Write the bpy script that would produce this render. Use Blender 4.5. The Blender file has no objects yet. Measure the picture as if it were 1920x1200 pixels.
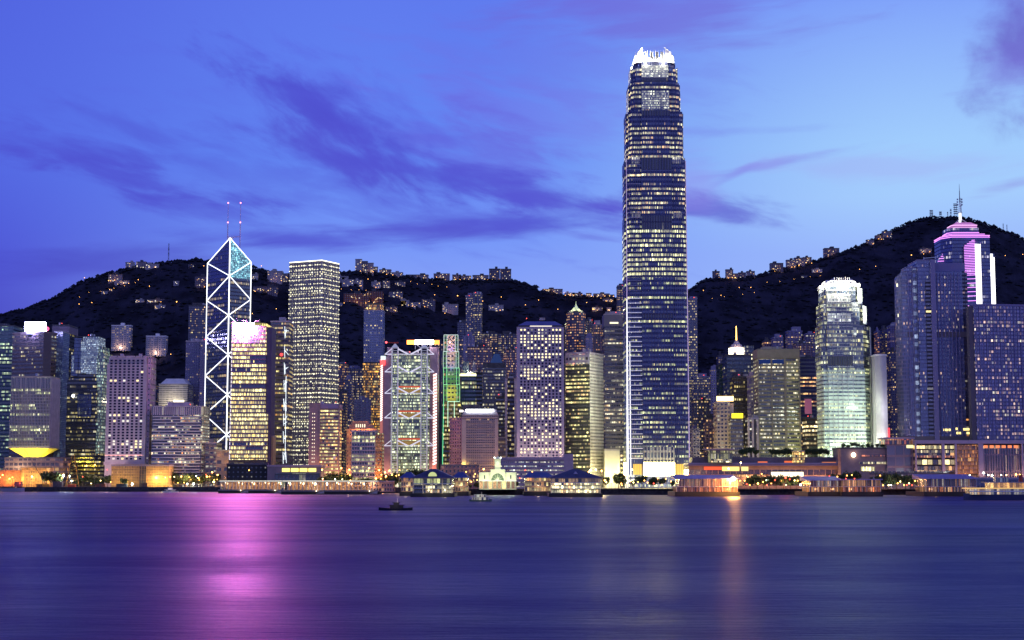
import bpy, math, random
from mathutils import Vector, noise as MN
random.seed(7)
S = bpy.context.scene
COL = S.collection
F = 2967.0                      # focal length in photograph pixels (1920 wide)
CAMH = 12.0
TH = math.atan(298.0 / F)       # the camera looks slightly up
# ---------------------------------------------------------------- camera
cd = bpy.data.cameras.new("camera"); cam = bpy.data.objects.new("camera", cd); COL.objects.link(cam)
cam.location = (0, 0, CAMH); cam.rotation_euler = (math.pi / 2 + TH, 0, 0)
cd.sensor_width = 36; cd.lens = 36 * F / 1920; cd.clip_start = 1; cd.clip_end = 40000
S.camera = cam
S.view_settings.view_transform = 'Standard'; S.view_settings.look = 'None'
S.view_settings.exposure = 0.0; S.view_settings.gamma = 1
S.cycles.use_denoising = True
S.cycles.max_bounces = 4; S.cycles.diffuse_bounces = 2; S.cycles.glossy_bounces = 3
S.cycles.sample_clamp_indirect = 6; S.cycles.caustics_reflective = False; S.cycles.caustics_refractive = False

def lin(c):
    c /= 255.0
    return c / 12.92 if c <= 0.04045 else ((c + 0.055) / 1.055) ** 2.4
def rgb(r, g, b): return (lin(r), lin(g), lin(b), 1.0)

class NT:
    """small helper round a node tree"""
    def __init__(s, t): s.t = t; s.n = t.nodes; s.l = t.links
    def node(s, k, **kw):
        n = s.n.new(k)
        for a, b in kw.items(): setattr(n, a, b)
        return n
    def put(s, sock, v):
        if isinstance(v, bpy.types.NodeSocket): s.l.new(v, sock)
        else: sock.default_value = v
    def m(s, op, a, b=None, c=None, clamp=False):
        n = s.n.new('ShaderNodeMath'); n.operation = op; n.use_clamp = clamp
        s.put(n.inputs[0], a)
        if b is not None: s.put(n.inputs[1], b)
        if c is not None: s.put(n.inputs[2], c)
        return n.outputs[0]
    def mix(s, fac, a, b, blend='MIX'):
        n = s.n.new('ShaderNodeMix'); n.data_type = 'RGBA'; n.blend_type = blend
        s.put(n.inputs[0], fac); s.put(n.inputs[6], a); s.put(n.inputs[7], b)
        return n.outputs[2]
    def ramp(s, fac, stops):
        n = s.n.new('ShaderNodeValToRGB'); e = n.color_ramp.elements
        e[0].position, e[0].color = stops[0]; e[1].position, e[1].color = stops[-1]
        for p, c in stops[1:-1]:
            q = e.new(p); q.color = c
        s.put(n.inputs[0], fac)
        return n.outputs[0]
    def comb(s, x, y, z=0.0):
        n = s.n.new('ShaderNodeCombineXYZ')
        for i, v in enumerate((x, y, z)): s.put(n.inputs[i], v)
        return n.outputs[0]
    def smooth(s, v, a, b, c=0.0, d=1.0):
        n = s.n.new('ShaderNodeMapRange'); n.interpolation_type = 'SMOOTHSTEP'
        s.put(n.inputs[0], v)
        for i, q in enumerate((a, b, c, d)): n.inputs[i + 1].default_value = q
        return n.outputs[0]
    def noise(s, vec, scale, detail=4.0, rough=0.5, dist=0.0):
        n = s.n.new('ShaderNodeTexNoise'); s.put(n.inputs['Vector'], vec)
        n.inputs['Scale'].default_value = scale; n.inputs['Detail'].default_value = detail
        n.inputs['Roughness'].default_value = rough; n.inputs['Distortion'].default_value = dist
        return n.outputs[0]

# ---------------------------------------------------------------- sky: dusk, deep violet blue on the left to pale blue on the right, thin clouds
W = bpy.data.worlds.new("World"); S.world = W; W.use_nodes = True
T = NT(W.node_tree); T.n.clear()
g = T.node('ShaderNodeTexCoord').outputs['Generated']
sx = T.node('ShaderNodeSeparateXYZ'); T.l.new(g, sx.inputs[0])
az = T.m('ARCTAN2', sx.outputs[0], sx.outputs[1])
el = T.m('ARCSINE', sx.outputs[2])
PX = T.m('MULTIPLY_ADD', az, 3020.0, 960.0)          # degrees of azimuth and elevation, in convenient units
PY = T.m('MULTIPLY_ADD', el, -2990.0, 898.0)
def ev(py): return (898 - py) / 1800.0
def skyramp(st): return T.ramp(T.m('DIVIDE', T.m('SUBTRACT', 898.0, PY), 1800.0), [(ev(p), rgb(*c)) for p, c in st])
rl = skyramp([(898, (60, 58, 180)), (600, (62, 64, 200)), (500, (66, 74, 214)), (300, (78, 102, 230)), (0, (76, 96, 226)), (-350, (46, 54, 186)), (-900, (32, 38, 140))])
rm = skyramp([(898, (126, 148, 242)), (560, (134, 162, 250)), (450, (112, 148, 250)), (300, (94, 134, 246)), (0, (90, 120, 240)), (-350, (54, 66, 200)), (-900, (36, 44, 150))])
rr = skyramp([(898, (152, 182, 252)), (480, (152, 184, 254)), (380, (162, 204, 255)), (280, (158, 204, 255)), (0, (122, 158, 252)), (-350, (66, 82, 214)), (-900, (42, 50, 160))])
c = T.mix(T.smooth(PX, -150, 720), rl, rm)
c = T.mix(T.smooth(PX, 820, 1750), c, rr)
back = T.smooth(T.m('ABSOLUTE', az), 1.0, 2.4)
c = T.mix(back, c, rgb(126, 138, 222))
_nz = {}
def cnoise(k):
    """three shared fields of streaky cloud noise, each drawn out in its own direction"""
    if k not in _nz:
        ang, fx, fy = {'steep': (30, 120, 46), 'mid': (11, 170, 42), 'flat': (-4, 190, 30), 'puff': (20, 120, 100)}[k]
        mp = T.node('ShaderNodeMapping', vector_type='TEXTURE'); T.l.new(T.comb(PX, PY), mp.inputs[0])
        mp.inputs[1].default_value = (ang * 37, ang * 11, 0); mp.inputs[2].default_value = (0, 0, math.radians(ang)); mp.inputs[3].default_value = (fx, fy, 1)
        _nz[k] = T.noise(mp.outputs[0], 1.0, 8.0, 0.56, 0.3)
    return _nz[k]
def cloud(c, px, py, lx, ly, ang, op, col, amp=1.3, kind=None):
    mp = T.node('ShaderNodeMapping', vector_type='TEXTURE')
    T.l.new(T.comb(PX, PY), mp.inputs[0])
    mp.inputs[1].default_value = (px, py, 0); mp.inputs[2].default_value = (0, 0, math.radians(ang)); mp.inputs[3].default_value = (lx * 1.15, ly * 1.35, 1)
    ln = T.node('ShaderNodeVectorMath', operation='LENGTH'); T.l.new(mp.outputs[0], ln.inputs[0])
    nz = cnoise(kind or ('steep' if ang > 17 else 'mid' if ang > 4 else 'flat'))
    v = T.m('ADD', T.m('SUBTRACT', 1.0, ln.outputs['Value']), T.m('MULTIPLY', T.m('SUBTRACT', nz, 0.5), amp * 2.0))
    return T.mix(T.smooth(v, -0.12, 0.95, 0.0, op), c, rgb(*col))
DK = (72, 74, 208); DM = (90, 86, 212)
for a in [
    (1230, 20, 330, 70, 2, .55, (112, 92, 208), 1.0), (1000, 210, 260, 60, 10, .30, (118, 104, 226), 1.2),
    (900, 280, 190, 60, 12, .45, (104, 90, 216), 1.4), (640, 200, 250, 60, 24, .35, (84, 88, 222), 1.6),
    (560, 200, 200, 40, 30, .85, DK, 1.25), (680, 262, 150, 52, 34, .8, DK, 1.1), (640, 300, 200, 44, 20, .9, (74, 74, 206), 1.15),
    (840, 335, 190, 34, 10, .85, DK, 1.05), (1010, 365, 220, 36, 13, .9, (78, 78, 210), 1.0), (1290, 388, 200, 26, 5, .75, (86, 82, 208), 1.2),
    (850, 424, 240, 24, -3, .9, (74, 74, 206), .65), (980, 414, 130, 14, -2, .6, DK, .8), (560, 452, 230, 20, 1, .8, DK, .8), (1110, 442, 70, 8, 8, .4, DM, 1.2),
    (110, 300, 260, 34, 10, .55, DK, 1.5), (260, 350, 230, 28, 9, .6, DK, 1.5), (350, 395, 170, 20, 8, .5, DK, 1.5), (200, 245, 120, 18, 20, .3, DK, 1.5),
    (190, 500, 300, 30, -5, .5, (60, 56, 188), .8), (1470, 312, 150, 9, -9, .55, (128, 128, 232), 1.0), (1390, 330, 60, 8, -25, .4, (128, 120, 232), 1.0),
    (1340, 250, 200, 8, 0, .25, (112, 116, 232), 1.2), (1640, 325, 260, 26, 3, .3, (160, 158, 240), 1.0),
    (1925, 95, 95, 130, 8, .8, (98, 82, 196), 1.1, 'puff'), (1900, 170, 90, 60, 0, .4, (116, 104, 216), 1.2), (1900, 368, 90, 10, -8, .5, (138, 142, 228), 1.0),
    (1310, 350, 60, 60, 0, .3, (150, 128, 234), 1.0), (700, 300, 420, 110, 16, .22, (84, 92, 224), 1.6), (480, 340, 500, 60, 8, .25, DK, 1.8),
    (1050, 130, 340, 60, 8, .22, (108, 104, 224), 1.7)]:
    c = cloud(c, *a)
nis = T.node('ShaderNodeTexSky', sky_type='NISHITA'); nis.sun_disc = False
nis.sun_elevation = math.radians(-2.0); nis.sun_rotation = math.radians(60)
hs_ = T.node('ShaderNodeHueSaturation'); hs_.inputs['Saturation'].default_value = .99; T.l.new(c, hs_.inputs['Color'])
bg1 = T.node('ShaderNodeBackground'); T.l.new(hs_.outputs[0], bg1.inputs[0]); bg1.inputs[1].default_value = 0.97
bg2 = T.node('ShaderNodeBackground'); T.l.new(nis.outputs[0], bg2.inputs[0]); bg2.inputs[1].default_value = 0.05
ad = T.node('ShaderNodeAddShader'); T.l.new(bg1.outputs[0], ad.inputs[0]); T.l.new(bg2.outputs[0], ad.inputs[1])
wo = T.node('ShaderNodeOutputWorld'); T.l.new(ad.outputs[0], wo.inputs[0])
# last glow of dusk, very weak and broad, from the right behind the camera
sl = bpy.data.lights.new("sun", 'SUN'); so = bpy.data.objects.new("sun", sl); COL.objects.link(so)
sl.energy = 0.16; sl.angle = math.radians(14); sl.color = (1.0, .80, .74)
so.rotation_euler = (math.radians(68), 0, math.radians(38))

# ---------------------------------------------------------------- placing
def Zp(py, Y):
    """height of the point at distance Y that lies on image row py"""
    return CAMH + Y * math.tan(TH + math.atan((600 - py) / F))
def kx(px, py=720):
    v = (600 - py) / F
    return (px - 960) / F / (math.cos(TH) - v * math.sin(TH))
def Xp(px, Y, py=720): return kx(px, py) * Y

# ---------------------------------------------------------------- materials
MATS = {}
def principled(name, col, rough=.6, metal=0., emit=None, st=0., spec=.5, ior=1.45, nz=0.0, nscale=.2, sample=None):
    if name in MATS: return MATS[name]
    m = bpy.data.materials.new(name); m.use_nodes = True
    t = NT(m.node_tree); b = t.n['Principled BSDF']
    b.inputs['Roughness'].default_value = rough; b.inputs['Metallic'].default_value = metal; b.inputs['IOR'].default_value = ior
    b.inputs['Specular IOR Level'].default_value = spec
    cc = (*col[:3], 1)
    if nz:
        v = t.noise(t.node('ShaderNodeTexCoord').outputs['Object'], nscale, 5, .6)
        hi = tuple(min(1, x * (1 + nz)) for x in col[:3]) + (1,); lo = tuple(x * (1 - nz) for x in col[:3]) + (1,)
        t.l.new(t.mix(t.smooth(v, .3, .7), lo, hi), b.inputs['Base Color'])
    else: b.inputs['Base Color'].default_value = cc
    if emit:
        b.inputs['Emission Color'].default_value = (*emit[:3], 1); b.inputs['Emission Strength'].default_value = st
    if sample is False: m.cycles.emission_sampling = 'NONE'
    MATS[name] = m
    return m

def facade_group():
    G = bpy.data.node_groups.new("facade", 'ShaderNodeTree')
    I = G.interface
    def inp(n, k, d):
        s = I.new_socket(n, in_out='INPUT', socket_type=k); s.default_value = d
    C = 'NodeSocketColor'; Fl = 'NodeSocketFloat'
    inp('Wall', C, (.3, .3, .3, 1)); inp('Glass', C, (.02, .03, .05, 1)); inp('cw', Fl, 3.); inp('fh', Fl, 4.); inp('wf', Fl, .8); inp('hf', Fl, .6)
    inp('lit', Fl, .4); inp('runs', Fl, .5); inp('fvar', Fl, .3); inp('run', Fl, 4.); inp('seed', Fl, 0.); inp('c1', C, (1, .9, .6, 1)); inp('c2', C, (1, .6, .3, 1))
    inp('strength', Fl, 1.); inp('grough', Fl, .15); inp('wrough', Fl, .7); inp('wglow', Fl, 0.0); inp('sub', Fl, 0.0)
    I.new_socket('BSDF', in_out='OUTPUT', socket_type='NodeSocketShader')
    t = NT(G); gi = t.node('NodeGroupInput').outputs; go = t.node('NodeGroupOutput')
    uv = t.node('ShaderNodeUVMap'); uv.uv_map = 'UVMap'
    s = t.node('ShaderNodeSeparateXYZ'); t.l.new(uv.outputs[0], s.inputs[0])
    gm = t.node('ShaderNodeNewGeometry'); sn = t.node('ShaderNodeSeparateXYZ'); t.l.new(gm.outputs['True Normal'], sn.inputs[0])
    flat = t.m('GREATER_THAN', t.m('ABSOLUTE', sn.outputs[2]), .6)
    u = t.m('DIVIDE', s.outputs[0], gi['cw']); v = t.m('DIVIDE', s.outputs[1], gi['fh'])
    iu = t.m('FLOOR', u); iv = t.m('FLOOR', v)
    fu = t.m('ABSOLUTE', t.m('SUBTRACT', t.m('FRACT', u), .5)); fv = t.m('ABSOLUTE', t.m('SUBTRACT', t.m('FRACT', v), .5))
    win = t.m('MULTIPLY', t.m('LESS_THAN', fu, t.m('MULTIPLY', gi['wf'], .5)), t.m('LESS_THAN', fv, t.m('MULTIPLY', gi['hf'], .5)))
    win = t.m('MULTIPLY', win, t.m('SUBTRACT', 1.0, flat))
    def wn(x, y, z):
        n = t.node('ShaderNodeTexWhiteNoise', noise_dimensions='3D'); t.l.new(t.comb(x, y, z), n.inputs['Vector'])
        q = t.node('ShaderNodeSeparateColor'); t.l.new(n.outputs['Color'], q.inputs[0])
        return n.outputs['Value'], q.outputs
    r1, q1 = wn(iu, iv, gi['seed'])
    off = t.m('MULTIPLY', wn(iv, gi['seed'], 3.3)[0], 7.0)
    r2, q2 = wn(t.m('FLOOR', t.m('DIVIDE', t.m('ADD', iu, off), gi['run'])), iv, t.m('ADD', gi['seed'], 11.7))
    r3, q3 = wn(iv, t.m('ADD', gi['seed'], 5.1), 0.7)
    prob = t.m('ADD', gi['lit'], t.m('MULTIPLY', t.m('SUBTRACT', r3, .5), gi['fvar']))
    a = t.m('LESS_THAN', r1, prob); b = t.m('LESS_THAN', r2, prob)
    pick = t.m('LESS_THAN', q1[2], gi['runs'])
    on = t.m('ADD', t.m('MULTIPLY', b, pick), t.m('MULTIPLY', a, t.m('SUBTRACT', 1.0, pick)))
    br = t.m('MULTIPLY_ADD', t.m('POWER', q1[0], 2.6), 1.5, .2)
    br = t.m('MULTIPLY', br, t.m('MULTIPLY_ADD', t.m('POWER', q2[0], 1.5), 1.0, .42))
    # blinds drawn part of the way down
    blind = t.m('LESS_THAN', t.m('MULTIPLY', t.m('SUBTRACT', t.m('FRACT', v), .5), 1.0), t.m('MULTIPLY_ADD', q1[1], .7, -.12))
    br = t.m('MULTIPLY', br, t.m('MULTIPLY_ADD', blind, .55, .55))
    # ceiling lights and furniture seen through the panes
    inner = t.noise(t.comb(t.m('MULTIPLY', s.outputs[0], 1.3), t.m('MULTIPLY', s.outputs[1], 1.9), gi['seed']), 1.0, 2)
    br = t.m('MULTIPLY', br, t.smooth(inner, .32, .62, .55, 1.25))
    e = t.m('MULTIPLY', t.m('MULTIPLY', on, win), t.m('MULTIPLY', br, t.m('MULTIPLY', gi['strength'], 1.35)))
    ec = t.mix(t.smooth(t.m('MULTIPLY_ADD', q1[1], .6, t.m('MULTIPLY', q2[1], .4)), .5, .85), gi['c1'], gi['c2'])
    # weathering on the wall
    mp = t.comb(t.m('MULTIPLY', s.outputs[0], .12), t.m('MULTIPLY', s.outputs[1], .035), gi['seed'])
    gr = t.smooth(t.noise(mp, 1.0, 5, .6), .3, .7, .78, 1.12)
    hs = t.node('ShaderNodeHueSaturation'); t.l.new(gi['Wall'], hs.inputs['Color']); t.l.new(gr, hs.inputs['Value'])
    gvar = t.node('ShaderNodeHueSaturation'); t.l.new(gi['Glass'], gvar.inputs['Color']); t.l.new(t.m('MULTIPLY_ADD', q1[2], .8, .6), gvar.inputs['Value'])
    base = t.mix(win, hs.outputs[0], gvar.outputs[0])
    B = t.node('ShaderNodeBsdfPrincipled'); t.l.new(base, B.inputs['Base Color'])
    rr = t.m('ADD', t.m('MULTIPLY', win, gi['grough']), t.m('MULTIPLY', t.m('SUBTRACT', 1.0, win), gi['wrough']))
    t.l.new(rr, B.inputs['Roughness'])
    t.l.new(t.m('MULTIPLY_ADD', win, .15, .35), B.inputs['Specular IOR Level'])
    t.l.new(t.m('MULTIPLY_ADD', win, .75, 1.45), B.inputs['IOR'])
    # glass panes are never perfectly flat
    bp = t.node('ShaderNodeBump'); bp.inputs['Strength'].default_value = .25; bp.inputs['Distance'].default_value = .4
    t.l.new(t.m('MULTIPLY', q1[1], t.m('ADD', fu, fv)), bp.inputs['Height'])
    t.l.new(bp.outputs[0], B.inputs['Normal'])
    t.l.new(ec, B.inputs['Emission Color']); t.l.new(e, B.inputs['Emission Strength'])
    t.l.new(B.outputs[0], go.inputs[0])
    return G
FG = facade_group()
YEL = (1, .82, .30, 1); WHT = (1, .93, .62, 1); GRN = (.80, 1, .55, 1); ORG = (1, .42, .10, 1); COOL = (.75, .95, 1, 1); LIME = (.92, 1, .42, 1); WARM = (1, .62, .24, 1); AMB = (1, .28, .04, 1)
_seed = [0]
def fm(wall=(.3, .3, .32), glass=(.02, .03, .06), cw=3., fh=4., wf=.8, hf=.6, lit=.4, c1=WHT, c2=YEL, st=1.2, runs=.6, fvar=.4, run=4., grough=.15, wrough=.7):
    _seed[0] += 1
    if 1.2 < cw <= 3.2 and fh < 6 and wf > .55: cw *= .7; run *= 1.35; wf = min(wf, .9)
    m = bpy.data.materials.new("facade_glazing"); m.use_nodes = True
    t = NT(m.node_tree); t.n.clear()
    n = t.node('ShaderNodeGroup'); n.node_tree = FG
    for k, v in dict(Wall=wall, Glass=glass, cw=cw, fh=fh, wf=wf, hf=hf, lit=lit, c1=c1, c2=c2, strength=st, runs=runs, fvar=fvar, run=run, seed=_seed[0] * 3.17, grough=grough, wrough=wrough).items():
        if k in ('Wall', 'Glass', 'c1', 'c2'): v = (*v[:3], 1)
        n.inputs[k].default_value = v
    o = t.node('ShaderNodeOutputMaterial'); t.l.new(n.outputs[0], o.inputs[0])
    m.cycles.emission_sampling = 'NONE'
    return m
_emc = {}
def glow(col, st, sample=True):
    k = (tuple(col[:3]), st, sample)
    if k not in _emc:
        m = principled("light_%d" % len(_emc), (.02, .02, .02), .5, emit=col, st=st, sample=None if sample else False)
        _emc[k] = m
    return _emc[k]
CONC = principled("concrete", (.32, .31, .33), .8, nz=.25); DARK = principled("dark_concrete", (.07, .07, .09), .8, nz=.3)
WHITEP = principled("white_paint", (.72, .71, .72), .6, nz=.08); STEEL = principled("steel", (.42, .43, .46), .35, .7)
LILAC = principled("pale_granite", (.42, .36, .42), .7, nz=.15); PINKG = principled("pink_granite", (.36, .24, .22), .6, nz=.15)
ROOFB = principled("blue_roof", (.03, .07, .22), .45, nz=.2); BLACK = principled("black_rubber", (.015, .015, .02), .6)
DGLASS = principled("dark_glass", (.012, .02, .045), .12, spec=.8); RUST = principled("red_paint", (.35, .05, .03), .6)
TRUNK = principled("bark", (.08, .055, .035), .9); BEIGE = principled("beige_stone", (.45, .40, .32), .7, nz=.15); YELP = principled("yellow_paint", (.5, .26, .04), .6)

# ---------------------------------------------------------------- meshes
class MB:
    def __init__(s): s.v = []; s.f = []; s.uv = []; s.mi = []
    def face(s, pts, uvs=None, m=0):
        b = len(s.v); s.v += [tuple(p) for p in pts]; s.f.append(tuple(range(b, b + len(pts))))
        s.uv += uvs if uvs else [(0, 0)] * len(pts); s.mi.append(m)
    def prism(s, poly, z0, z1, top=None, m=0, capm=None, cap=True, bottom=False):
        """walls over a counter-clockwise footprint; z1 a number or one height per corner"""
        n = len(poly); tp = top or poly; z1s = z1 if isinstance(z1, (list, tuple)) else [z1] * n; u = 0
        for i in range(n):
            j = (i + 1) % n; a, b = poly[i], poly[j]; c_, d_ = tp[j], tp[i]
            L = math.hypot(b[0] - a[0], b[1] - a[1])
            s.face([(a[0], a[1], z0), (b[0], b[1], z0), (c_[0], c_[1], z1s[j]), (d_[0], d_[1], z1s[i])], [(u, z0), (u + L, z0), (u + L, z1s[j]), (u, z1s[i])], m)
            u += L
        if cap: s.face([(p[0], p[1], z) for p, z in zip(tp, z1s)], None, m if capm is None else capm)
        if bottom: s.face([(p[0], p[1], z0) for p in reversed(poly)], None, m)
        return s
    def box(s, x0, x1, y0, y1, z0, z1, m=0): return s.prism([(x0, y0), (x1, y0), (x1, y1), (x0, y1)], z0, z1, m=m, bottom=True)
    def bar(s, p, q, r, m=0, n=4, r2=None):
        p, q = Vector(p), Vector(q); d = (q - p).normalized(); r2 = r if r2 is None else r2
        a = d.cross(Vector((0, 1, 0.01))).normalized(); b = d.cross(a).normalized()
        k = [(math.cos(2 * math.pi * (i + .5) / n), math.sin(2 * math.pi * (i + .5) / n)) for i in range(n)]
        A = [p + a * x * r + b * y * r for x, y in k]; B = [q + a * x * r2 + b * y * r2 for x, y in k]
        for i in range(n):
            j = (i + 1) % n; s.face([A[j], A[i], B[i], B[j]], None, m)
        s.face(A, None, m); s.face(list(reversed(B)), None, m)
        return s
    def cyl(s, x, y, z0, z1, r, r2=None, n=16, m=0):
        r2 = r if r2 is None else r2
        P = [(x + r * math.cos(2 * math.pi * i / n), y + r * math.sin(2 * math.pi * i / n)) for i in range(n)]
        Q = [(x + r2 * math.cos(2 * math.pi * i / n), y + r2 * math.sin(2 * math.pi * i / n)) for i in range(n)]
        return s.prism(P, z0, z1, top=Q, m=m, bottom=True)
    def ball(s, x, y, z, r, n=8, m=0):
        k = n // 2
        def P(i, j):
            t = math.pi * i / k; a = 2 * math.pi * j / n
            return (x + r * math.sin(t) * math.cos(a), y + r * math.sin(t) * math.sin(a), z - r * math.cos(t))
        for i in range(k):
            for j in range(n): s.face([P(i, j), P(i, j + 1), P(i + 1, j + 1), P(i + 1, j)], None, m)
        return s
    def mesh(s, name, mats):
        me = bpy.data.meshes.new(name); me.from_pydata(s.v, [], s.f)
        l = me.uv_layers.new(name='UVMap'); l.data.foreach_set('uv', [x for p in s.uv for x in p])
        for m in (mats if isinstance(mats, (list, tuple)) else [mats]): me.materials.append(m)
        me.polygons.foreach_set('material_index', s.mi); me.update()
        return me
    def obj(s, name, mats, parent=None, loc=(0, 0, 0), smooth=False):
        me = s.mesh(name, mats)
        if smooth: me.polygons.foreach_set('use_smooth', [True] * len(me.polygons))
        o = bpy.data.objects.new(name, me); COL.objects.link(o); o.location = loc
        if parent: o.parent = parent
        return o
def tag(o, label=None, cat=None, group=None, kind=None):
    if label: o['label'] = label
    if cat: o['category'] = cat
    if group: o['group'] = group
    if kind: o['kind'] = kind
    return o
def thing(name, label, cat, loc, group=None, rz=0):
    o = bpy.data.objects.new(name, None); COL.objects.link(o); o.location = loc; o.rotation_euler.z = rz; o.empty_display_size = 1
    return tag(o, label, cat, group)
def dup(root, loc, label=None, rz=None, sc=None, group=None):
    r = root.copy(); COL.objects.link(r); r.location = loc
    if rz is not None: r.rotation_euler.z = rz
    if sc is not None: r.scale = (sc, sc, sc) if not isinstance(sc, tuple) else sc
    tag(r, label, None, group)
    for ch in list(root.children):
        k = ch.copy(); COL.objects.link(k); k.parent = r
        for g_ in ch.children:
            h = g_.copy(); COL.objects.link(h); h.parent = k
    return r
def same(o, loc):
    """one more of a part: shares the mesh"""
    k = o.copy(); COL.objects.link(k); k.location = loc; k.parent = o.parent
    return k
def lamp(name, loc, power, col, r=.6, parent=None):
    l = bpy.data.lights.new(name, 'POINT'); l.energy = power; l.color = col; l.shadow_soft_size = r
    o = bpy.data.objects.new(name, l); COL.objects.link(o); o.location = loc
    if parent: o.parent = parent
    return o
def spot(name, loc, target, power, col, ang=60, r=1., parent=None):
    l = bpy.data.lights.new(name, 'SPOT'); l.energy = power; l.color = col; l.shadow_soft_size = r; l.spot_size = math.radians(ang); l.spot_blend = .8
    o = bpy.data.objects.new(name, l); COL.objects.link(o); o.location = loc
    o.rotation_euler = (Vector(target) - Vector(loc)).to_track_quat('-Z', 'Y').to_euler()
    if parent: o.parent = parent
    return o

GZ = 4.0
def fpv(x0, x1, Y, depth, py=720):
    """the same, with x0 and x1 the outer silhouette, the visible flank included"""
    k0, k1 = kx(x0, py), kx(x1, py); a = k0 * (Y + depth) if x0 > 960 else k0 * Y; b = k1 * (Y + depth) if x1 < 960 else k1 * Y
    return [(a, Y), (b, Y), (b, Y + depth), (a, Y + depth)]
def fp(x0, x1, Y, depth, py=720):
    """footprint squarely facing the water: front edge between columns x0 and x1 at distance Y"""
    a, b = Xp(x0, Y, py), Xp(x1, Y, py)
    return [(a, Y), (b, Y), (b, Y + depth), (a, Y + depth)]
def fpc(x0, xc, x1, Y, phi=35, py=720):
    """footprint turned by phi: near corner at column xc, side corners at x0 and x1"""
    c_, s_ = math.cos(math.radians(phi)), math.sin(math.radians(phi)); k0, k1 = kx(x0, py), kx(x1, py); xx = kx(xc, py) * Y
    a = (xx - k0 * Y) / (c_ + k0 * s_); b = (k1 * Y - xx) / (s_ - k1 * c_)
    C = (xx, Y); R = (xx + b * s_, Y + b * c_); L = (xx - a * c_, Y + a * s_)
    return [C, R, (R[0] + L[0] - C[0], R[1] + L[1] - C[1]), L]
def scaled(P, k):
    cx = sum(p[0] for p in P) / len(P); cy = sum(p[1] for p in P) / len(P)
    return [(cx + (p[0] - cx) * k, cy + (p[1] - cy) * k) for p in P]
def grown(P, d):
    cx = sum(p[0] for p in P) / len(P); cy = sum(p[1] for p in P) / len(P); R = []
    for p in P:
        dx, dy = p[0] - cx, p[1] - cy
        R.append((p[0] + math.copysign(d, dx) if abs(dx) > .5 else p[0], p[1] + math.copysign(d, dy) if abs(dy) > .5 else p[1]))
    return R
class Tower:
    """a building: Empty at its base, parts in local coordinates"""
    def __init__(s, name, label, poly, ptop, mat, cat='building', group=None, roof=CONC, parapet=1.5, plant=1, wall_top=None, top=None, z0=GZ):
        Y = min(p[1] for p in poly); s.Y = Y
        s.cx = sum(p[0] for p in poly) / len(poly); s.cy = sum(p[1] for p in poly) / len(poly)
        s.root = thing(name, label, cat, (s.cx, s.cy, z0), group); s.z0 = z0
        s.P = [(p[0] - s.cx, p[1] - s.cy) for p in poly]
        s.H = (Zp(ptop, Y) if wall_top is None else wall_top) - z0; s.mat = mat; s.roofm = roof
        s.TP = [(p[0] - s.cx, p[1] - s.cy) for p in top] if top else None
        s.part('wall', MB().prism(s.P, 0, s.H, top=s.TP, cap=False), mat)
        T_ = s.TP or s.P
        if parapet:
            s.part('roof', MB().prism(grown(T_, .35), s.H, s.H + parapet, bottom=True), roof)
        t = s.H + parapet; s.rt = t
        rnd = random.Random(int(abs(s.cx) * 7 + s.H))
        for i in range(plant):
            q = scaled(T_, rnd.uniform(.3, .6)); ox = rnd.uniform(-.15, .15) * (max(p[0] for p in T_) - min(p[0] for p in T_))
            q = [(x + ox, y) for x, y in q]
            s.part('plant_room', MB().prism(q, t, t + rnd.uniform(2.5, 6) * (1 - .3 * i)), roof)
    def part(s, name, mb, mat, parent=None, **k): return mb.obj(name, mat, parent or s.root, **k)
    def lz(s, py, Y=None): return Zp(py, Y or s.Y) - s.z0
    def lx(s, px, Y=None, py=720): return Xp(px, Y or s.Y, py) - s.cx
    def fy(s, off=0.): return s.Y - s.cy - off      # local y of the near face
# ================================================================ THE SETTING
SHORE = [(-900, 1500), (200, 1500), (418, 1500), (422, 1345), (758, 1345), (764, 1205), (2900, 1185)]
def shoreY(px):
    for (a, ya), (b, yb) in zip(SHORE, SHORE[1:]):
        if a <= px <= b: return ya + (yb - ya) * (px - a) / (b - a)
    return 1200
gm = principled("paving_ground", (.09, .085, .08), .85, nz=.3, nscale=.05)
sp = [(Xp(p, y, 915), y) for p, y in SHORE]
g_ = MB(); g_.face([(sp[0][0], sp[0][1], GZ)] + [(x, y, GZ) for x, y in sp[1:]] + [(9000, 1185, GZ), (9000, 12000, GZ), (-9000, 12000, GZ), (-9000, 1500, GZ)][0:4])
tag(g_.obj('ground', gm), kind='structure')
# water: a long-exposure harbour, soft and wide reflections
wm = bpy.data.materials.new("harbour_water"); wm.use_nodes = True; t = NT(wm.node_tree); b_ = t.n['Principled BSDF']
tc = t.node('ShaderNodeTexCoord').outputs['Object']
def wmap(sx_, sy_):
    n = t.node('ShaderNodeMapping'); t.l.new(tc, n.inputs[0]); n.inputs[3].default_value = (sx_, sy_, 1); return n.outputs[0]
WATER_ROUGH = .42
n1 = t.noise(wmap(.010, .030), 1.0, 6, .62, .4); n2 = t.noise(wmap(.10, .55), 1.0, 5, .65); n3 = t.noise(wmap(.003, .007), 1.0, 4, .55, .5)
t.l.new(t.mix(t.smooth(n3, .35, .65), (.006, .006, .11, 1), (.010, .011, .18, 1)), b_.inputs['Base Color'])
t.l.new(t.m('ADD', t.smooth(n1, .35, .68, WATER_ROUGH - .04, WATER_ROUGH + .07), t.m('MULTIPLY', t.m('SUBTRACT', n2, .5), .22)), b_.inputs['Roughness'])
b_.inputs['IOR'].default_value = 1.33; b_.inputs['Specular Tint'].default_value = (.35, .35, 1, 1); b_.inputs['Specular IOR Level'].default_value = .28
n4 = t.noise(wmap(.22, 1.3), 1.0, 4, .6)
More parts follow.
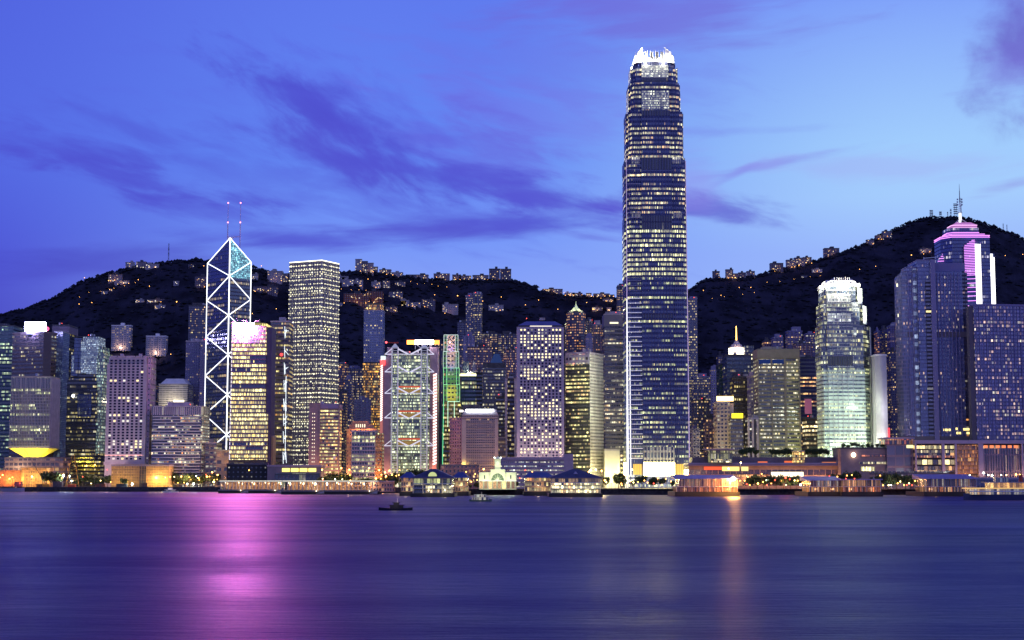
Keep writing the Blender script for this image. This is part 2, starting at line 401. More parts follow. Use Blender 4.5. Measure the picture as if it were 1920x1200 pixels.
bp = t.node('ShaderNodeBump'); bp.inputs['Strength'].default_value = .6; bp.inputs['Distance'].default_value = 1.6
t.l.new(t.m('ADD', t.m('MULTIPLY', n4, .38), t.m('ADD', t.m('MULTIPLY', n1, .7), t.m('MULTIPLY', n2, .42))), bp.inputs['Height']); t.l.new(bp.outputs[0], b_.inputs['Normal'])
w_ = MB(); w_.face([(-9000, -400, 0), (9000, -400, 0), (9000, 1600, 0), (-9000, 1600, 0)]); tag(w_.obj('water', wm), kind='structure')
# sea wall: follows the shore
swm = MB()
xs = [(-4000, 1500)] + sp[1:-1] + [(4000, 1185)]
for (xa, ya), (xb, yb) in zip(xs, xs[1:]):
    d = Vector((xb - xa, yb - ya, 0)).normalized(); n = Vector((d.y, -d.x, 0)) * 1.2
    swm.prism([(xa + n.x, ya + n.y), (xb + n.x, yb + n.y), (xb - n.x, yb - n.y), (xa - n.x, ya - n.y)], -3, GZ + .5, bottom=True)
tag(swm.obj('sea_wall', principled("wet_stone", (.035, .034, .038), .8, nz=.5, nscale=.4)), 'dark stone sea wall along the whole waterfront', 'sea wall')
# road behind the promenade
rd = MB(); 
for k in range(len(sp) - 1):
    (xa, ya), (xb, yb) = sp[k], sp[k + 1]
    if abs(ya - yb) > 60: continue
    rd.face([(xa, ya + 34, GZ + .05), (xb, yb + 34, GZ + .05), (xb, yb + 50, GZ + .05), (xa, ya + 50, GZ + .05)])
tag(rd.obj('road', principled("asphalt", (.05, .05, .052), .8, nz=.2)), kind='structure')
# hills
RIDGE = [(-900, 700, 3300), (-300, 640, 2900), (0, 588, 2900), (40, 578, 2900), (80, 562, 2900), (110, 546, 2900), (150, 524, 2900), (200, 510, 2900), (240, 500, 2900), (300, 491, 2900), (360, 487, 2900), (400, 490, 2900), (470, 502, 2900),
         (520, 514, 2900), (600, 514, 2900), (660, 510, 2900), (700, 512, 2950), (760, 520, 2950), (850, 526, 3000), (960, 526, 3000), (1005, 538, 3000), (1012, 546, 3000), (1060, 554, 3000), (1170, 560, 3000), (1290, 548, 3050), (1330, 524, 3100),
         (1400, 521, 3100), (1480, 503, 3150), (1560, 483, 3200), (1600, 470, 3200), (1640, 455, 3250), (1690, 428, 3300), (1740, 409, 3300), (1800, 405, 3300), (1840, 411, 3300), (1880, 424, 3300), (1920, 440, 3300), (2060, 500, 3300), (2400, 600, 3300), (3200, 760, 3300)]
def ridge(px):
    for (a, ya, da), (b, yb, db) in zip(RIDGE, RIDGE[1:]):
        if a <= px <= b:
            s_ = (px - a) / (b - a); return ya + (yb - ya) * s_, da + (db - da) * s_
    return 700, 3300
FOOT = 2240.0
def hill_z(x, Y):
    px = 960 + x / Y * 2990
    ry, rY = ridge(px); top = Zp(ry, rY)
    s_ = (Y - FOOT) / (rY - FOOT)
    if s_ <= 0: return GZ - 1
    if s_ <= 1:
        z = GZ + (top - GZ) * (.55 * s_ + .45 * s_ * s_)
        w = math.sin(math.pi * min(1, s_)) ** .7
    else:
        z = GZ + (top - GZ) * max(0, 1 - ((s_ - 1) * 1.6) ** 1.5); w = 0
    z += w * (38 * (MN.noise(Vector((x / 260, Y / 420, 0))) + .5 * MN.noise(Vector((x / 110, Y / 170, 3)))))
    z += min(1, s_ * 3) * 2.6 * (MN.noise(Vector((x / 16, Y / 24, 9)))) + 1.6 * MN.noise(Vector((x / 6, Y / 9, 1)))
    return z
NX, NY = 900, 110
vs = []
for j in range(NY):
    f_ = j / (NY - 1); f_ = f_ ** .9
    for i in range(NX):
        px = -900 + 3900 * i / (NX - 1); k = (px - 960) / 2990
        rY = ridge(px)[1]; Y = FOOT - 20 + (rY + 500 - FOOT) * f_
        vs.append((k * Y, Y, hill_z(k * Y, Y)))
fs = [(j * NX + i, j * NX + i + 1, (j + 1) * NX + i + 1, (j + 1) * NX + i) for j in range(NY - 1) for i in range(NX - 1)]
me = bpy.data.meshes.new('hills'); me.from_pydata(vs, [], fs); me.materials.append(principled("hill_scrub", (.018, .019, .034), .95, nz=.6, nscale=.02, spec=.1))
ho = bpy.data.objects.new('hills', me); COL.objects.link(ho); tag(ho, kind='structure')
def on_hill(px, py):
    """where the line of sight through an image point meets the slope"""
    k = kx(px, py); v = math.tan(TH + math.atan((600 - py) / F)); Y = FOOT + 5; rY = ridge(px)[1]
    while Y < rY:
        if hill_z(k * Y, Y) >= CAMH + v * Y: return k * Y, Y, hill_z(k * Y, Y)
        Y += 6
    return k * rY, rY, hill_z(k * rY, rY)
# wood covering the hills: one mass of crowns
fr = MB(); rr_ = random.Random(3)
OCT = [(0, 0, 1), (1, 0, 0), (0, 1, 0), (-1, 0, 0), (0, -1, 0)]
for i in range(9500):
    px = rr_.uniform(-60, 1990); ry, rY = ridge(px); s_ = rr_.random() ** .8 if i > 2600 else 1 + rr_.uniform(-.012, .006)
    Y = FOOT + (rY - FOOT) * s_; x = (px - 960) / 2990 * Y; z = hill_z(x, Y)
    r = rr_.uniform(3, 6.5) * (1 if i > 2600 else rr_.choice((.6, .8, 1.0))); h = rr_.uniform(.6, 1.0) * r
    base = len(fr.v)
    for a, b, c in OCT: fr.v.append((x + a * r * rr_.uniform(.7, 1.3), y_ if False else Y + b * r * rr_.uniform(.7, 1.3), z + c * h + rr_.uniform(-1, .6)))
    for q in ((0, 1, 2), (0, 2, 3), (0, 3, 4), (0, 4, 1)): fr.f.append(tuple(base + e for e in q)); fr.uv += [(0, 0)] * 3; fr.mi.append(rr_.choice((0, 0, 1)))
tag(fr.obj('hillside_wood', [principled("dark_foliage", (.015, .018, .030), .9, spec=.1), principled("mid_foliage", (.025, .027, .042), .9, spec=.1)]), 'dense dark wood covering the hills behind the city', 'wood', kind='stuff')

# ================================================================ THE BUILDINGS (near landmarks first)
def fins(T_, pts, z0, z1, w, d, mat, name='fin', yoff=0.):
    """equal vertical ribs at local x positions on the near face"""
    y = T_.fy(); first = None
    mb = MB().box(-w / 2, w / 2, -d, 0, z0, z1)
    for x in pts:
        if first is None: first = T_.part(name, mb, mat, loc=(x, y + yoff, 0))
        else: same(first, (x, y + yoff, 0))
def ledges(T_, poly, zs, h, out, mat, name='ledge'):
    first = None; mb = MB().prism(grown(poly, out), 0, h, bottom=True)
    for z in zs:
        if first is None: first = T_.part(name, mb, mat, loc=(0, 0, z))
        else: same(first, (0, 0, z))
def frange(a, b, n): return [a + (b - a) * i / (n - 1) for i in range(n)] if n > 1 else [a]
LINEW = glow((.90, .93, 1.0), 2.6, False)

# ---- the tallest tower
def tallest():
    Y = 1420; m = .4786
    gl = dict(glass=(.04, .065, .21), grough=.14)
    lo = fm(wall=(.06, .08, .22), cw=1.3, fh=4.33, wf=.72, hf=.46, lit=.48, c1=LIME, c2=YEL, st=1.05, runs=.85, fvar=.9, run=9, **gl)
    mid = fm(wall=(.06, .08, .22), cw=1.3, fh=4.33, wf=.76, hf=.54, lit=.9, c1=(1, .95, .42, 1), c2=(.9, 1, .5, 1), st=1.3, runs=.85, fvar=.35, run=9, **gl)
    up = fm(wall=(.06, .08, .22), cw=1.3, fh=4.33, wf=.72, hf=.46, lit=.55, c1=(1, .95, .5, 1), c2=WARM, st=1.2, runs=.9, fvar=.9, run=10, **gl)
    brt = fm(wall=(.55, .56, .55), cw=1.5, fh=2.16, wf=.70, hf=.62, lit=.92, c1=(1, 1, .75, 1), c2=(.9, 1, .7, 1), st=1.0, runs=.3, fvar=.1, glass=(.1, .12, .14))
    dk = fm(wall=(.05, .055, .12), cw=1.5, fh=12, wf=.55, hf=.9, lit=0, glass=(.006, .008, .02))
    cx = Xp(1234.5, Y)
    P = [(cx - 28, Y), (cx + 28, Y), (cx + 28, Y + 56), (cx - 28, Y + 56)]
    T_ = Tower('skyscraper', 'tallest tower on the waterfront, slim blue glass with a glowing white claw crown', P, 298, lo, parapet=0, plant=0)
    # the tower stands on its own footprint: cross plan, wings set back from a projecting centre bay
    o = [c for c in T_.root.children if c.name.startswith('wall')][0]; bpy.data.objects.remove(o)
    Z = lambda py: T_.lz(py, Y)
    def plan(h, b, ch):
        """half width, centre bay half width, corner notch"""
        o_ = 1.6
        h *= .945; b *= .955
        pts = [(-h + ch, -h), (-b, -h), (-b, -h - o_), (b, -h - o_), (b, -h), (h - ch, -h), (h - ch, -h + ch * .5), (h, -h + ch * .5 + 1)]
        out = list(pts)
        for k in range(3):
            pts = [(-y, x) for x, y in pts]; out += pts
        return out
    tiers = [(895, 520, 28.6, 14.6, 2.8, lo), (520, 430, 28.5, 14.4, 2.8, mid), (430, 400, 28.3, 14.2, 2.8, lo), (400, 298, 28.0, 14.2, 2.8, up), (298, 207, 26.2, 13.6, 3.0, up), (207, 152, 23.6, 13.2, 3.2, up), (152, 124, 21.2, 13.0, 3.4, up), (124, 112, 19.0, 12.8, 3.4, lo)]
    for a, b, h, cb, ch, mt in tiers:
        T_.part('tier', MB().prism(plan(h, cb, ch), 0 if a > 890 else Z(a), Z(b), capm=1), [mt, STEEL])
    # louvred plant floors and brightly lit upper floors on the centre bay, four sides
    def band(a, b, h, cb, mt, name, bay=True, wings=False):
        h *= .945; cb *= .955
        for k in range(4):
            ca, sa = math.cos(k * math.pi / 2), math.sin(k * math.pi / 2)
            for x0, x1, yy in ([(-cb + .2, cb - .2, -h - 1.6)] if bay else []) + ([(-h + 4, -cb - 1.2, -h), (cb + 1.2, h - 4, -h)] if wings else []):
                q = [(x0, yy - .25), (x1, yy - .25), (x1, yy + .5), (x0, yy + .5)]
                T_.part(name, MB().prism([(x * ca - y * sa, x * sa + y * ca) for x, y in q], Z(a), Z(b)), mt)
    band(142, 119, 21.2, 13.0, brt, 'bright_floors'); band(152, 142, 21.2, 13, dk, 'louvre_band')
    band(203, 168, 23.6, 13.2, brt, 'bright_floors'); band(216, 206, 26.2, 13.6, dk, 'louvre_band')
    band(318, 296, 28.0, 14.2, dk, 'louvre_band'); band(430, 404, 28.3, 14.2, dk, 'louvre_band'); band(118, 111, 19.0, 12.8, dk, 'louvre_band')
    band(596, 588, 28.6, 14.6, dk, 'louvre_band')
    wl = fm(wall=(.62, .6, .5), cw=1.5, fh=9, wf=.4, hf=.8, lit=.9, c1=(1, .95, .7, 1), c2=WHT, st=1.0, runs=0)
    band(306, 294, 28.0, 14.2, wl, 'lit_bays', False, True); band(408, 398, 28.3, 14.2, wl, 'lit_bays', False, True)
    gr = fm(wall=(.55, .58, .55), cw=3, fh=6.5, wf=.72, hf=.72, lit=.25, c1=(.9, 1, .8, 1), c2=WHT, st=.6, glass=(.02, .04, .05), runs=0)
    band(866, 838, 28.6, 14.6, gr, 'screen_wall')
    band(892, 867, 28.6, 14.6, glow((1, .84, .28), 45.0), 'lobby_glazing'); band(890, 870, 28.6, 14.6, glow((1, .62, .08), 1.2, False), 'lobby_glazing', False, True)
    # thin vertical mullions on the near and side faces
    mm = principled("mullion_metal", (.13, .14, .26), .3, .6)
    for (a, b, h, cb, ch, mt) in tiers[:6]:
        h *= .945; cb *= .955
        mb = MB().box(-.16, .16, -.7, 0, max(0, Z(a)), Z(b)); first = None
        xs_ = frange(-cb, cb, 11) + frange(-h + 3.4, -cb - 2, 5) + frange(cb + 2, h - 3.4, 5)
        for x in xs_[:21]:
            y = -h - (1.6 if abs(x) <= cb + .01 else 0)
            if first is None: first = T_.part('mullion', mb, mm, loc=(x, y, 0))
            else: same(first, (x, y, 0))
    # bright string courses on the left wing low down
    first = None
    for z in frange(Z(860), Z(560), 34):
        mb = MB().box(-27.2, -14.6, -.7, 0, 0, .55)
        if first is None: first = T_.part('string_course', mb, principled("glowing_course", (.8, .8, .85), .5, emit=(.85, .85, 1), st=.32, sample=False), loc=(0, -27.1, z))  # ledges glow: their brightness is put in as weak emission
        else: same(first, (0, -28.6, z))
    first = None
    for z in frange(Z(545), Z(300), 28):
        mb = MB().box(-26.9, -14.6, -.5, 0, 0, .3)
        if first is None: first = T_.part('string_course', mb, principled("course_metal", (.45, .45, .55), .4, .4), loc=(0, -27.1, z))
        else: same(first, (0, -28.6, z))
    # light tubes up the left corner, thin trim elsewhere
    T_.part('corner_light', MB().bar((-28.0, -26.0, Z(893)), (-27.6, -25.8, Z(560)), 1.1, r2=.45, n=6), glow((.95, .93, 1), 1.5, False))
    T_.part('corner_light', MB().bar((-25.4, -27.8, Z(893)), (-25.4, -27.6, Z(640)), .55, r2=.3, n=6), glow((.95, .93, 1), 1.5, False))
    T_.part('corner_light', MB().bar((-27.6, -25.8, Z(560)), (-27.2, -25.6, Z(300)), .45, r2=.25, n=6), principled("violet_trim", (.4, .35, .5), .4, emit=(.55, .42, .75), st=.5, sample=False))
    T_.part('corner_light', MB().bar((27.4, -25.4, Z(880)), (27.0, -25.4, Z(300)), .55, r2=.3, n=6), principled("violet_trim", (.4, .35, .5), .4))
    T_.part('light_strip_foot', MB().prism([(-30.2, -28), (-27.6, -28), (-27.6, -24), (-30.2, -24)], 0, Z(835), top=[(-28.0, -27.2), (-27.6, -27.2), (-27.6, -26), (-28.0, -26)]), glow((1, .97, .8), 1.1, False))  # glowing wedge for the flare at the foot of the bright corner strip
    # the crown: inward curving white claws round a lit drum
    zc = Z(113); wf = WHITEP
    T_.part('crown_base', MB().prism(plan(18.2, 12.5, 3.0), zc, zc + 3.2, capm=0), wf)
    T_.part('crown_drum', MB().prism(plan(14.0, 10.5, 3.0), zc + 3, Z(100)), wf)
    def claw(w, n, top, lean, thick):
        mb = MB(); prev = None
        for i in range(n + 1):
            s_ = i / n; z = zc + (top - zc) * s_; y = -18.6 + lean * s_ ** 2.0; ww = w * (1 - .55 * s_); 
            cur = (y, z, ww, thick * (1 - .6 * s_))
            if prev:
                (ya, za, wa, ta), (yb, zb, wb, tb) = prev, cur
                A = [(-wa / 2, ya, za), (wa / 2, ya, za), (wa / 2, ya + ta, za), (-wa / 2, ya + ta, za)]; B = [(-wb / 2, yb, zb), (wb / 2, yb, zb), (wb / 2, yb + tb, zb), (-wb / 2, yb + tb, zb)]
                for k in range(4):
                    j = (k + 1) % 4; mb.face([A[k], A[j], B[j], B[k]])
            prev = cur
        return mb
    ztop = Z(80)
    for k in range(4):
        ca, sa = math.cos(k * math.pi / 2), math.sin(k * math.pi / 2)
        small = None
        for x in frange(-8.5, 8.5, 8):
            mb = claw(.45, 5, Z(88 + 2 * (abs(x) < 8)), 2.0, 1.2)
            loc = (x * ca, x * sa, 0)
            if small is None: small = T_.part('crown_fin', mb, wf, loc=loc); small.rotation_euler.z = k * math.pi / 2
            else: same(small, loc)
        for side in (-1, 1):
            big = None
            for q in range(4):
                mb = claw(2.7, 9, zc + (ztop - zc) * (1.0, .89, .70, .43)[q], 7.6 * (1.0, .8, .5, .18)[q], 3.0)
                x = side * (11.0, 12.9, 15.0, 17.1)[q]
                big = T_.part('crown_claw', mb, wf, loc=(x * ca, x * sa, 0)); big.rotation_euler.z = k * math.pi / 2
    dr = None
    for x in frange(-7, 7, 4):
        mb = MB().cyl(0, 0, zc + 4, Z(91), 1.3, n=8)
        if dr is None: dr = T_.part('roof_tank', mb, DARK, loc=(x, -15.5, 0))
        else: same(dr, (x, -15.5, 0))
    for k in range(8):
        a = k * math.pi / 4 + .39
        lamp('crown_floodlight', (math.cos(a) * 22, math.sin(a) * 24, zc + 3), 20000, (1, .95, .72), 1.0, T_.root)
        if k % 2: lamp('crown_floodlight', (math.cos(a) * 23, math.sin(a) * 23, zc + 13), 11000, (1, .97, .8), 1.0, T_.root)
    for x in (-8, 8): lamp('crown_floodlight', (x, -23, zc - 1), 4000, (1, .95, .72), 1.0, T_.root)
    for x, y in ((0, -40), (-24, -40), (24, -40)): lamp('lobby_light', (x, y, 8), 26000, (1, .8, .35), 2.0, T_.root)
tallest()

# ---- the shorter tower with the same crown
def lesser():
    Y = 1400; m = .472
    glz = dict(glass=(.03, .05, .085), grough=.12)
    up = fm(wall=(.22, .25, .33), cw=1.6, fh=3.9, wf=.82, hf=.62, lit=.5, c1=(.95, 1, .6, 1), c2=YEL, st=.9, runs=.8, fvar=.7, run=6, **glz)
    lo = fm(wall=(.62, .74, .66), cw=1.6, fh=3.45, wf=.8, hf=.45, lit=.42, c1=LIME, c2=(1, .95, .5, 1), st=1.0, runs=.9, fvar=.9, run=7, **glz)
    br = fm(wall=(.75, .78, .74), cw=1.6, fh=3, wf=.7, hf=.7, lit=.85, c1=(.9, 1, .85, 1), c2=WHT, st=.9, runs=.2, **glz)
    dk = fm(wall=(.10, .11, .10), cw=1.6, fh=12, wf=.5, hf=.9, lit=0, glass=(.02, .02, .02))
    cx = Xp(1577, Y); w = 22.5
    T_ = Tower('skyscraper', 'shorter green-white glass tower with a white toothed crown and floodlit right side', [(cx - w, Y), (cx + w, Y), (cx + w, Y + 52), (cx - w, Y + 52)], 690, lo, parapet=0, plant=0)
    for c in list(T_.root.children): bpy.data.objects.remove(c)
    Z = lambda py: T_.lz(py, Y); X_ = lambda px, py=720: Xp(px, Y, py) - T_.cx
    yf = T_.fy()
    def plan(l, r, cl, cr, d=36, py=720):
        a, b, c, e = X_(l, py), X_(r, py), X_(cl, py), X_(cr, py)
        yb = yf + d
        # right end slopes away, as a faceted flank
        return [(a + 1.2, yf + 2), (c, yf + 2), (c, yf), (e, yf), (e, yf + 2), (b - 8, yf + 2), (b - 7, yf + 5), (b, yf + 16), (b, yb - 6), (b - 6, yb), (a + 5, yb), (a, yb - 6), (a, yf + 5)]
    for a, b, l, r, cl, cr, mt in ((860, 690, 1543, 1640, 1553, 1603, lo), (690, 610, 1542, 1638, 1552, 1602, up), (610, 569, 1545, 1632, 1553, 1601, up), (569, 536, 1550, 1625, 1555, 1599, up)):
        T_.part('tier', MB().prism(plan(l, r, cl, cr), 0 if a > 850 else Z(a), Z(b), capm=1), [mt, STEEL])
    def slab(px0, px1, a, b, mt, name, off=.5, y=None):
        y = yf if y is None else y
        T_.part(name, MB().box(X_(px0), X_(px1), y - off, y + .4, Z(a), Z(b)), mt)
    slab(1553, 1598, 604, 588, br, 'bright_floors'); slab(1553, 1598, 567, 551, br, 'bright_floors'); slab(1553, 1600, 685, 668, dk, 'louvre_band')
    slab(1600, 1612, 582, 566, br, 'bright_floors', y=yf + 2); slab(1600, 1609, 629, 614, br, 'bright_floors', y=yf + 2); slab(1548, 1552, 586, 570, br, 'bright_floors', y=yf + 2)
    # floodlit right flank
    fl = principled("floodlit_cladding", (.82, .85, .80), .5, nz=.05)
    for a, b, l, r in ((606, 572, 1622, 1633.5), (568, 538, 1613, 1626), (840, 612, 1634, 1641)):
        x0, x1 = X_(l), X_(r)
        T_.part('flank_panel', MB().prism([(x0, yf + 2.2), (x1, yf + 12), (x1, yf + 14), (x0, yf + 4)], Z(a), Z(b), bottom=True), fl if a < 700 else principled("pale_cladding", (.50, .52, .46), .5, nz=.1))
    spot('flank_floodlight', (X_(1648), yf - 10, Z(612)), (X_(1622), yf + 10, Z(570)), 90000, (.95, 1, .8), 70, 1, T_.root)
    spot('flank_floodlight', (X_(1640), yf - 6, Z(574)), (X_(1618), yf + 8, Z(540)), 60000, (.95, 1, .8), 70, 1, T_.root)
    mb = MB().box(-.12, .12, -.5, 0, 0, Z(540) - 2); f1 = None
    for px in (1553, 1562, 1571, 1580, 1590, 1600):
        if f1 is None: f1 = T_.part('mullion', mb, STEEL, loc=(X_(px), yf, 2))
        else: same(f1, (X_(px), yf, 2))
    ledge = None
    for z in frange(Z(838), Z(545), 48):
        mb = MB().box(X_(1553), X_(1602), -.45, 0, 0, .35)
        if ledge is None: ledge = T_.part('string_course', mb, principled("pale_course", (.6, .66, .62), .5), loc=(0, yf, z))
        else: same(ledge, (0, yf, z))
    zc = Z(537); T_.part('crown_base', MB().prism([(X_(1550), yf + 2), (X_(1618), yf + 2), (X_(1618), yf + 34), (X_(1550), yf + 34)], zc, zc + 3), WHITEP)
    T_.part('crown_drum', MB().prism([(X_(1556), yf + 8), (X_(1608), yf + 8), (X_(1608), yf + 30), (X_(1556), yf + 30)], zc + 3, zc + 6.5), WHITEP)
    x0, x1 = X_(1551), X_(1617); xm = (x0 + x1) / 2
    for k, (yy, sg) in enumerate(((yf + 2, 1), (yf + 34, -1))):
        tooth = None
        for x in frange(x0 + 9, x1 - 9, 9):
            mb = MB().bar((0, 0, zc), (0, sg * 1.2, Z(519)), .45, r2=.2, n=4)
            if tooth is None: tooth = T_.part('crown_fin', mb, WHITEP, loc=(x, yy, 0))
            else: same(tooth, (x, yy, 0))
        for s_ in (-1, 1):
            for q in range(3):
                xb = (x0 if s_ < 0 else x1) - s_ * q * 2.2; xt = xb - s_ * 4.5
                T_.part('crown_claw', MB().prism([(xb - .9, yy), (xb + .9, yy), (xb + .9, yy + sg * 3), (xb - .9, yy + sg * 3)][::(1 if sg > 0 else -1)], zc, Z(519 + (2 - q) * 3), top=[(xt - .3, yy + sg * 2), (xt + .3, yy + sg * 2), (xt + .3, yy + sg * 3), (xt - .3, yy + sg * 3)][::(1 if sg > 0 else -1)]), WHITEP)
    T_.part('crown_rail', MB().box(x0 + 5, x1 - 5, yf + 1.6, yf + 2.1, Z(527), Z(526)), WHITEP)
    for x in (x0 + 2, x0 + 12, xm, x1 - 12, x1 - 2): lamp('crown_floodlight', (x, yf - 4, zc), 7500, (1, .95, .72), 1, T_.root)
    for x in (x0 - 4, x1 + 4): lamp('crown_floodlight', (x, yf + 20, zc + 1), 12000, (1, .95, .72), 1, T_.root)
    for x in (-18, 0, 18): lamp('base_floodlight', (x, yf - 14, Z(850)), 15000, (.9, 1, .65), 2, T_.root)
    for x in (-14, 14): lamp('base_floodlight', (x, yf - 22, Z(760)), 14000, (.85, 1, .7), 2, T_.root)
lesser()

# ---- the tower outlined with crossing light lines and two masts
def braced():
    Y = 1640; P = fpc(386, 427, 467, Y, 45, 690)
    lo = fm(wall=(.06, .07, .13), cw=1.6, fh=3.9, wf=.85, hf=.6, lit=.22, c1=YEL, c2=WARM, st=.75, runs=.8, fvar=.5, run=6, glass=(.03, .045, .12), grough=.08)
    T_ = Tower('skyscraper', 'dark glass tower outlined by white zigzag light lines, two thin masts on its pointed roof', P, 487, lo, parapet=0, plant=0)
    for c in list(T_.root.children): bpy.data.objects.remove(c)
    C, R, B, L = T_.P; Z = lambda py: T_.lz(py, Y)
    zs, za = Z(487), Z(446)
    T_.part('shaft', MB().prism([C, R, B, L], 0, Z(520), cap=False), lo)
    dk = fm(wall=(.06, .08, .16), cw=1.6, fh=3.9, wf=.9, hf=.8, lit=.03, c1=WHT, c2=YEL, st=.6, glass=(.03, .05, .14), grough=.06)
    lt = fm(wall=(.16, .30, .34), cw=1.1, fh=2, wf=.9, hf=.8, lit=1.2, c1=(.30, .80, .92, 1), c2=(.42, .88, .92, 1), st=.95, runs=0, glass=(.05, .12, .15))  # bright sky reflection put into this facet as glowing cyan panes
    z0 = Z(520)
    m1 = MB(); m1.face([(*L, z0), (*C, z0), (*C, za), (*L, zs)], [(0, z0), (32, z0), (32, za), (0, zs)]); T_.part('upper_left_facet', m1, dk)
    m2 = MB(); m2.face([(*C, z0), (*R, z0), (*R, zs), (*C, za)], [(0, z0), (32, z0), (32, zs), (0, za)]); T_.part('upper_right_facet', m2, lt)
    m3 = MB(); m3.face([(*C, za), (*R, zs), (*B, zs - 14), (*L, zs)]); m3.face([(*R, z0), (*B, z0), (*B, zs - 14), (*R, zs)]); m3.face([(*B, z0), (*L, z0), (*L, zs), (*B, zs - 14)])
    T_.part('roof', m3, DGLASS)
    out = lambda p, k=1.012: (p[0] * k, p[1] * k)
    C_, R_, L_, B_ = out(C, 1.02), out(R, 1.02), out(L, 1.02), out(B, 1.02)
    Rr = .4
    def ln(p, zp, q, zq, r=Rr, name='light_line'): T_.part(name, MB().bar((*p, zp), (*q, zq), r, n=6), LINEW)
    ln(C_, Z(862), C_, za, .58); ln(L_, Z(862), L_, zs); ln(R_, Z(862), R_, zs); ln(L_, zs, C_, za); ln(R_, zs, C_, za)
    nodes = [(487, 'S'), (517, 'C'), (558, 'S'), (591, 'C'), (627, 'S'), (665, 'C'), (701, 'S'), (740, 'C'), (775, 'S'), (815, 'C'), (850, 'S')]
    for (a, ka), (b, kb) in zip(nodes, nodes[1:]):
        for E in (L_, R_):
            p = E if ka == 'S' else C_; q = E if kb == 'S' else C_
            ln(p, Z(a), q, Z(b), .42)
    T_.part('roof_cap', MB().prism([(C[0] - 2, C[1] + 1), (C[0] + 2, C[1] + 1), (C[0] + 2, C[1] + 6), (C[0] - 2, C[1] + 6)], za - 2, za + 1), WHITEP)
    red = glow((1, .25, .35), 5, False); ms = principled("mast_paint", (.6, .4, .5), .5)
    xa, xb = T_.lx(421, py=450), T_.lx(444.5, py=450); yy = (C[1] + B[1]) / 2 - 6
    for x in (xa, xb):
        T_.part('mast', MB().bar((x, yy, za - 22), (x, yy, Z(415)), .42, n=6).bar((x, yy, Z(415)), (x, yy, Z(376)), .24, n=6), ms)
        for py in (375, 412): T_.part('beacon', MB().ball(x, yy, Z(py), .8, 6), red)
    T_.part('mast_brace', MB().bar((xa, yy, Z(438)), (xb, yy, Z(438)), .2).bar((xa, yy, Z(438)), ((xa + xb) / 2, C[1], za), .2).bar((xb, yy, Z(438)), ((xa + xb) / 2, C[1], za), .2).bar((xa, yy, Z(441)), (xb, yy, Z(441)), .15), ms)
braced()

# ---- the square slab tower with a grid of lights
def gridtower():
    Y = 1660; P = fpc(541, 601, 633, Y, 27, 690)
    mt = fm(wall=(.20, .19, .24), cw=3.4, fh=4.0, wf=.5, hf=.36, lit=.80, c1=(1, .95, .62, 1), c2=(1, .85, .35, 1), st=1.15, runs=.45, fvar=.6, run=3, glass=(.03, .04, .09))
    T_ = Tower('skyscraper', 'tall square tower covered with a regular grid of lights, bright line round its flat roof', P, 489, mt, parapet=0, plant=0)
    C, R, B, L = T_.P; zt = T_.lz(489); rim = glow((1, .95, .7), 3.0, False)
    T_.part('roof', MB().prism(scaled(T_.P, 1.0), zt, zt + .8, bottom=True), DARK)
    q = scaled(T_.P, 1.012); mb = MB()
    for i in range(4): mb.bar((*q[i], zt + .6), (*q[(i + 1) % 4], zt + .6), .55)
    T_.part('roof_light', mb, rim)
    rib = principled("pale_rib", (.38, .38, .36), .5, .2); dot = glow((1, .93, .62), 2.4, False)
    def along(a, b, n, name, r):
        first = None; d = Vector((b[0] - a[0], b[1] - a[1])).normalized(); nn = Vector((d.y, -d.x)) * .5
        for i in range(n + 1):
            s_ = i / n; x, y = a[0] + (b[0] - a[0]) * s_ + nn.x, a[1] + (b[1] - a[1]) * s_ + nn.y
            mb = MB().box(-r, r, -r, r, 0, zt)
            if first is None: first = T_.part(name, mb, rib, loc=(x, y, 0))
            else: same(first, (x, y, 0))
    along(L, C, 9, 'rib', .30); along(C, R, 6, 'rib', .42)
    # node lamps: clusters at every rib and double storey
    dm = MB(); first = None
    for z in frange(8, zt - 4, 46):
        mb = MB()
        for a, b, n in ((L, C, 18), (C, R, 12)):
            d = Vector((b[0] - a[0], b[1] - a[1])).normalized(); nn = Vector((d.y, -d.x)) * .75
            for i in range(n + 1):
                if random.random() < .16: continue
                s_ = i / n; x, y = a[0] + (b[0] - a[0]) * s_ + nn.x, a[1] + (b[1] - a[1]) * s_ + nn.y; r = .38 if i % 2 == 0 else .24
                mb.box(x - r, x + r, y - r, y + r, z - r, z + r)
        T_.part('light_row', mb, dot)
    # mechanical belt
    for py in (541, 560): T_.part('belt', MB().prism(grown(T_.P, .3), T_.lz(py), T_.lz(py) + .8), rib)
gridtower()

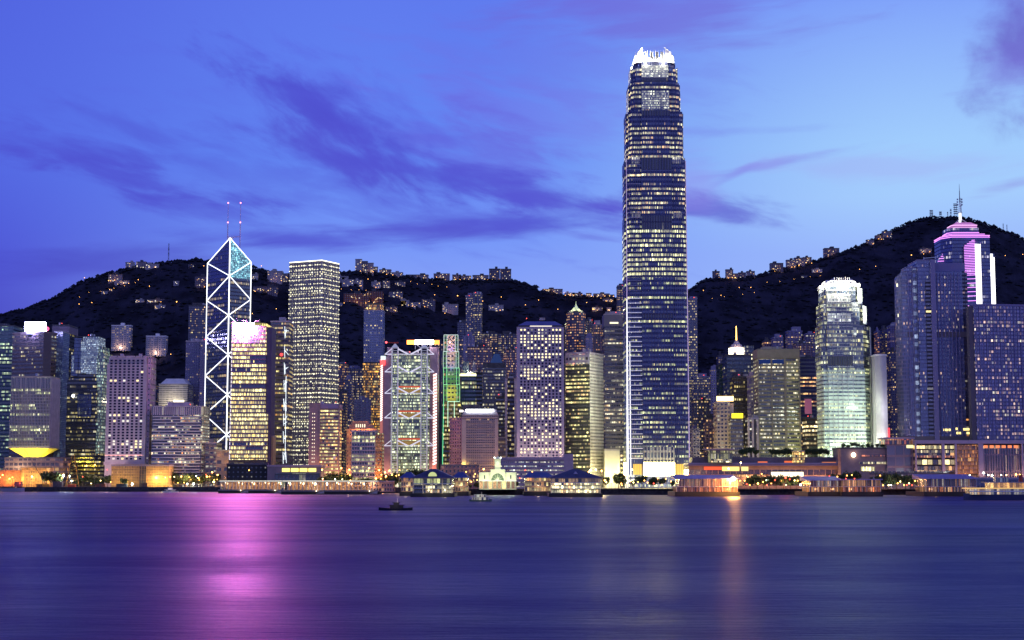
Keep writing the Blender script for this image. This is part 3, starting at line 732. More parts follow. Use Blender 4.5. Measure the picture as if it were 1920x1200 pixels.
# ---- the trussed bank building
def trussed():
    Y = 1560; gl = fm(wall=(.20, .25, .20), cw=1.5, fh=3.0, wf=.86, hf=.66, lit=.85, c1=(.88, 1, .62, 1), c2=(1, 1, .45, 1), st=.95, runs=.6, fvar=.5, run=5, glass=(.04, .09, .07))
    P = fp(733, 805, Y, 60)
    T_ = Tower('bank_tower', 'bank tower hung from grey masts with white coat-hanger trusses and red zigzag light strips', P, 664, gl, parapet=1, plant=0)
    Z = lambda py: T_.lz(py); X_ = lambda px, py=750: Xp(px, Y, py) - T_.cx; yf = T_.fy()
    pan = principled("lilac_panel", (.36, .27, .34), .6, nz=.12)
    T_.part('side_panel', MB().box(X_(716), X_(733) - .1, yf + 4, yf + 50, 0, Z(668)), pan)
    T_.part('side_panel', MB().box(X_(805) + .1, X_(820), yf + 4, yf + 50, 0, Z(650)), pan)
    T_.part('side_panel', MB().box(X_(722), X_(731), yf + 20, yf + 40, Z(668), Z(648)), pan)
    wt = principled("truss_white_glow", (.62, .62, .66), .45, .2, emit=(.9, .9, 1), st=.62, sample=False); gy = principled("mast_grey_glow", (.40, .41, .45), .4, .5, emit=(.8, .85, 1), st=.22, sample=False)  # trusses and masts are no lamps; emission in the paint brightens them
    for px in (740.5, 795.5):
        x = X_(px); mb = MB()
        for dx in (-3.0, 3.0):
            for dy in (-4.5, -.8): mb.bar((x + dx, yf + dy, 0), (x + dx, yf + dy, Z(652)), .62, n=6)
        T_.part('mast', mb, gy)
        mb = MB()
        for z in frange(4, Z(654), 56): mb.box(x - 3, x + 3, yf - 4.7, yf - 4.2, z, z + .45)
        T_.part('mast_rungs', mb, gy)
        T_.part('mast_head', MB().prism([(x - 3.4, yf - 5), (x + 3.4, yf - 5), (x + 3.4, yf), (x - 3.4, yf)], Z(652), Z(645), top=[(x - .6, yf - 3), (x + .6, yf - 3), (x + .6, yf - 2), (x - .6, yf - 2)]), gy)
    xl, xr, xm = X_(740.5), X_(795.5), X_(768); yo = yf - 5.4
    for py in (665, 698, 738, 784, 836):
        z0, z1 = Z(py), Z(py - 10)
        mb = MB()
        for a, b in ((X_(722), xl - 3.4), (xr + 3.4, X_(814))): mb.bar((a, yo, z0), (b, yo, z0), .65)
        for x in (xl, xr):
            o_ = -1 if x == xl else 1; e = X_(722) if x == xl else X_(814)
            mb.bar((x + o_ * 3.2, yo, z1), (e, yo, z0), .55)
            mb.bar((x - o_ * 3.2, yo, z1), (xm + o_ * 1.2, yo, z0), .95)
        mb.bar((xl + 3.4, yo, z0), (xr - 3.4, yo, z0), .35)
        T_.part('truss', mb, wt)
        if py in (738, 784, 836): T_.part('red_soffit', MB().box(xl + 3.6, xr - 3.6, yf - .8, yf - .2, z1 + .6, z1 + 2.2), glow((1, .16, .06), .6, False)); T_.part('dark_gap', MB().box(xl + 3.6, xr - 3.6, yf - .5, yf - .1, z0 + 1, z1 - .6), principled("amber_floor", (.1, .08, .03), .6, emit=(.75, .45, .12), st=.35, sample=False))
    # zigzag light strips on the service towers
    for px0, px1, pt, nm in ((713, 716.8, 668, 'left'), (812, 818.5, 700, 'right')):
        x0, x1 = X_(px0), X_(px1); n = 30; zt = Z(pt); zb = Z(872 if nm == 'right' else 790)
        T_.part('light_strip_backing', MB().box(x0 - .3, x1 + .3, yf + 2, yf + 3.8, 2, zt), principled("rose_panel", (.4, .2, .2), .6, emit=(1, .3, .2), st=.35, sample=False))
        mw = MB(); mr = MB()
        for i in range(n):
            a = zb + (zt - zb) * i / n; b = zb + (zt - zb) * (i + .55) / n
            mw.face([(x0, yf + 1.8, a), (x1, yf + 1.8, a + 1.5), (x1, yf + 1.8, b + 1.5), (x0, yf + 1.8, b)])
        T_.part('light_strip', mw, glow((1, .86, .8), 2.6, False))
    T_.part('red_sign', MB().box(X_(712), X_(721), yf + 1.5, yf + 3.9, Z(684), Z(675)), glow((1, .06, .06), 3.0))
    T_.part('sign_light', MB().box(X_(713), X_(722), yf + 1.5, yf + 3.9, Z(674), Z(667)), glow((.8, .95, 1), 1.2, False))
    # roof sign bar on its cradle, service crane left
    T_.part('roof_sign', MB().box(X_(777), X_(812), yf + 2, yf + 5, Z(645), Z(637.5)), glow((1, .80, .86), 45.0)); T_.part('roof_sign_end', MB().box(X_(762), X_(777) - .1, yf + 2, yf + 5, Z(645), Z(637.5)), glow((1, .26, .04), 7.0)); T_.part('roof_sign_end', MB().box(X_(812) + .1, X_(823), yf + 2, yf + 5, Z(645), Z(637.5)), glow((1, .30, .05), 3.0))
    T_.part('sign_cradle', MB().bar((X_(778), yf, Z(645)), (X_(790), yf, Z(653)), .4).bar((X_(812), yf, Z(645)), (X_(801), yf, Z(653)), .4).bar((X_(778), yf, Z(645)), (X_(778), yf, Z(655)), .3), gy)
    T_.part('service_crane', MB().box(X_(724), X_(746), yf + 2, yf + 5, Z(643), Z(641)).bar((X_(738), yf + 3, Z(652)), (X_(738), yf + 3, Z(643)), .6), RUST)
    T_.part('beacon', MB().ball(X_(723), yf + 2, Z(641.5), 1.1, 6), glow((1, .1, .12), 4, False))
    lamp('forecourt_light', (0, yf - 12, 6), 9000, (1, .75, .4), 1, T_.root)
    for x in (X_(725), X_(812)): lamp('panel_floodlight', (x, yf - 8, 8), 20000, (1, .42, .2), 1, T_.root)
trussed()

# ---- the round windowed tower
def roundwin():
    Y = 1400; P = fp(969, 1057.5, Y, 42); wall = principled("lilac_render", (.40, .36, .44), .75, nz=.10, nscale=.08)
    T_ = Tower('office_tower', 'pale lilac tower with rows of round porthole windows under a hipped blue roof', P, 613, wall, parapet=0, plant=0)
    Z = lambda py: T_.lz(py); X_ = lambda px: Xp(px, Y, 740) - T_.cx; yf = T_.fy(); zt = T_.H
    T_.part('attic', MB().prism(scaled(T_.P, .93), zt, zt + 1.6), DARK)
    rp = scaled(T_.P, .95); top = [(-14, -7), (14, -7), (14, 7), (-14, 7)]; x0, x1 = X_(987), X_(1042); top = [(x0, -6), (x1, -6), (x1, 6), (x0, 6)]
    T_.part('roof', MB().prism(rp, zt + 1.5, Z(599.5), top=top), principled("violet_roof", (.14, .15, .32), .45, .3))
    T_.part('attic_lights', MB().box(X_(994), X_(1035), rp[0][1] - .3, rp[0][1], zt + .4, zt + 1.2), glow((1, .9, .8), 1.2, False))
    lit = [glow((1, .84, .46), 1.7, False), glow((1, .92, .66), 1.3, False), glow((.8, .75, .8), .35, False), principled("port_glass", (.01, .012, .05), .15)]
    frame = principled("port_frame", (.3, .26, .35), .5, .3)
    n = 12; rows = 42; cols = frange(X_(977.4), X_(1050.6), n); zs = frange(Z(854), Z(618.5), rows)
    def disc(mb, x, z, y, r, m=0, k=12):
        c = [(x + r * math.cos(2 * math.pi * i / k), y, z + r * math.sin(2 * math.pi * i / k)) for i in range(k)]
        mb.face(c, None, m)
    def ring(mb, x, z, y, r, R_, m, k=12):
        for i in range(k):
            a, b = 2 * math.pi * i / k, 2 * math.pi * (i + 1) / k
            A = [(x + q * math.cos(w), y, z + q * math.sin(w)) for q, w in ((r, a), (R_, a), (R_, b), (r, b))]
            mb.face(A, None, m)
            mb.face([(x + R_ * math.cos(a), y, z + R_ * math.sin(a)), (x + R_ * math.cos(a), y + .35, z + R_ * math.sin(a)), (x + R_ * math.cos(b), y + .35, z + R_ * math.sin(b)), (x + R_ * math.cos(b), y, z + R_ * math.sin(b))], None, m)
    rest = MB(); protos = {}; rnd = random.Random(12); count = 0
    for j in range(rows - 1, -1, -1):
        rowp = rnd.choice((.12, .3, .45, .6, .95)); 
        for i in range(n):
            s_ = rnd.random(); k = (0 if rnd.random() < .6 else 1) if s_ < rowp * .8 else (2 if s_ < rowp * .8 + .15 else 3)
            x, z = cols[i], zs[j]; R_ = .9
            if count < 96:
                if k not in protos:
                    mb = MB(); disc(mb, 0, 0, 0, R_, 0); ring(mb, 0, 0, -.15, R_, R_ + .28, 1)
                    protos[k] = T_.part('window', mb, [lit[k], frame], loc=(x, yf - .2, z))
                else: same(protos[k], (x, yf - .2, z))
                count += 1
            else:
                disc(rest, x, z, yf - .2, R_, k); ring(rest, x, z, yf - .35, R_, R_ + .28, 4)
    o = T_.part('window', rest, lit + [frame]); tag(o, kind='stuff')
    sd = MB(); xx = T_.P[1][0] + .2
    for j in range(rows):
        for q in range(6):
            c = [(xx, T_.P[1][1] + 6 + q * 6 + 1.1 * math.cos(w), zs[j] + 1.1 * math.sin(w)) for w in [2 * math.pi * i / 10 for i in range(10)]]
            sd.face(c, None, 0 if rnd.random() < .3 else 1)
    o = T_.part('side_window', sd, [lit[1], lit[3]]); tag(o, kind='stuff')
    for x in (-18, 0, 18): lamp('facade_floodlight', (x, yf - 22, Z(858)), 9000, (1, .7, .55), 2, T_.root)
    # podium with lit band windows
roundwin()
# ================================================================ more towers, from left to right
def ribs(T_, n, r, d, mat, z1=None, pad=0., name='rib', x0=None, x1=None, z0=0):
    a = T_.P[0][0] if x0 is None else x0; b = T_.P[1][0] if x1 is None else x1
    fins(T_, frange(a + pad, b - pad, n), z0, z1 or T_.H, r, d, mat, name)
def levels(T_, n, h, out, mat, z0=6, z1=None, name='ledge'):
    ledges(T_, T_.P, frange(z0, (z1 or T_.H) - 3, n), h, out, mat, name)

# far left
t1 = Tower('office_tower', 'dark teal office tower at the left edge of the city, green-white lit floors', fp(-38, 22, 1760, 40), 612,
    fm(wall=(.10, .16, .20), cw=2.5, fh=4.1, wf=.9, hf=.5, lit=.35, c1=GRN, c2=(.6, 1, .6, 1), st=1.0, runs=.8, fvar=.7, glass=(.02, .05, .07)), roof=DARK)
levels(t1, 28, .5, .5, principled("teal_band", (.12, .15, .22), .6))
t2 = Tower('office_tower', 'dull brown tower with a glaring blue-white sign on its roof', fpc(21, 80, 104, 1700, 22), 624,
    fm(wall=(.17, .13, .14), cw=2.6, fh=4.2, wf=.8, hf=.45, lit=.16, c1=YEL, c2=WHT, st=1.0, runs=.7, fvar=.4, run=3, glass=(.05, .04, .06)), roof=principled("brown_stone", (.18, .14, .15), .8), plant=1)
ribs(t2, 18, .35, .5, principled("brown_rib", (.15, .12, .13), .7))
t2.part('roof_sign', MB().box(t2.lx(42), t2.lx(81), t2.fy(-2), t2.fy(-5), t2.lz(620), t2.lz(604)), glow((.50, .48, 1), 110.0))
t2.part('sign_frame', MB().box(t2.lx(44), t2.lx(79), t2.fy(-5.2), t2.fy(-6), t2.lz(626), t2.lz(605)), STEEL)
t2.part('beacon', MB().ball(t2.lx(84), t2.fy(-3), t2.lz(616), 2.2, 8), glow((1, .08, .22), 2.5, False))
Tower('glass_tower', 'narrow pale blue glass tower between the brown tower and a black one', fp(99, 115.5, 1735, 26), 623,
    fm(wall=(.16, .20, .34), cw=1.5, fh=2, wf=.8, hf=.7, lit=.35, c1=(.45, .6, 1, 1), c2=COOL, st=.45, runs=0, glass=(.10, .16, .35), grough=.3), plant=0)
t3 = Tower('office_tower', 'black tower with a flat purple cap and a red lamp on its side', fp(96, 126, 1775, 36), 611,
    fm(wall=(.04, .045, .06), cw=2.6, fh=4.1, wf=.9, hf=.5, lit=.12, c1=YEL, c2=WHT, st=.9, glass=(.015, .02, .04)), plant=0, roof=DARK)
t3.part('cap_wall', MB().prism(grown(t3.P, .6), t3.lz(625), t3.lz(612)), principled("purple_stone", (.17, .14, .20), .8))
t3.part('beacon', MB().ball(t3.lx(124), t3.fy(.8), t3.lz(665), 2.4, 8), glow((1, .05, .05), 2.5, False))

# block on an inverted base
def inverted():
    Y = 1600; mt = fm(wall=(.42, .40, .34), cw=2.1, fh=3.1, wf=.62, hf=.72, lit=.36, c1=LIME, c2=WHT, st=1.3, runs=.9, fvar=.9, run=16, glass=(.05, .055, .04))
    P = fp(17, 92, Y, 34, 835); tp = fp(22, 95, Y + 1, 32, 708)
    lo = Zp(836, Y) - GZ; T_ = Tower('office_block', 'grey ribbed office block balanced on a narrow tapering base lit yellow', P, 708, mt, parapet=0, plant=0)
    for c in list(T_.root.children): bpy.data.objects.remove(c)
    Pt = [(p[0] - T_.cx, p[1] - T_.cy) for p in tp]; ht = T_.lz(708); hb = T_.lz(728)
    T_.part('shaft', MB().prism(T_.P, lo, ht, top=Pt), mt)
    T_.part('roof', MB().prism(grown(Pt, .4), ht, ht + 1.6, bottom=True), BEIGE)
    T_.part('crown_screen', MB().prism(grown(Pt, .35), hb, ht - .3), fm(wall=(.40, .37, .40), cw=5, fh=40, wf=.82, hf=1, lit=0, glass=(.03, .035, .06)))
    R = [(p[0] + .3, p[1]) for p in T_.P]
    T_.part('side_wall', MB().prism([(R[1][0], R[1][1]), (R[1][0] + .4, R[1][1]), (R[2][0] + .4, R[2][1]), (R[2][0], R[2][1])], lo, ht, top=[(Pt[1][0] + .5, Pt[1][1]), (Pt[1][0] + .9, Pt[1][1]), (Pt[2][0] + .9, Pt[2][1]), (Pt[2][0] + .5, Pt[2][1])]), LILAC)
    rm = principled("pale_rib_stone", (.42, .40, .40), .7)
    first = None; n = 27
    for i in range(n):
        s_ = i / (n - 1); xb = T_.P[0][0] + (T_.P[1][0] - T_.P[0][0]) * s_; xt = Pt[0][0] + (Pt[1][0] - Pt[0][0]) * s_
        T_.part('rib', MB().bar((xb, T_.fy(.35), lo), (xt, Pt[0][1] - .35, ht), .34), rm)
    st = scaled(T_.P, .42); st = [(x, y) for x, y in st]
    T_.part('sill', MB().prism(grown(T_.P, .5), lo - 2.2, lo, bottom=True), rm)
    T_.part('tapered_base', MB().prism(st, T_.lz(856), lo - 2.2, top=grown(T_.P, -.5), cap=False), principled("base_stone", (.55, .50, .30), .6))
    T_.part('stem', MB().prism(st, 0, T_.lz(856)), principled("base_stone", (.55, .50, .30), .6))
    x0 = T_.fy()
    for x in (-14, -5, 5, 13): lamp('base_uplight', (x, T_.fy(2), T_.lz(864)), 15000, (1, .78, .06), 1, T_.root)
    lamp('base_uplight', (T_.P[1][0] - 4, 0, T_.lz(864)), 9000, (1, .78, .06), 1, T_.root)
    lamp('shaft_uplight', (0, T_.fy(40), 14), 16000, (1, .8, .5), 2, T_.root)
inverted()

# faceted twin of blue glass
def faceted():
    Y = 1690; bl = fm(wall=(.05, .07, .16), cw=2, fh=4, wf=.9, hf=.8, lit=.05, c1=WHT, c2=YEL, st=.8, glass=(.02, .045, .15), grough=.1)
    dk = fm(wall=(.045, .05, .07), cw=2.2, fh=4, wf=.88, hf=.5, lit=.24, c1=YEL, c2=WHT, st=.8, runs=.7, fvar=.8, run=3, glass=(.015, .02, .045))
    lt = fm(wall=(.30, .36, .40), cw=1.5, fh=1.9, wf=.7, hf=.7, lit=.9, c1=(.62, .80, .95, 1), c2=(.75, .85, .8, 1), st=.62, runs=0, fvar=.2, glass=(.12, .18, .26))
    gr = fm(wall=(.25, .32, .30), cw=1.7, fh=3.4, wf=.75, hf=.65, lit=.6, c1=(.7, 1, .8, 1), c2=WHT, st=.9, runs=.3, fvar=.5, run=2, glass=(.04, .08, .08))
    T_ = Tower('office_tower', 'tower of jutting dark blue and pale glass blocks beside the lilac square-windowed block', fp(132, 192, Y, 44), 660, dk, parapet=0, plant=0)
    X_ = lambda px: T_.lx(px); Z = T_.lz; yf = T_.fy()
    def blk(a, b, t, u, d, m, nm='facet_block'): T_.part(nm, MB().box(X_(a), X_(b), yf - d, yf + 26, max(0, Z(u)), Z(t)), m)
    blk(138, 153, 634, 702, 1.5, bl); blk(151, 156, 641, 690, 2.2, lt); blk(155, 184, 632, 668, 3, lt); blk(153, 182, 668, 700, 3.4, lt); blk(163, 182, 696, 702, 3.8, lt)
    blk(134, 146, 666, 705, 3, bl); blk(128, 150, 712, 880, 4, dk); blk(150, 184, 716, 868, 6, dk); blk(150, 176, 740, 782, 8, bl)
    blk(183.5, 196, 662, 704, 2, gr); blk(182, 193, 704, 850, 3, gr); blk(186, 192, 650, 662, 2, gr)
    T_.part('side_strip', MB().box(X_(135.5), X_(139), yf - 3.3, yf - 3, Z(696), Z(668)), lt)
    T_.part('spotlight', MB().ball(X_(142), yf - 9, Z(743), 1.6, 8), glow((1, 1, .9), 9))
    T_.part('roof', MB().box(X_(138), X_(184), yf + 1, yf + 25, Z(632), Z(632) + 1), DARK)
faceted()

# lilac block with square windows: windows as parts
def squarewin():
    Y = 1560; P = fp(199, 274, Y, 30, 760); wall = principled("lilac_tiles", (.46, .41, .44), .7, nz=.08, nscale=.1)
    T_ = Tower('office_block', 'lilac concrete block punched with small square windows, stepped castellated top', P, 682, wall, parapet=0, plant=0)
    Z = T_.lz; yf = T_.fy(); X_ = lambda px: T_.lx(px, py=760)
    T_.part('upper_wall', MB().prism([(X_(202), yf + .6), (X_(273), yf + .6), (X_(273), yf + 29), (X_(202), yf + 29)], T_.H, Z(670)), wall)
    for a, b in ((204, 216), (218, 232), (234, 250), (252, 264), (266, 272)): T_.part('parapet_block', MB().box(X_(a), X_(b), yf + .4, yf + 8, Z(670), Z(667)), wall)
    for px in (222, 257): T_.part('vent_stack', MB().box(X_(px) - 1.4, X_(px) + 1.4, yf + 8, yf + 12, Z(668), Z(662)), wall)
    mats = [glow((1, .82, .40), 1.5, False), glow((1, .95, .8), 1.1, False), principled("port_glass", (.01, .012, .05), .15)]
    cols = frange(X_(207), X_(265), 8); zs = frange(Z(860), Z(676), 35); rnd = random.Random(5); n = 0; pr = {}; rest = MB()
    for j in range(34, -1, -1):
        p = rnd.choice((0, 0, 0, .08, .1, .25, .6)) if j > 6 else .35
        for i, x in enumerate(cols):
            k = (0 if rnd.random() < .6 else 1) if rnd.random() < p else 2
            mb = MB().box(-1.15, 1.15, -.12, .2, -.85, .85)
            if n < 96:
                if k not in pr: pr[k] = T_.part('window', mb, mats[k], loc=(x, yf, zs[j]))
                else: same(pr[k], (x, yf, zs[j]))
                n += 1
            else: rest.box(x - 1.15, x + 1.15, yf - .12, yf + .2, zs[j] - .85, zs[j] + .85, m=k)
    tag(T_.part('window', rest, mats), kind='stuff')
    T_.part('base_band', MB().box(X_(197.5), X_(275), yf - 1, yf, Z(872), Z(866)), LILAC)
    T_.part('light_line', MB().box(X_(199), X_(269), yf - .5, yf - .1, Z(854), Z(853)), glow((1, .45, .4), 1.8, False))
    T_.part('side_wall', MB().prism([(X_(274) + .2, yf + 2), (X_(274) + 3, yf + 3), (X_(274) + 3, yf + 27), (X_(274) + .2, yf + 29)], 0, Z(668)), fm(wall=(.42, .34, .42), cw=3.2, fh=5.2, wf=.4, hf=.3, lit=.2, c1=WHT, c2=YEL, glass=(.02, .02, .05)))
    for x in (-14, 14): lamp('facade_floodlight', (x, yf - 26, 16), 17000, (1, .62, .6), 2, T_.root)
squarewin()

mall = Tower('civic_building', 'low pale civic building with a barrel roof glimpsed left of the braced tower', fp(298, 352, 1850, 40), 722, fm(wall=(.5, .48, .44), cw=4, fh=2.2, wf=.95, hf=.4, lit=.1, st=.6, glass=(.1, .1, .1)), plant=0)
mall.part('barrel_roof', MB().prism([(p[0], p[1]) for p in mall.P], mall.H, mall.H + 8, top=scaled(mall.P, .6)), WHITEP)
mall.part('lobby_light', MB().box(mall.lx(326), mall.lx(346), mall.fy(.6), mall.fy(.1), mall.lz(756), mall.lz(750)), glow((1, .9, .6), 2.2, False))
lamp('forecourt_light', (0, mall.fy(12), mall.lz(752)), 12000, (1, .85, .6), 1, mall.root)

def ledged():
    Y = 1550; mt = fm(wall=(.10, .10, .12), cw=2.2, fh=2.85, wf=.9, hf=.86, lit=.42, c1=(1, .97, .66, 1), c2=ORG, st=1.15, runs=.75, fvar=.7, run=4, glass=(.02, .02, .04))
    T_ = Tower('office_block', 'wide mid-rise office block with thick rounded grey ledges at every floor', fp(285, 378, Y, 40, 800), 764, mt, parapet=0, plant=1, roof=LILAC)
    lg = principled("ledge_grey", (.40, .38, .41), .7)
    first = None; P = T_.P; r = 4
    def rounded(P, o):
        (x0, y0), (x1, _), (_, y1), _ = P; x0 -= o; x1 += o; y0 -= o; y1 += o
        return [(x0 + r, y0), (x1 - r, y0), (x1 - 1.2, y0 + 1.2), (x1, y0 + r), (x1, y1 - r), (x1 - r, y1), (x0 + r, y1), (x0, y1 - r), (x0, y0 + r), (x0 + 1.2, y0 + 1.2)]
    mb = MB().prism(rounded(P, 1.0), 0, 1.25, bottom=True)
    for z in [2.5 + 2.85 * i for i in range(int((T_.lz(783) - 2) / 2.85) + 1)]:
        if first is None: first = T_.part('floor_ledge', mb, lg, loc=(0, 0, z))
        else: same(first, (0, 0, z))
    T_.part('attic', MB().prism(grown(P, .6), T_.lz(778), T_.lz(763)), fm(wall=(.40, .36, .42), cw=2, fh=30, wf=.35, hf=1, lit=0, glass=(.03, .03, .05)))
    T_.part('roof', MB().prism(rounded(P, .9), T_.lz(763), T_.lz(762) + .6), lg)
    for x in (-14, 14): lamp('street_uplight', (x, T_.fy(22), 9), 12000, (1, .65, .3), 2, T_.root)
ledged()
Tower('apartment_tower', 'slim violet tower rising behind the braced glass tower, left of it', fp(347, 372, 1880, 24), 641, fm(wall=(.20, .18, .30), cw=2.6, fh=3.1, wf=.5, hf=.5, lit=.10, c1=WARM, c2=YEL, st=1.2, runs=.2, glass=(.04, .04, .09)), roof=LILAC)
Tower('apartment_tower', 'slim violet fin tower squeezed between its darker neighbour and the braced tower', fp(374, 392, 1840, 24), 641, fm(wall=(.22, .20, .34), cw=3.6, fh=3.1, wf=.4, hf=.5, lit=.05, c1=WARM, c2=YEL, st=1.2, runs=.2, glass=(.05, .05, .12)), roof=LILAC)
Tower('apartment_tower', 'tall dark apartment tower on the slope just left of the braced tower', fp(351, 388, 2180, 30), 574, fm(wall=(.10, .10, .16), cw=3, fh=3.2, wf=.6, hf=.5, lit=.18, c1=WARM, c2=YEL, st=1.4, runs=.3, glass=(.02, .02, .05)), plant=2, roof=DARK)
lo1 = Tower('low_block', 'small grey podium block at the foot of the braced tower', fp(380, 408, 1560, 30), 832, fm(wall=(.26, .22, .25), cw=4, fh=4.5, wf=.7, hf=.4, lit=.4, st=.8, glass=(.03, .03, .05)), plant=1, roof=LILAC)
lo2 = Tower('low_block', 'small peach stone block with square openings left of the yellow-lit tower foot', fp(407, 433, 1555, 30), 846, fm(wall=(.42, .30, .24), cw=7, fh=7, wf=.6, hf=.5, lit=.25, c1=ORG, c2=WARM, st=.9, glass=(.05, .04, .04)), plant=0, roof=BEIGE)
Tower('office_block', 'dark block visible through the lower bracing of the tower with masts', fp(400, 440, 1720, 30), 776, fm(wall=(.08, .08, .14), cw=2.5, fh=4, wf=.9, hf=.5, lit=.3, c1=WARM, c2=AMB, st=1.0, glass=(.03, .03, .08)), plant=0, roof=DARK)

# yellow-lit tower with the pink sign
def yellow():
    Y = 1540; mt = fm(wall=(.20, .15, .14), cw=.9, fh=4.0, wf=.98, hf=.62, lit=.93, c1=(1, .86, .32, 1), c2=(1, .66, .14, 1), st=1.5, runs=.92, fvar=.5, run=22, glass=(.03, .03, .10))
    T_ = Tower('office_tower', 'tower banded with bright yellow floors, a blinding pink sign at its top left corner', fp(432, 497, Y, 34, 760), 606, mt, parapet=0, plant=0)
    X_ = lambda px: T_.lx(px, py=760); Z = T_.lz; yf = T_.fy()
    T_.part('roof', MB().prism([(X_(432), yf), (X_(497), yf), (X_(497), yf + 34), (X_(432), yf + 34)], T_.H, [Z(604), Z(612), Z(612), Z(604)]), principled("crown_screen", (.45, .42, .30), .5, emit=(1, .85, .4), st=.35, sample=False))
    sd = principled("dark_violet_cladding", (.09, .07, .15), .7, nz=.1)
    T_.part('side_tower', MB().box(X_(497) + .1, X_(507), yf + 2, yf + 30, 0, Z(613)), sd)
    for z in frange(Z(860), Z(632), 33)[:33]: pass
    bar = MB().box(X_(431.5), X_(497) + .1, yf - .9, yf, 0, 1.15); first = None
    for z in [31.5 + 4 * i for i in range(int((Z(640) - 31.5) / 4) + 1)]:
        if first is None: first = T_.part('spandrel', bar, principled("violet_spandrel", (.16, .12, .20), .7), loc=(0, 0, z))
        else: same(first, (0, 0, z))
    T_.part('corner_tube', MB().bar((X_(432), yf - .6, Z(870)), (X_(433.5), yf - .6, Z(606)), .3), glow((.9, .8, 1), 1.5, False))
    T_.part('pink_sign', MB().box(X_(438), X_(474), yf - 2.4, yf - .9, Z(627), Z(607)), glow((1, .20, .76), 800))
    T_.part('sign_frame', MB().box(X_(437), X_(475), yf - .85, yf - .3, Z(628), Z(606)), STEEL)
    T_.part('mast', MB().bar((X_(441), yf + 2, T_.H), (X_(441), yf + 2, Z(596)), .25), STEEL)
    T_.part('lower_right_wing', MB().box(X_(497) + .1, X_(502), yf - 1, yf + 2, Z(866), Z(776)), mt)
    T_.part('base_wall', MB().box(X_(431), X_(502), yf - 2, yf, 0, Z(862)), fm(wall=(.05, .05, .07), cw=5, fh=5, wf=.8, hf=.4, lit=.15, st=1.2, glass=(.02, .03, .03)))
yellow()
def rightof():
    T_ = Tower('office_tower', 'dark tower with scattered lit floors and a vertical white neon script at its right edge', fp(506, 541, 1600, 30), 604, fm(wall=(.12, .11, .16), cw=2.2, fh=4.4, wf=.9, hf=.42, lit=.42, c1=YEL, c2=ORG, st=1.1, runs=.85, fvar=1.0, run=8, glass=(.02, .02, .05)), roof=LILAC)
    X_, Z, yf = T_.lx, T_.lz, T_.fy(.8); ne = glow((.85, .95, 1), 2.2, False); rnd = random.Random(9)
    z = Z(612)
    while z > Z(848):
        # brush-like neon strokes, one glyph after another
        mb = MB(); x = X_(532)
        for q in range(3):
            a = (x + rnd.uniform(0, 4), yf, z - rnd.uniform(0, 8)); b = (x + rnd.uniform(0, 5), yf, z - rnd.uniform(4, 13)); mb.bar(a, b, .2)
        mb.bar((x + .3, yf, z), (x + .8, yf, z - 12), .2)
        T_.part('neon_stroke', mb, ne); z -= rnd.uniform(15, 22)
    T_.part('neon_edge', MB().bar((X_(536.5), yf, Z(705)), (X_(536.8), yf, Z(862)), .22), ne)
    T_.part('red_sign', MB().ball(X_(527), yf, Z(665), 1.6, 8), glow((1, .05, .05), 3, False))
rightof()
lw = Tower('low_block', 'small golden lit stone block between the yellow tower and the neon-edged tower', fp(505, 514, 1550, 18), 820, principled("gold_stone", (.55, .42, .22), .6), plant=0, roof=BEIGE)
lamp('wall_washer', (0, lw.fy(6), 4), 6000, (1, .7, .3), 1, lw.root)
def pinkstair():
    Y = 1470; mt = fm(wall=(.30, .19, .17), cw=2.4, fh=3.15, wf=.94, hf=.5, lit=.9, c1=YEL, c2=(1, .38, .08, 1), st=1.35, runs=.6, fvar=.3, run=4, glass=(.05, .02, .02))
    T_ = Tower('office_block', 'pink granite block with curved orange-lit bays beside a tall blank stair tower', fp(598, 635, Y, 26, 810), 766, mt, parapet=0, plant=0)
    X_ = lambda px: T_.lx(px, py=810); Z, yf = T_.lz, T_.fy()
    T_.part('stair_tower', MB().box(X_(579), X_(598) - .1, yf - 1, yf + 24, 0, Z(756)), PINKG)
    T_.part('roof', MB().box(X_(598), X_(636), yf - .5, yf + 26, T_.H, Z(757)), principled("mauve_band", (.34, .26, .36), .7))
    for px in (635.6, 599): T_.part('corner_pier', MB().box(X_(px) - .6, X_(px) + .6, yf - 1.6, yf, 0, Z(757)), PINKG)
    mb = MB(); n = 8; a, b = X_(599.5), X_(635)
    fr_ = [(a + (b - a) * i / n, yf - 1.6 * math.sin(math.pi * i / n) - .2) for i in range(n + 1)]
    mb.prism(fr_ + [(b, yf + .1), (a, yf + .1)], 0, 1.1, bottom=True); first = None
    for z in [6.0 + 3.15 * i for i in range(int((Z(770) - 6) / 3.15) + 1)]:
        if first is None: first = T_.part('bay_ledge', mb, PINKG, loc=(0, 0, z))
        else: same(first, (0, 0, z))
    first = None
    for z in frange(Z(866), Z(776), 14):
        for dx in (-.9, .9):
            m2 = MB().box(-.3, .3, -.2, .1, -.4, .4)
            if first is None: first = T_.part('stair_window', m2, glow((1, .85, .6), 2.0, False), loc=(X_(588) + dx, yf - 1, z))
            else: same(first, (X_(588) + dx, yf - 1, z))
    T_.part('logo_sign', MB().box(X_(626), X_(630.5), yf - 2.6, yf - 2.2, Z(861), Z(856)), WHITEP)
    for x in (-12, 8): lamp('wall_washer', (x, yf - 14, 8), 12000, (1, .5, .3), 1, T_.root)
pinkstair()

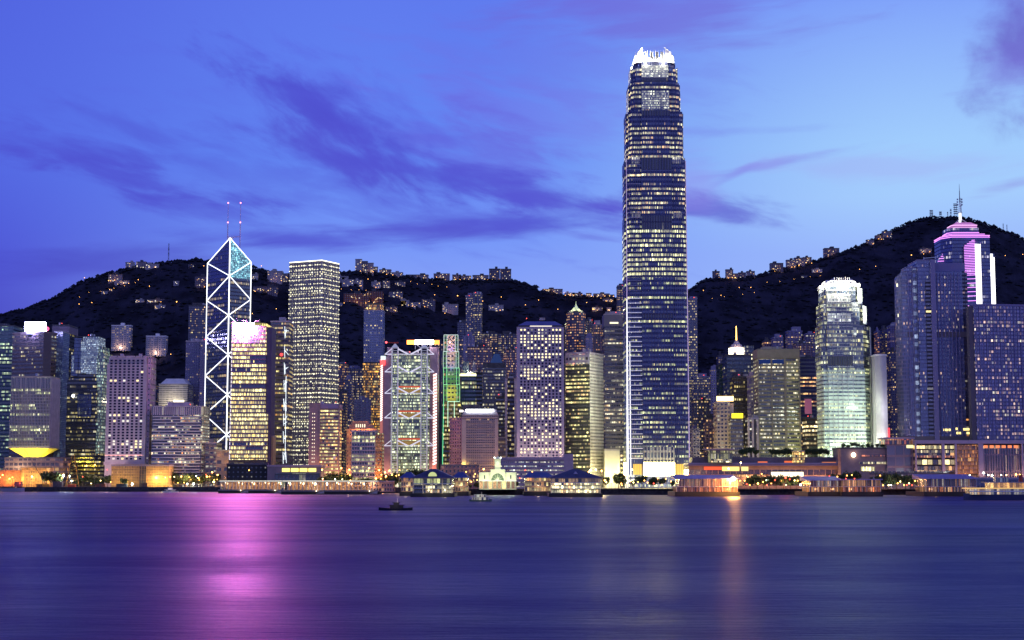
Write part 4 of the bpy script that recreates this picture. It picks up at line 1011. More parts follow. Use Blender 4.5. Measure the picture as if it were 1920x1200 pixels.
# behind the pink block
Tower('apartment_tower', 'tall pale blue apartment tower with gold-lit crown and gold-lit terrace at its foot', fp(681, 717, 1980, 30), 583, fm(wall=(.22, .26, .44), cw=2.6, fh=3.1, wf=.5, hf=.45, lit=.14, c1=(1, .75, .3, 1), c2=WHT, st=1.6, runs=.2, glass=(.06, .08, .18)), plant=0, roof=LILAC)
gt = Tower('rooftop_pavilion', 'gold-lit terrace pavilion at the foot of the pale blue apartment tower', fp(680, 712, 1900, 24), 681, fm(wall=(.3, .2, .12), cw=2, fh=3, wf=.8, hf=.6, lit=.6, c1=(1, .45, .06, 1), c2=YEL, st=1.8, runs=.1, glass=(.1, .05, .02)), plant=0, roof=DARK)
gc = Tower('rooftop_pavilion', 'gold-lit crown pavilion above the pale blue apartment tower', fp(686, 716, 1979.5, 20), 570, fm(wall=(.3, .2, .12), cw=2, fh=3, wf=.8, hf=.6, lit=.7, c1=(1, .42, .04, 1), c2=YEL, st=1.8, runs=.1, glass=(.1, .05, .02)), plant=0, roof=DARK, z0=Zp(583, 1980) + 2)
for lab, x0, x1, Y, pt, kind in [
    ('dim brown apartment tower just right of the square grid-lit tower', 634, 653, 2060, 684, 'r'),
    ('blue-grey apartment tower with many lit balconies, under the pale blue tower', 652, 683, 2020, 692, 'b'),
    ('narrow dark apartment slab between the lit balconies and the trussed bank', 683, 697, 1960, 694, 'd'),
    ('violet apartment slab directly behind the left edge of the trussed bank', 696, 714, 1940, 690, 'b'),
    ('dark violet apartment tower behind the trussed bank, under its roof sign', 806, 832, 2050, 645, 'd'),
    ('stepped dark apartment tower right of the thin green tower top', 857, 876, 2120, 606, 'd'),
    ('violet block with a plain pale wall right of the green outlined tower', 868, 890, 2010, 632, 'p'),
    ('plum apartment tower with warm windows behind the glass block with two masts', 876, 922, 1960, 652, 'r'),
    ('tall blue residential high-rise with a brighter right half, standing alone before the hill', 873, 887, 2250, 558, 'b'),
    ('bright right half of the lone blue residential high-rise', 886, 904, 2240, 552, 'g'),
    ('long dim apartment slab left of the porthole tower, behind a pyramid roof', 904, 934, 2180, 626, 'd'),
    ('second dim apartment slab left of the porthole tower', 934, 968, 2170, 628, 'd'),
    ('plum tower with warm lit windows against the left side of the porthole tower', 944, 972, 1960, 656, 'r'),
    ('dark block behind the round spire tower, to its right', 1094, 1112, 2120, 604, 'd'),
    ('slim tower with a column of orange windows left of the wide blue-black tower', 1112, 1134, 2050, 610, 'o'),
    ('small pale tower in front of the orange-windowed slim tower', 1098, 1112, 1960, 632, 'p'),
    ('tall thin tower dotted with gold windows against the right side of the tallest tower', 1289, 1309, 1900, 562, 'g'),
    ('distant twin-topped tower peeping over the dark block left of the tallest tower', 1157, 1176, 2700, 538, 'd'),
    ('pale stepped apartment block right of the tallest tower', 1330, 1346, 1900, 694, 'p'),
    ('blue-grey apartment block right of the tallest tower, lowest of its group', 1297, 1332, 1850, 708, 'b'),
    ('violet apartment tower above the olive slab, left one', 1447, 1470, 2150, 634, 'v'),
    ('violet apartment tower above the olive slab, middle one and tallest', 1474, 1506, 2180, 622, 'v'),
    ('violet apartment tower above the olive slab, right one', 1508, 1534, 2160, 627, 'v'),
    ('plum apartment tower low behind the olive slab', 1488, 1524, 2080, 645, 'r'),
    ('far apartment tower with orange windows just right of the white-toothed tower', 1641, 1652, 2120, 622, 'o'),
    ('far dim apartment tower second right of the white-toothed tower', 1652, 1666, 2140, 618, 'd'),
    ('far violet apartment tower touching the big curved residential tower', 1665, 1688, 2100, 612, 'v'),
    ('dark apartment tower behind the curved white slab', 1664, 1684, 1980, 660, 'd'),
    ('dim tower wedged left of the round spire tower', 1059, 1068, 2090, 606, 'd'),
    ('low violet slab behind the red-roofed club block left of the trussed bank', 664, 696, 1760, 751, 'p'),
    ('violet mid-rise between the pink block and the orange stepped tower', 636, 652, 1800, 735, 'd'),
    ('plum block behind the pale mid-rise hotel, its left neighbour', 848, 870, 1900, 690, 'r'),
    ('dark mid-rise block behind the low deck right of the tallest tower', 1296, 1330, 1720, 752, 'd'),
    ('short plum block tucked left of the orange-signed block', 1318, 1343, 1600, 786, 'r'),
    ('small pale block touching the lower right side of the tallest tower', 1294, 1311, 1540, 806, 'p'),
    ('dim tower just right of the lone blue residential high-rise', 905, 918, 2120, 634, 'r'),
    ('plum slab below the long dim apartment slabs, left of the porthole tower', 920, 946, 1990, 676, 'r'),
    ('dark slab between the white-cornered block and the blue-black tower', 1112, 1134, 1800, 668, 'd'),
    ('dark block between the square-windowed block and the thick-ledged block', 278, 300, 1900, 724, 'd'),
    ('dim low tower at the right foot of the grid-lit tower', 633, 648, 1720, 772, 'd'),
    ('blue-grey tower half hidden by the pink granite block', 646, 662, 1840, 712, 'b'),
    ('far dim tower left of the golden needle tower', 1344, 1356, 2100, 668, 'd'),
    ('narrow dark tower behind the right shoulder of the golden needle tower', 1413, 1424, 1900, 676, 'd'),
    ('far plum tower left of the violet apartment trio', 1430, 1446, 2200, 640, 'r'),
    ('dark far slab behind the blue faceted tower', 184, 199, 1900, 712, 'd'),
    ]:
    sty = dict(
        r=dict(wall=(.17, .11, .17), lit=.36, c1=WARM, c2=ORG, st=1.9), b=dict(wall=(.15, .16, .28), lit=.32, c1=(1, .8, .45, 1), c2=WARM, st=1.8),
        d=dict(wall=(.09, .09, .17), lit=.30, c1=WARM, c2=YEL, st=1.7), p=dict(wall=(.28, .26, .44), lit=.07, c1=WARM, c2=YEL, st=1.2),
        g=dict(wall=(.12, .13, .22), lit=.42, c1=(1, .75, .3, 1), c2=YEL, st=1.5), o=dict(wall=(.13, .11, .20), lit=.42, c1=ORG, c2=WARM, st=1.8),
        v=dict(wall=(.17, .15, .32), lit=.20, c1=WARM, c2=WHT, st=1.6))[kind]
    rnd = random.Random(x0)
    T_ = Tower('apartment_tower', lab, fpv(x0, x1, Y, 18), pt, fm(cw=rnd.uniform(2.4, 3.4), fh=3.1, wf=rnd.uniform(.45, .7), hf=.5, runs=.25, fvar=.3, glass=(.02, .025, .06), **sty), plant=rnd.choice((1, 2)), roof=DARK if kind in 'rd' else principled("violet_concrete", (.2, .19, .32), .8))
    w = T_.P[1][0] - T_.P[0][0]
    if w > 12:
        k = rnd.choice((3, 4)); fins(T_, frange(T_.P[0][0] + w / (2 * k), T_.P[1][0] - w / (2 * k), k), 0, T_.H + 1, w / (k * 2.6), 1.6, T_.mat, 'bay')
pb = Tower('pavilion_roof_tower', 'dark block with a teal pyramid roof behind the pale mid-rise hotel', fp(905, 948, 1820, 34), 690, fm(wall=(.10, .10, .13), cw=2.6, fh=3.8, wf=.8, hf=.5, lit=.3, c1=WHT, c2=YEL, st=1.1, glass=(.03, .03, .05)), plant=0, roof=DARK)
pb.part('pyramid_roof', MB().prism([(pb.lx(916), pb.fy(-2)), (pb.lx(945), pb.fy(-2)), (pb.lx(945), pb.fy(-26)), (pb.lx(916), pb.fy(-26))], pb.H + 1.5, pb.lz(662), top=[(pb.lx(926), pb.fy(-12)), (pb.lx(936), pb.fy(-12)), (pb.lx(936), pb.fy(-16)), (pb.lx(926), pb.fy(-16))]), principled("teal_roof", (.06, .14, .24), .5))
pb.part('attic_wall', MB().prism(scaled(pb.P, .98), pb.H, pb.H + 6), DARK)
Tower('office_block', 'black office block below the pyramid roof, right of the pale hotel', fp(930, 958, 1600, 26), 745, fm(wall=(.05, .05, .07), cw=2.4, fh=3.9, wf=.85, hf=.45, lit=.35, c1=WHT, c2=YEL, st=1.1, glass=(.02, .02, .04)), roof=DARK)
cl = Tower('office_block', 'dark block between two tall lilac piers beside the porthole tower', fp(949, 969, 1560, 24), 712, fm(wall=(.06, .05, .06), cw=2.4, fh=4.4, wf=.9, hf=.45, lit=.45, c1=YEL, c2=WARM, st=1.2, glass=(.02, .02, .04)), roof=DARK)
for px in (949, 966.5): cl.part('pier', MB().box(cl.lx(px) - 1.2, cl.lx(px) + 1.2, cl.fy(2), cl.fy(), 0, cl.lz(710)), LILAC)
Tower('low_block', 'grey low-rise beside the foot of the pale hotel', fp(934, 948, 1500, 18), 822, fm(wall=(.35, .28, .22), cw=2.6, fh=3.4, wf=.6, hf=.5, lit=.3, c1=WARM, c2=YEL, st=.9, glass=(.03, .03, .03)), plant=0, roof=BEIGE)

# orange lit stepped tower and the club block before it
def stepped():
    T_ = Tower('bank_building', 'old stepped stone tower glowing orange behind a boxy club block', fp(650, 706, 1500, 26, 820), 806, fm(wall=(.50, .28, .20), cw=2.4, fh=4, wf=.35, hf=.5, lit=.3, c1=WARM, c2=ORG, st=1.2, glass=(.08, .04, .04)), parapet=0, plant=0)
    P = T_.P; st = principled("warm_stone", (.52, .30, .22), .7, nz=.1)
    T_.part('upper_stage', MB().prism([(T_.lx(655), T_.fy(-3)), (T_.lx(698), T_.fy(-3)), (T_.lx(698), T_.fy(-20)), (T_.lx(655), T_.fy(-20))], T_.H, T_.lz(796)), st)
    T_.part('top_stage', MB().prism([(T_.lx(660), T_.fy(-5)), (T_.lx(690), T_.fy(-5)), (T_.lx(690), T_.fy(-18)), (T_.lx(660), T_.fy(-18))], T_.lz(796), T_.lz(789)), st)
    T_.part('roof', MB().prism(grown(P, .3), T_.H, T_.H + 1, bottom=True), st)
    sl_ = None
    for px in frange(668, 684, 5):
        mb = MB().box(-.45, .45, -.2, .1, 0, 3)
        if sl_ is None: sl_ = T_.part('attic_window', mb, glow((1, .85, .6), 1.6, False), loc=(T_.lx(px), T_.fy(-3), T_.lz(801)))
        else: same(sl_, (T_.lx(px), T_.fy(-3), T_.lz(801)))
    for px, py in ((672, 812), (692, 812)): lamp('parapet_floodlight', (T_.lx(px), T_.fy(3), T_.lz(py)), 5000, (1, .42, .14), 1, T_.root)
    lamp('wall_washer', (T_.lx(652), T_.fy(5), 10), 9000, (1, .5, .25), 1, T_.root)
    Y = 1420; C = Tower('club_block', 'boxy glazed block with bright yellow floors and an orange side, left of the trussed bank', fp(659.5, 703, Y, 24, 850), 810, fm(wall=(.22, .20, .20), cw=2.6, fh=3.35, wf=.92, hf=.66, lit=.72, c1=(1, .88, .38, 1), c2=LIME, st=1.3, runs=.8, fvar=.6, run=12, glass=(.03, .03, .06)), plant=0, parapet=0)
    C.part('roof', MB().prism(grown(C.P, .6), C.H, C.lz(809) + 1, bottom=True), LILAC)
    C.part('side_wall', MB().prism([(C.P[1][0] + .05, C.P[1][1]), (C.lx(716, py=850), C.P[1][1] + 3), (C.lx(716, py=850), C.P[2][1]), (C.P[2][0] + .05, C.P[2][1])], 0, C.lz(812)), fm(wall=(.48, .24, .10), cw=3, fh=3.35, wf=.6, hf=.5, lit=.5, c1=ORG, c2=LIME, st=1.2, glass=(.08, .04, .02)))
    ribs(C, 10, .3, .5, STEEL)
    first = None
    for z in [3.35 * i for i in range(1, int(C.H / 3.35))]:
        mb = MB().prism(grown(C.P, .5), -.5, .45, bottom=True)
        if first is None: first = C.part('floor_ledge', mb, LILAC, loc=(0, 0, z))
        else: same(first, (0, 0, z))
    lamp('alley_light', (C.lx(718), C.fy(6), 8), 10000, (1, .4, .08), 1, C.root)
stepped()

# stepped tower outlined in green
def green():
    Y = 1590; T_ = Tower('bank_tower', 'slender stepped tower outlined in green and white tubes, top lit pink and violet', fp(831, 863, Y, 30), 752, fm(wall=(.16, .13, .05), cw=2.6, fh=4.2, wf=.8, hf=.5, lit=.7, c1=YEL, c2=(1, .85, .2, 1), st=1.1, runs=.3, glass=(.03, .03, .02)), parapet=0, plant=0)
    X_ = T_.lx; Z = T_.lz; yf = T_.fy()
    core = [fm(wall=w, cw=3.6, fh=4.6, wf=.55, hf=.35, lit=.0, glass=(.01, .01, .02)) for w in ((.30, .26, .20), (.30, .28, .18), (.10, .16, .07), (.42, .42, .12))]
    side = fm(wall=(.05, .14, .06), cw=3, fh=4.6, wf=.8, hf=.5, lit=.15, c1=ORG, c2=YEL, st=.9, glass=(.01, .03, .02))
    cols = ((.8, .95, .95), (.7, .95, .8), (.35, 1, .45), (.4, 1, .45))
    for k, (a, b, x0, x1) in enumerate(((659, 628, 832, 858.5), (690, 659, 831, 860), (721, 690, 831.5, 861), (752, 721, 832, 862))):
        T_.part('tier', MB().box(X_(x0), X_(x1), yf + .5, yf + 26, Z(a), Z(b)), side)
        T_.part('core_panel', MB().box(X_(x0 + 7), X_(x1 - 6), yf - .4, yf + .6, Z(a), Z(b) - .4), core[k])
        mb = MB(); zt, zb = Z(b), Z(a)
        for px in (x0, x0 + 6, x1 - 5, x1): mb.bar((X_(px), yf - .2, zb), (X_(px), yf - .2, zt), .25)
        mb.bar((X_(x0), yf - .2, zt), (X_(x1), yf - .2, zt), .26)
        T_.part('outline_tube', mb, glow(cols[k], 1.2, False))
    T_.part('outline_tube', MB().bar((X_(830), yf - .6, 4), (X_(832), yf - .6, Z(752)), .36), glow((.2, 1, .45), 1.2, False))
    T_.part('outline_tube', MB().bar((X_(840), yf - .6, Z(800)), (X_(840), yf - .6, Z(752)), .34).bar((X_(852), yf - .6, Z(790)), (X_(852), yf - .6, Z(752)), .34).bar((X_(840), yf - .6, Z(753)), (X_(862), yf - .6, Z(753)), .34), glow((.6, 1, .7), 1.5, False))
    T_.part('side_wall', MB().box(X_(827.5), X_(831) - .2, yf + 3, yf + 26, 0, Z(757)), fm(wall=(.04, .18, .12), cw=2.4, fh=4, wf=.3, hf=.5, lit=.2, st=.8, glass=(.02, .04, .04)))
    for py, c_ in ((656, (.35, .2, 1)), (688, (.3, .2, 1))): lamp('tier_light', (X_(847), yf - 5, Z(py)), 2600, c_, .5, T_.root)
    for py, c_ in ((640, (1, .6, .45)), (672, (1, .7, .5)), (705, (.3, 1, .35)), (738, (1, .95, .2))): lamp('tier_light', (X_(844), yf - 9, Z(py)), 4200, c_, .5, T_.root)
green()
bt = Tower('office_block', 'teal glass block with lit roof terrace and two masts beside the green outlined tower', fp(864, 893, 1640, 28), 705, fm(wall=(.05, .10, .13), cw=2, fh=4.2, wf=.9, hf=.6, lit=.22, c1=LIME, c2=YEL, st=1.2, runs=.9, fvar=1.0, run=9, glass=(.02, .06, .10)), roof=STEEL, plant=0)
bt.part('terrace_or_fill_light', MB().box(bt.lx(863), bt.lx(893), bt.fy(.5), bt.fy(), bt.lz(705), bt.lz(700.5)), glow((1, 1, .55), 2.0, False))
bt.part('roof_cage', MB().box(bt.lx(867), bt.lx(879), bt.fy(-3), bt.fy(-12), bt.lz(700), bt.lz(677)), fm(wall=(.2, .25, .28), cw=3, fh=4, wf=.7, hf=.7, lit=.2, st=.6, glass=(.03, .05, .08)))
bt.part('roof_canopy', MB().box(bt.lx(882), bt.lx(901), bt.fy(-1), bt.fy(-14), bt.lz(698), bt.lz(696)), WHITEP)
bt.part('mast', MB().bar((bt.lx(887), bt.fy(-6), bt.lz(700)), (bt.lx(887), bt.fy(-6), bt.lz(677)), .4), WHITEP); bt.part('mast', MB().bar((bt.lx(890), bt.fy(-6), bt.lz(700)), (bt.lx(890), bt.fy(-6), bt.lz(677)), .4), WHITEP)
lamp('terrace_lamp', (bt.lx(880), bt.fy(-1), bt.lz(699)), 3000, (1, 1, .7), .5, bt.root)
Tower('office_block', 'narrow black slab right of the teal glass block', fp(893, 904, 1630, 24), 700, fm(wall=(.04, .045, .04), cw=2.4, fh=4, wf=.8, hf=.5, lit=.12, st=.8, glass=(.01, .015, .02)), roof=DARK)

# the pale hotel
def hotel():
    Y = 1420; T_ = Tower('hotel', 'pale stone hotel with rounded shoulders, dense window rows and a long white roof light', fp(866, 934, Y, 34, 820), 778, fm(wall=(.36, .29, .25), cw=2.7, fh=2.3, wf=.82, hf=.60, lit=.07, c1=WARM, c2=ORG, st=1.3, runs=.1, glass=(.03, .025, .04)), parapet=0, plant=0)
    X_ = lambda px: T_.lx(px, py=820); Z, yf = T_.lz, T_.fy(); ston = principled("warm_pale_stone", (.42, .35, .32), .7, nz=.1)
    T_.part('side_wing', MB().prism([(X_(842), yf + 12), (X_(866) - .1, yf + .5), (X_(866) - .1, yf + 34), (X_(842), yf + 34)], 0, T_.H - 2), fm(wall=(.40, .27, .22), cw=3.2, fh=3.0, wf=.4, hf=.5, lit=.16, c1=WARM, c2=ORG, st=1.1, runs=0, glass=(.05, .04, .04)))
    for a, b in ((866, 873.5), (927.5, 934)): T_.part('pier', MB().box(X_(a), X_(b), yf - .8, yf, 0, Z(786)), ston)
    T_.part('cornice', MB().box(X_(866), X_(934.5), yf - .9, yf + 34, Z(784), Z(782)), ston)
    T_.part('attic', MB().prism([(X_(866), yf - .2), (X_(934), yf - .2), (X_(934), yf + 34), (X_(866), yf + 34)], T_.H, Z(767), top=[(X_(872), yf + 2), (X_(930), yf + 2), (X_(930), yf + 30), (X_(872), yf + 30)]), principled("grey_cladding", (.28, .27, .30), .6))
    T_.part('roof_light', MB().box(X_(873), X_(925.5), yf - .8, yf - .1, Z(771.5), Z(767.5)), glow((.95, .97, 1), 12.0)); T_.part('roof_light', MB().box(X_(861), X_(868), yf + 4, yf + 4.6, Z(772), Z(768.5)), glow((1, .9, .85), 4.0, False))
    T_.part('water_tank_house', MB().box(X_(868), X_(900), yf + 12, yf + 26, Z(768), Z(757)), DARK)
    first = None
    for z in frange(6, Z(790), 36):
        mb = MB().box(X_(873.5), X_(927.5), -.4, 0, 0, .4)
        if first is None: first = T_.part('string_course', mb, ston, loc=(0, yf, z))
        else: same(first, (0, yf, z))
    lamp('pier_uplight', (X_(870), yf - 3, Z(872)), 2200, (1, .7, .12), .4, T_.root); lamp('pier_uplight', (X_(931), yf - 3, Z(868)), 1500, (1, .6, .15), .4, T_.root)
    for x in (-22, 10): lamp('facade_floodlight', (x, yf - 24, 8), 12000, (1, .5, .3), 1, T_.root)
hotel()

# round tower with a green lit spire
def spire():
    Y = 1990; cx = Xp(1081, Y, 620); r = 12.0
    P = [(cx + r * math.cos(2 * math.pi * i / 12), Y + r + r * math.sin(2 * math.pi * i / 12)) for i in range(12)]
    T_ = Tower('apartment_tower', 'round-cornered tower with orange windows and a pale green lit spire', P, 585, fm(wall=(.10, .08, .13), cw=3.1, fh=3.4, wf=.55, hf=.45, lit=.55, c1=ORG, c2=WARM, st=1.5, runs=.1, glass=(.02, .02, .04)), parapet=0, plant=0)
    T_.part('crown_wall', MB().cyl(0, 0, T_.H, T_.lz(582), 9.5, 9.5, 12), DARK)
    T_.part('cone_roof', MB().cyl(0, 0, T_.lz(582), T_.lz(576), 7.2, 3.4, 12).cyl(0, 0, T_.lz(576), T_.lz(570), 3.4, 1.0, 12), principled("pale_green_copper", (.65, .75, .5), .5))
    T_.part('spire', MB().cyl(0, 0, T_.lz(570), T_.lz(563), .8, .15, 6), principled("pale_green_copper", (.65, .75, .5), .5))
    for a in range(4): lamp('roof_floodlight', (12 * math.cos(a * 1.57 + .8), 12 * math.sin(a * 1.57 + .8), T_.lz(580)), 5200, (1, 1, .5), .5, T_.root)
spire()

# white cornered block right of the porthole tower
def cornered():
    Y = 1440; dk = fm(wall=(.05, .06, .05), cw=2.5, fh=3.45, wf=.85, hf=.46, lit=.72, c1=(1, .9, .35, 1), c2=WARM, st=1.2, runs=.75, fvar=.8, run=4, glass=(.015, .03, .03))
    wt = fm(wall=(.60, .58, .48), cw=1.9, fh=3.0, wf=.52, hf=.48, lit=.06, c1=YEL, c2=WHT, st=1.0, runs=0, glass=(.03, .03, .04))
    T_ = Tower('office_block', 'corner office block, dark glazed front with yellow windows and a white gridded side', fpc(1061, 1106, 1131, Y, 27, 760), 664, dk, parapet=0, plant=1, roof=LILAC)
    C, R, B, L = T_.P
    d = Vector((R[0] - C[0], R[1] - C[1])).normalized(); n = Vector((d.y, -d.x))
    T_.part('gridded_side', MB().prism([(C[0] + n.x * .4, C[1] + n.y * .4), (R[0] + n.x * .4, R[1] + n.y * .4), R, C], 0, T_.H + 1), wt)
    T_.part('roof', MB().prism(grown(T_.P, .4), T_.H, T_.H + 2.2, bottom=True), LILAC)
    dl = Vector((C[0] - L[0], C[1] - L[1])).normalized(); nn = Vector((dl.y, -dl.x))
    T_.part('top_storeys', MB().prism([(L[0] + nn.x * .5, L[1] + nn.y * .5), (C[0] + nn.x * .5, C[1] + nn.y * .5), C, L], T_.lz(682), T_.H + .5), fm(wall=(.42, .40, .44), cw=3.3, fh=5, wf=.6, hf=.5, lit=.55, c1=(1, .95, .6, 1), c2=(1, .3, .2, 1), st=1.1, glass=(.04, .03, .05)))
    lamp('street_floodlight', (T_.lx(1120), T_.fy(10), 10), 30000, (1, .85, .4), 1, T_.root)
    lamp('roof_floodlight', (T_.lx(1128), T_.fy(12), T_.lz(690)), 16000, (1, 1, .75), 1, T_.root); lamp('side_floodlight', (T_.lx(1130), T_.fy(14), T_.lz(770)), 22000, (1, 1, .7), 1, T_.root)
cornered()
bb = Tower('office_tower', 'wide blue-black office tower hard against the left side of the tallest tower', fp(1134, 1176, 1560, 34), 591, fm(wall=(.15, .15, .22), cw=2.4, fh=4.1, wf=.9, hf=.45, lit=.26, c1=WHT, c2=WARM, st=1.0, runs=.85, fvar=.9, run=5, glass=(.03, .035, .08)), roof=LILAC)
bb.part('crown_wall', MB().prism(grown(bb.P, .5), bb.lz(612), bb.H + .5), principled("slate_cladding", (.16, .15, .22), .7)); bb.part('crown_lights', MB().box(bb.lx(1144), bb.lx(1160), bb.fy(.9), bb.fy(.5), bb.lz(607), bb.lz(604)), glow((1, .9, .6), 1.6, False))
levels(bb, 28, .5, .5, principled("slate_band", (.18, .17, .25), .6), z1=bb.lz(620))
pn = Tower('podium_block', 'blank cream panel-fronted block at the foot of the blue-black tower', fp(1134, 1162, 1440, 24, 860), 845, principled("cream_panel", (.50, .50, .40), .6, nz=.06), plant=0)
for x in (-8, 8): lamp('podium_front_light', (x, pn.fy(10), 8), 7000, (1, .9, .6), 1, pn.root)

# right of the tallest tower
sp_ = Tower('office_tower', 'blue office tower topped by a blazing white drum and a golden needle', fp(1363, 1412, 1640, 34), 667, fm(wall=(.07, .09, .17), cw=2.6, fh=4.2, wf=.85, hf=.5, lit=.22, c1=WHT, c2=WARM, st=1.1, runs=.5, run=3, glass=(.02, .05, .12)), plant=0, roof=DARK)
sp_.part('lit_drum', MB().cyl(sp_.lx(1385.5), sp_.fy(-14), sp_.lz(665), sp_.lz(651), 8.4, n=16), glow((1, .85, .55), 5.0)); 
for py in (660, 655.5): sp_.part('drum_ring', MB().cyl(sp_.lx(1385.5), sp_.fy(-14), sp_.lz(py), sp_.lz(py) + .5, 8.8, n=16), STEEL)
sp_.part('cupola', MB().cyl(sp_.lx(1385.5), sp_.fy(-14), sp_.lz(651), sp_.lz(644), 7.2, 5.2, 12).cyl(sp_.lx(1385.5), sp_.fy(-14), sp_.lz(644), sp_.lz(636), 4.2, 1.4, 10), LILAC)
sp_.part('needle', MB().cyl(sp_.lx(1385.5), sp_.fy(-14), sp_.lz(636), sp_.lz(609), .75, .4, 6), glow((1, .5, .12), 5.0, False))
sp_.part('shoulder_wing', MB().box(sp_.lx(1398), sp_.lx(1415), sp_.fy(-2), sp_.fy(-30), 0, sp_.lz(648)), sp_.mat)
sp_.part('edge_lights', MB().box(sp_.lx(1409), sp_.lx(1411), sp_.fy(.6), sp_.fy(.1), sp_.lz(735), sp_.lz(664)), fm(wall=(.1, .1, .1), cw=3, fh=4.2, wf=.8, hf=.4, lit=.95, c1=WHT, c2=YEL, st=1.6))
lamp('cupola_floodlight', (sp_.lx(1385.5), sp_.fy(-2), sp_.lz(652)), 3500, (1, .75, .5), .5, sp_.root)
Tower('office_block', 'near-black glass block left of the tower with the golden needle', fp(1350, 1372, 1680, 30), 684, fm(wall=(.03, .06, .07), cw=2.6, fh=4, wf=.85, hf=.5, lit=.10, c1=WHT, c2=WARM, st=1.2, glass=(.01, .04, .05)), roof=DARK)
os_ = Tower('office_block', 'pale office block crowned by a glowing orange sign', fp(1343, 1367, 1480, 24), 756, fm(wall=(.42, .34, .34), cw=3.4, fh=3.6, wf=.6, hf=.5, lit=.10, c1=WHT, c2=YEL, st=1.0, glass=(.02, .02, .04)), plant=0, roof=LILAC)
os_.part('roof_sign', MB().box(os_.lx(1343.5), os_.lx(1375), os_.fy(.4), os_.fy(-1.2), os_.lz(752), os_.lz(743)), glow((1, .62, .22), 5.0)); os_.part('side_wall', MB().box(os_.lx(1367) + .1, os_.lx(1376), os_.fy(-4), os_.fy(-22), 0, os_.H), LILAC)
ys = Tower('office_block', 'dark office block with a bright yellow box sign on its front', fp(1369, 1392, 1470, 22), 787, fm(wall=(.12, .11, .14), cw=2.4, fh=3.8, wf=.85, hf=.5, lit=.4, c1=WHT, c2=YEL, st=.8, glass=(.03, .03, .05)), roof=DARK)
ys.part('yellow_sign', MB().box(ys.lx(1371), ys.lx(1392), ys.fy(1), ys.fy(.1), ys.lz(784), ys.lz(775)), glow((1, .80, .02), 2.2))
Tower('office_block', 'dark block with a column of yellow windows behind the yellow box sign', fp(1376, 1405, 1560, 28), 708, fm(wall=(.08, .07, .06), cw=3.2, fh=4.2, wf=.6, hf=.5, lit=.35, c1=YEL, c2=(1, .7, .15, 1), st=1.2, runs=.7, glass=(.02, .02, .02)), roof=DARK)
pc = Tower('office_block', 'narrow block framed by pale lilac piers left of the olive slab', fp(1402, 1421, 1470, 22), 786, fm(wall=(.10, .09, .10), cw=6, fh=4, wf=.6, hf=.4, lit=.6, c1=WHT, c2=(1, 1, .9, 1), st=1.2, glass=(.02, .02, .03)), plant=0, roof=LILAC)
for px in (1402, 1410, 1419): pc.part('pier', MB().box(pc.lx(px) - .9, pc.lx(px) + .9, pc.fy(1.2), pc.fy(), 0, pc.H), LILAC)
Tower('office_tower', 'slim lilac tower with a dotted line of lights, behind the pier-framed block', fp(1407, 1420, 1530, 22), 706, fm(wall=(.26, .24, .36), cw=3, fh=3.6, wf=.25, hf=.4, lit=.5, c1=WHT, c2=YEL, st=1.4, runs=0, glass=(.05, .05, .1)), roof=LILAC)
def olive():
    Y = 1480; T_ = Tower('bank_tower', 'broad olive-grey slab tower with long window bands and a blank top', fp(1423, 1500, Y, 30, 760), 656, fm(wall=(.30, .28, .20), cw=2.1, fh=3.45, wf=.9, hf=.46, lit=.48, c1=WHT, c2=YEL, st=.95, runs=.7, fvar=.7, run=5, glass=(.03, .035, .05)), parapet=0, plant=1, roof=BEIGE)
    X_ = lambda px: T_.lx(px, py=760); yf = T_.fy(); st = principled("olive_stone", (.30, .27, .20), .7, nz=.1)
    T_.part('blank_top', MB().box(X_(1421.5), X_(1500.5), yf - .8, yf + 30, T_.lz(671), T_.H), st); T_.part('roof', MB().prism(grown(T_.P, .6), T_.H, T_.H + 1, bottom=True), st)
    T_.part('blue_band', MB().box(X_(1424), X_(1472), yf - .5, yf, T_.lz(682), T_.lz(674)), principled("blue_glass", (.02, .07, .28), .2))
    for a, b in ((1421.5, 1424), (1446, 1449), (1471, 1475), (1498, 1501)): T_.part('pier', MB().box(X_(a), X_(b), yf - .9, yf, 0, T_.lz(671)), st)
    first = None
    for z in [3.45 * i + 2.6 for i in range(int(T_.lz(676) / 3.45))]:
        mb = MB().box(X_(1475), X_(1498), -1.0, 0, 0, 1.5)
        if first is None: first = T_.part('spandrel', mb, principled("lime_stone", (.42, .40, .20), .7), loc=(0, yf, z))
        else: same(first, (0, yf, z))
    lamp('street_floodlight', (X_(1490), yf - 16, 12), 26000, (.95, 1, .4), 1, T_.root)
olive()
Tower('office_tower', 'blue-black tower striped with red and orange floors, right of the olive slab', fp(1500, 1535, 1560, 30), 672, fm(wall=(.05, .05, .13), cw=2.2, fh=3.9, wf=.95, hf=.4, lit=.38, c1=WARM, c2=(1, .25, .06, 1), st=1.3, runs=.95, fvar=1.2, run=11, glass=(.015, .015, .05)), roof=DARK)
lb = Tower('office_block', 'low block with brilliant orange and white floors between olive slab and toothed tower', fp(1511, 1536, 1470, 22), 786, fm(wall=(.07, .05, .05), cw=2.4, fh=3.9, wf=.95, hf=.5, lit=.7, c1=(1, .75, .35, 1), c2=WHT, st=1.5, runs=.95, fvar=1.0, run=12, glass=(.02, .02, .03)), plant=0, roof=DARK)
lb.part('pink_banner', MB().box(lb.lx(1508), lb.lx(1521), lb.fy(.5), lb.fy(), lb.lz(776), lb.lz(748)), principled("pink_banner", (.4, .12, .22), .7, emit=(1, .3, .5), st=.15, sample=False))
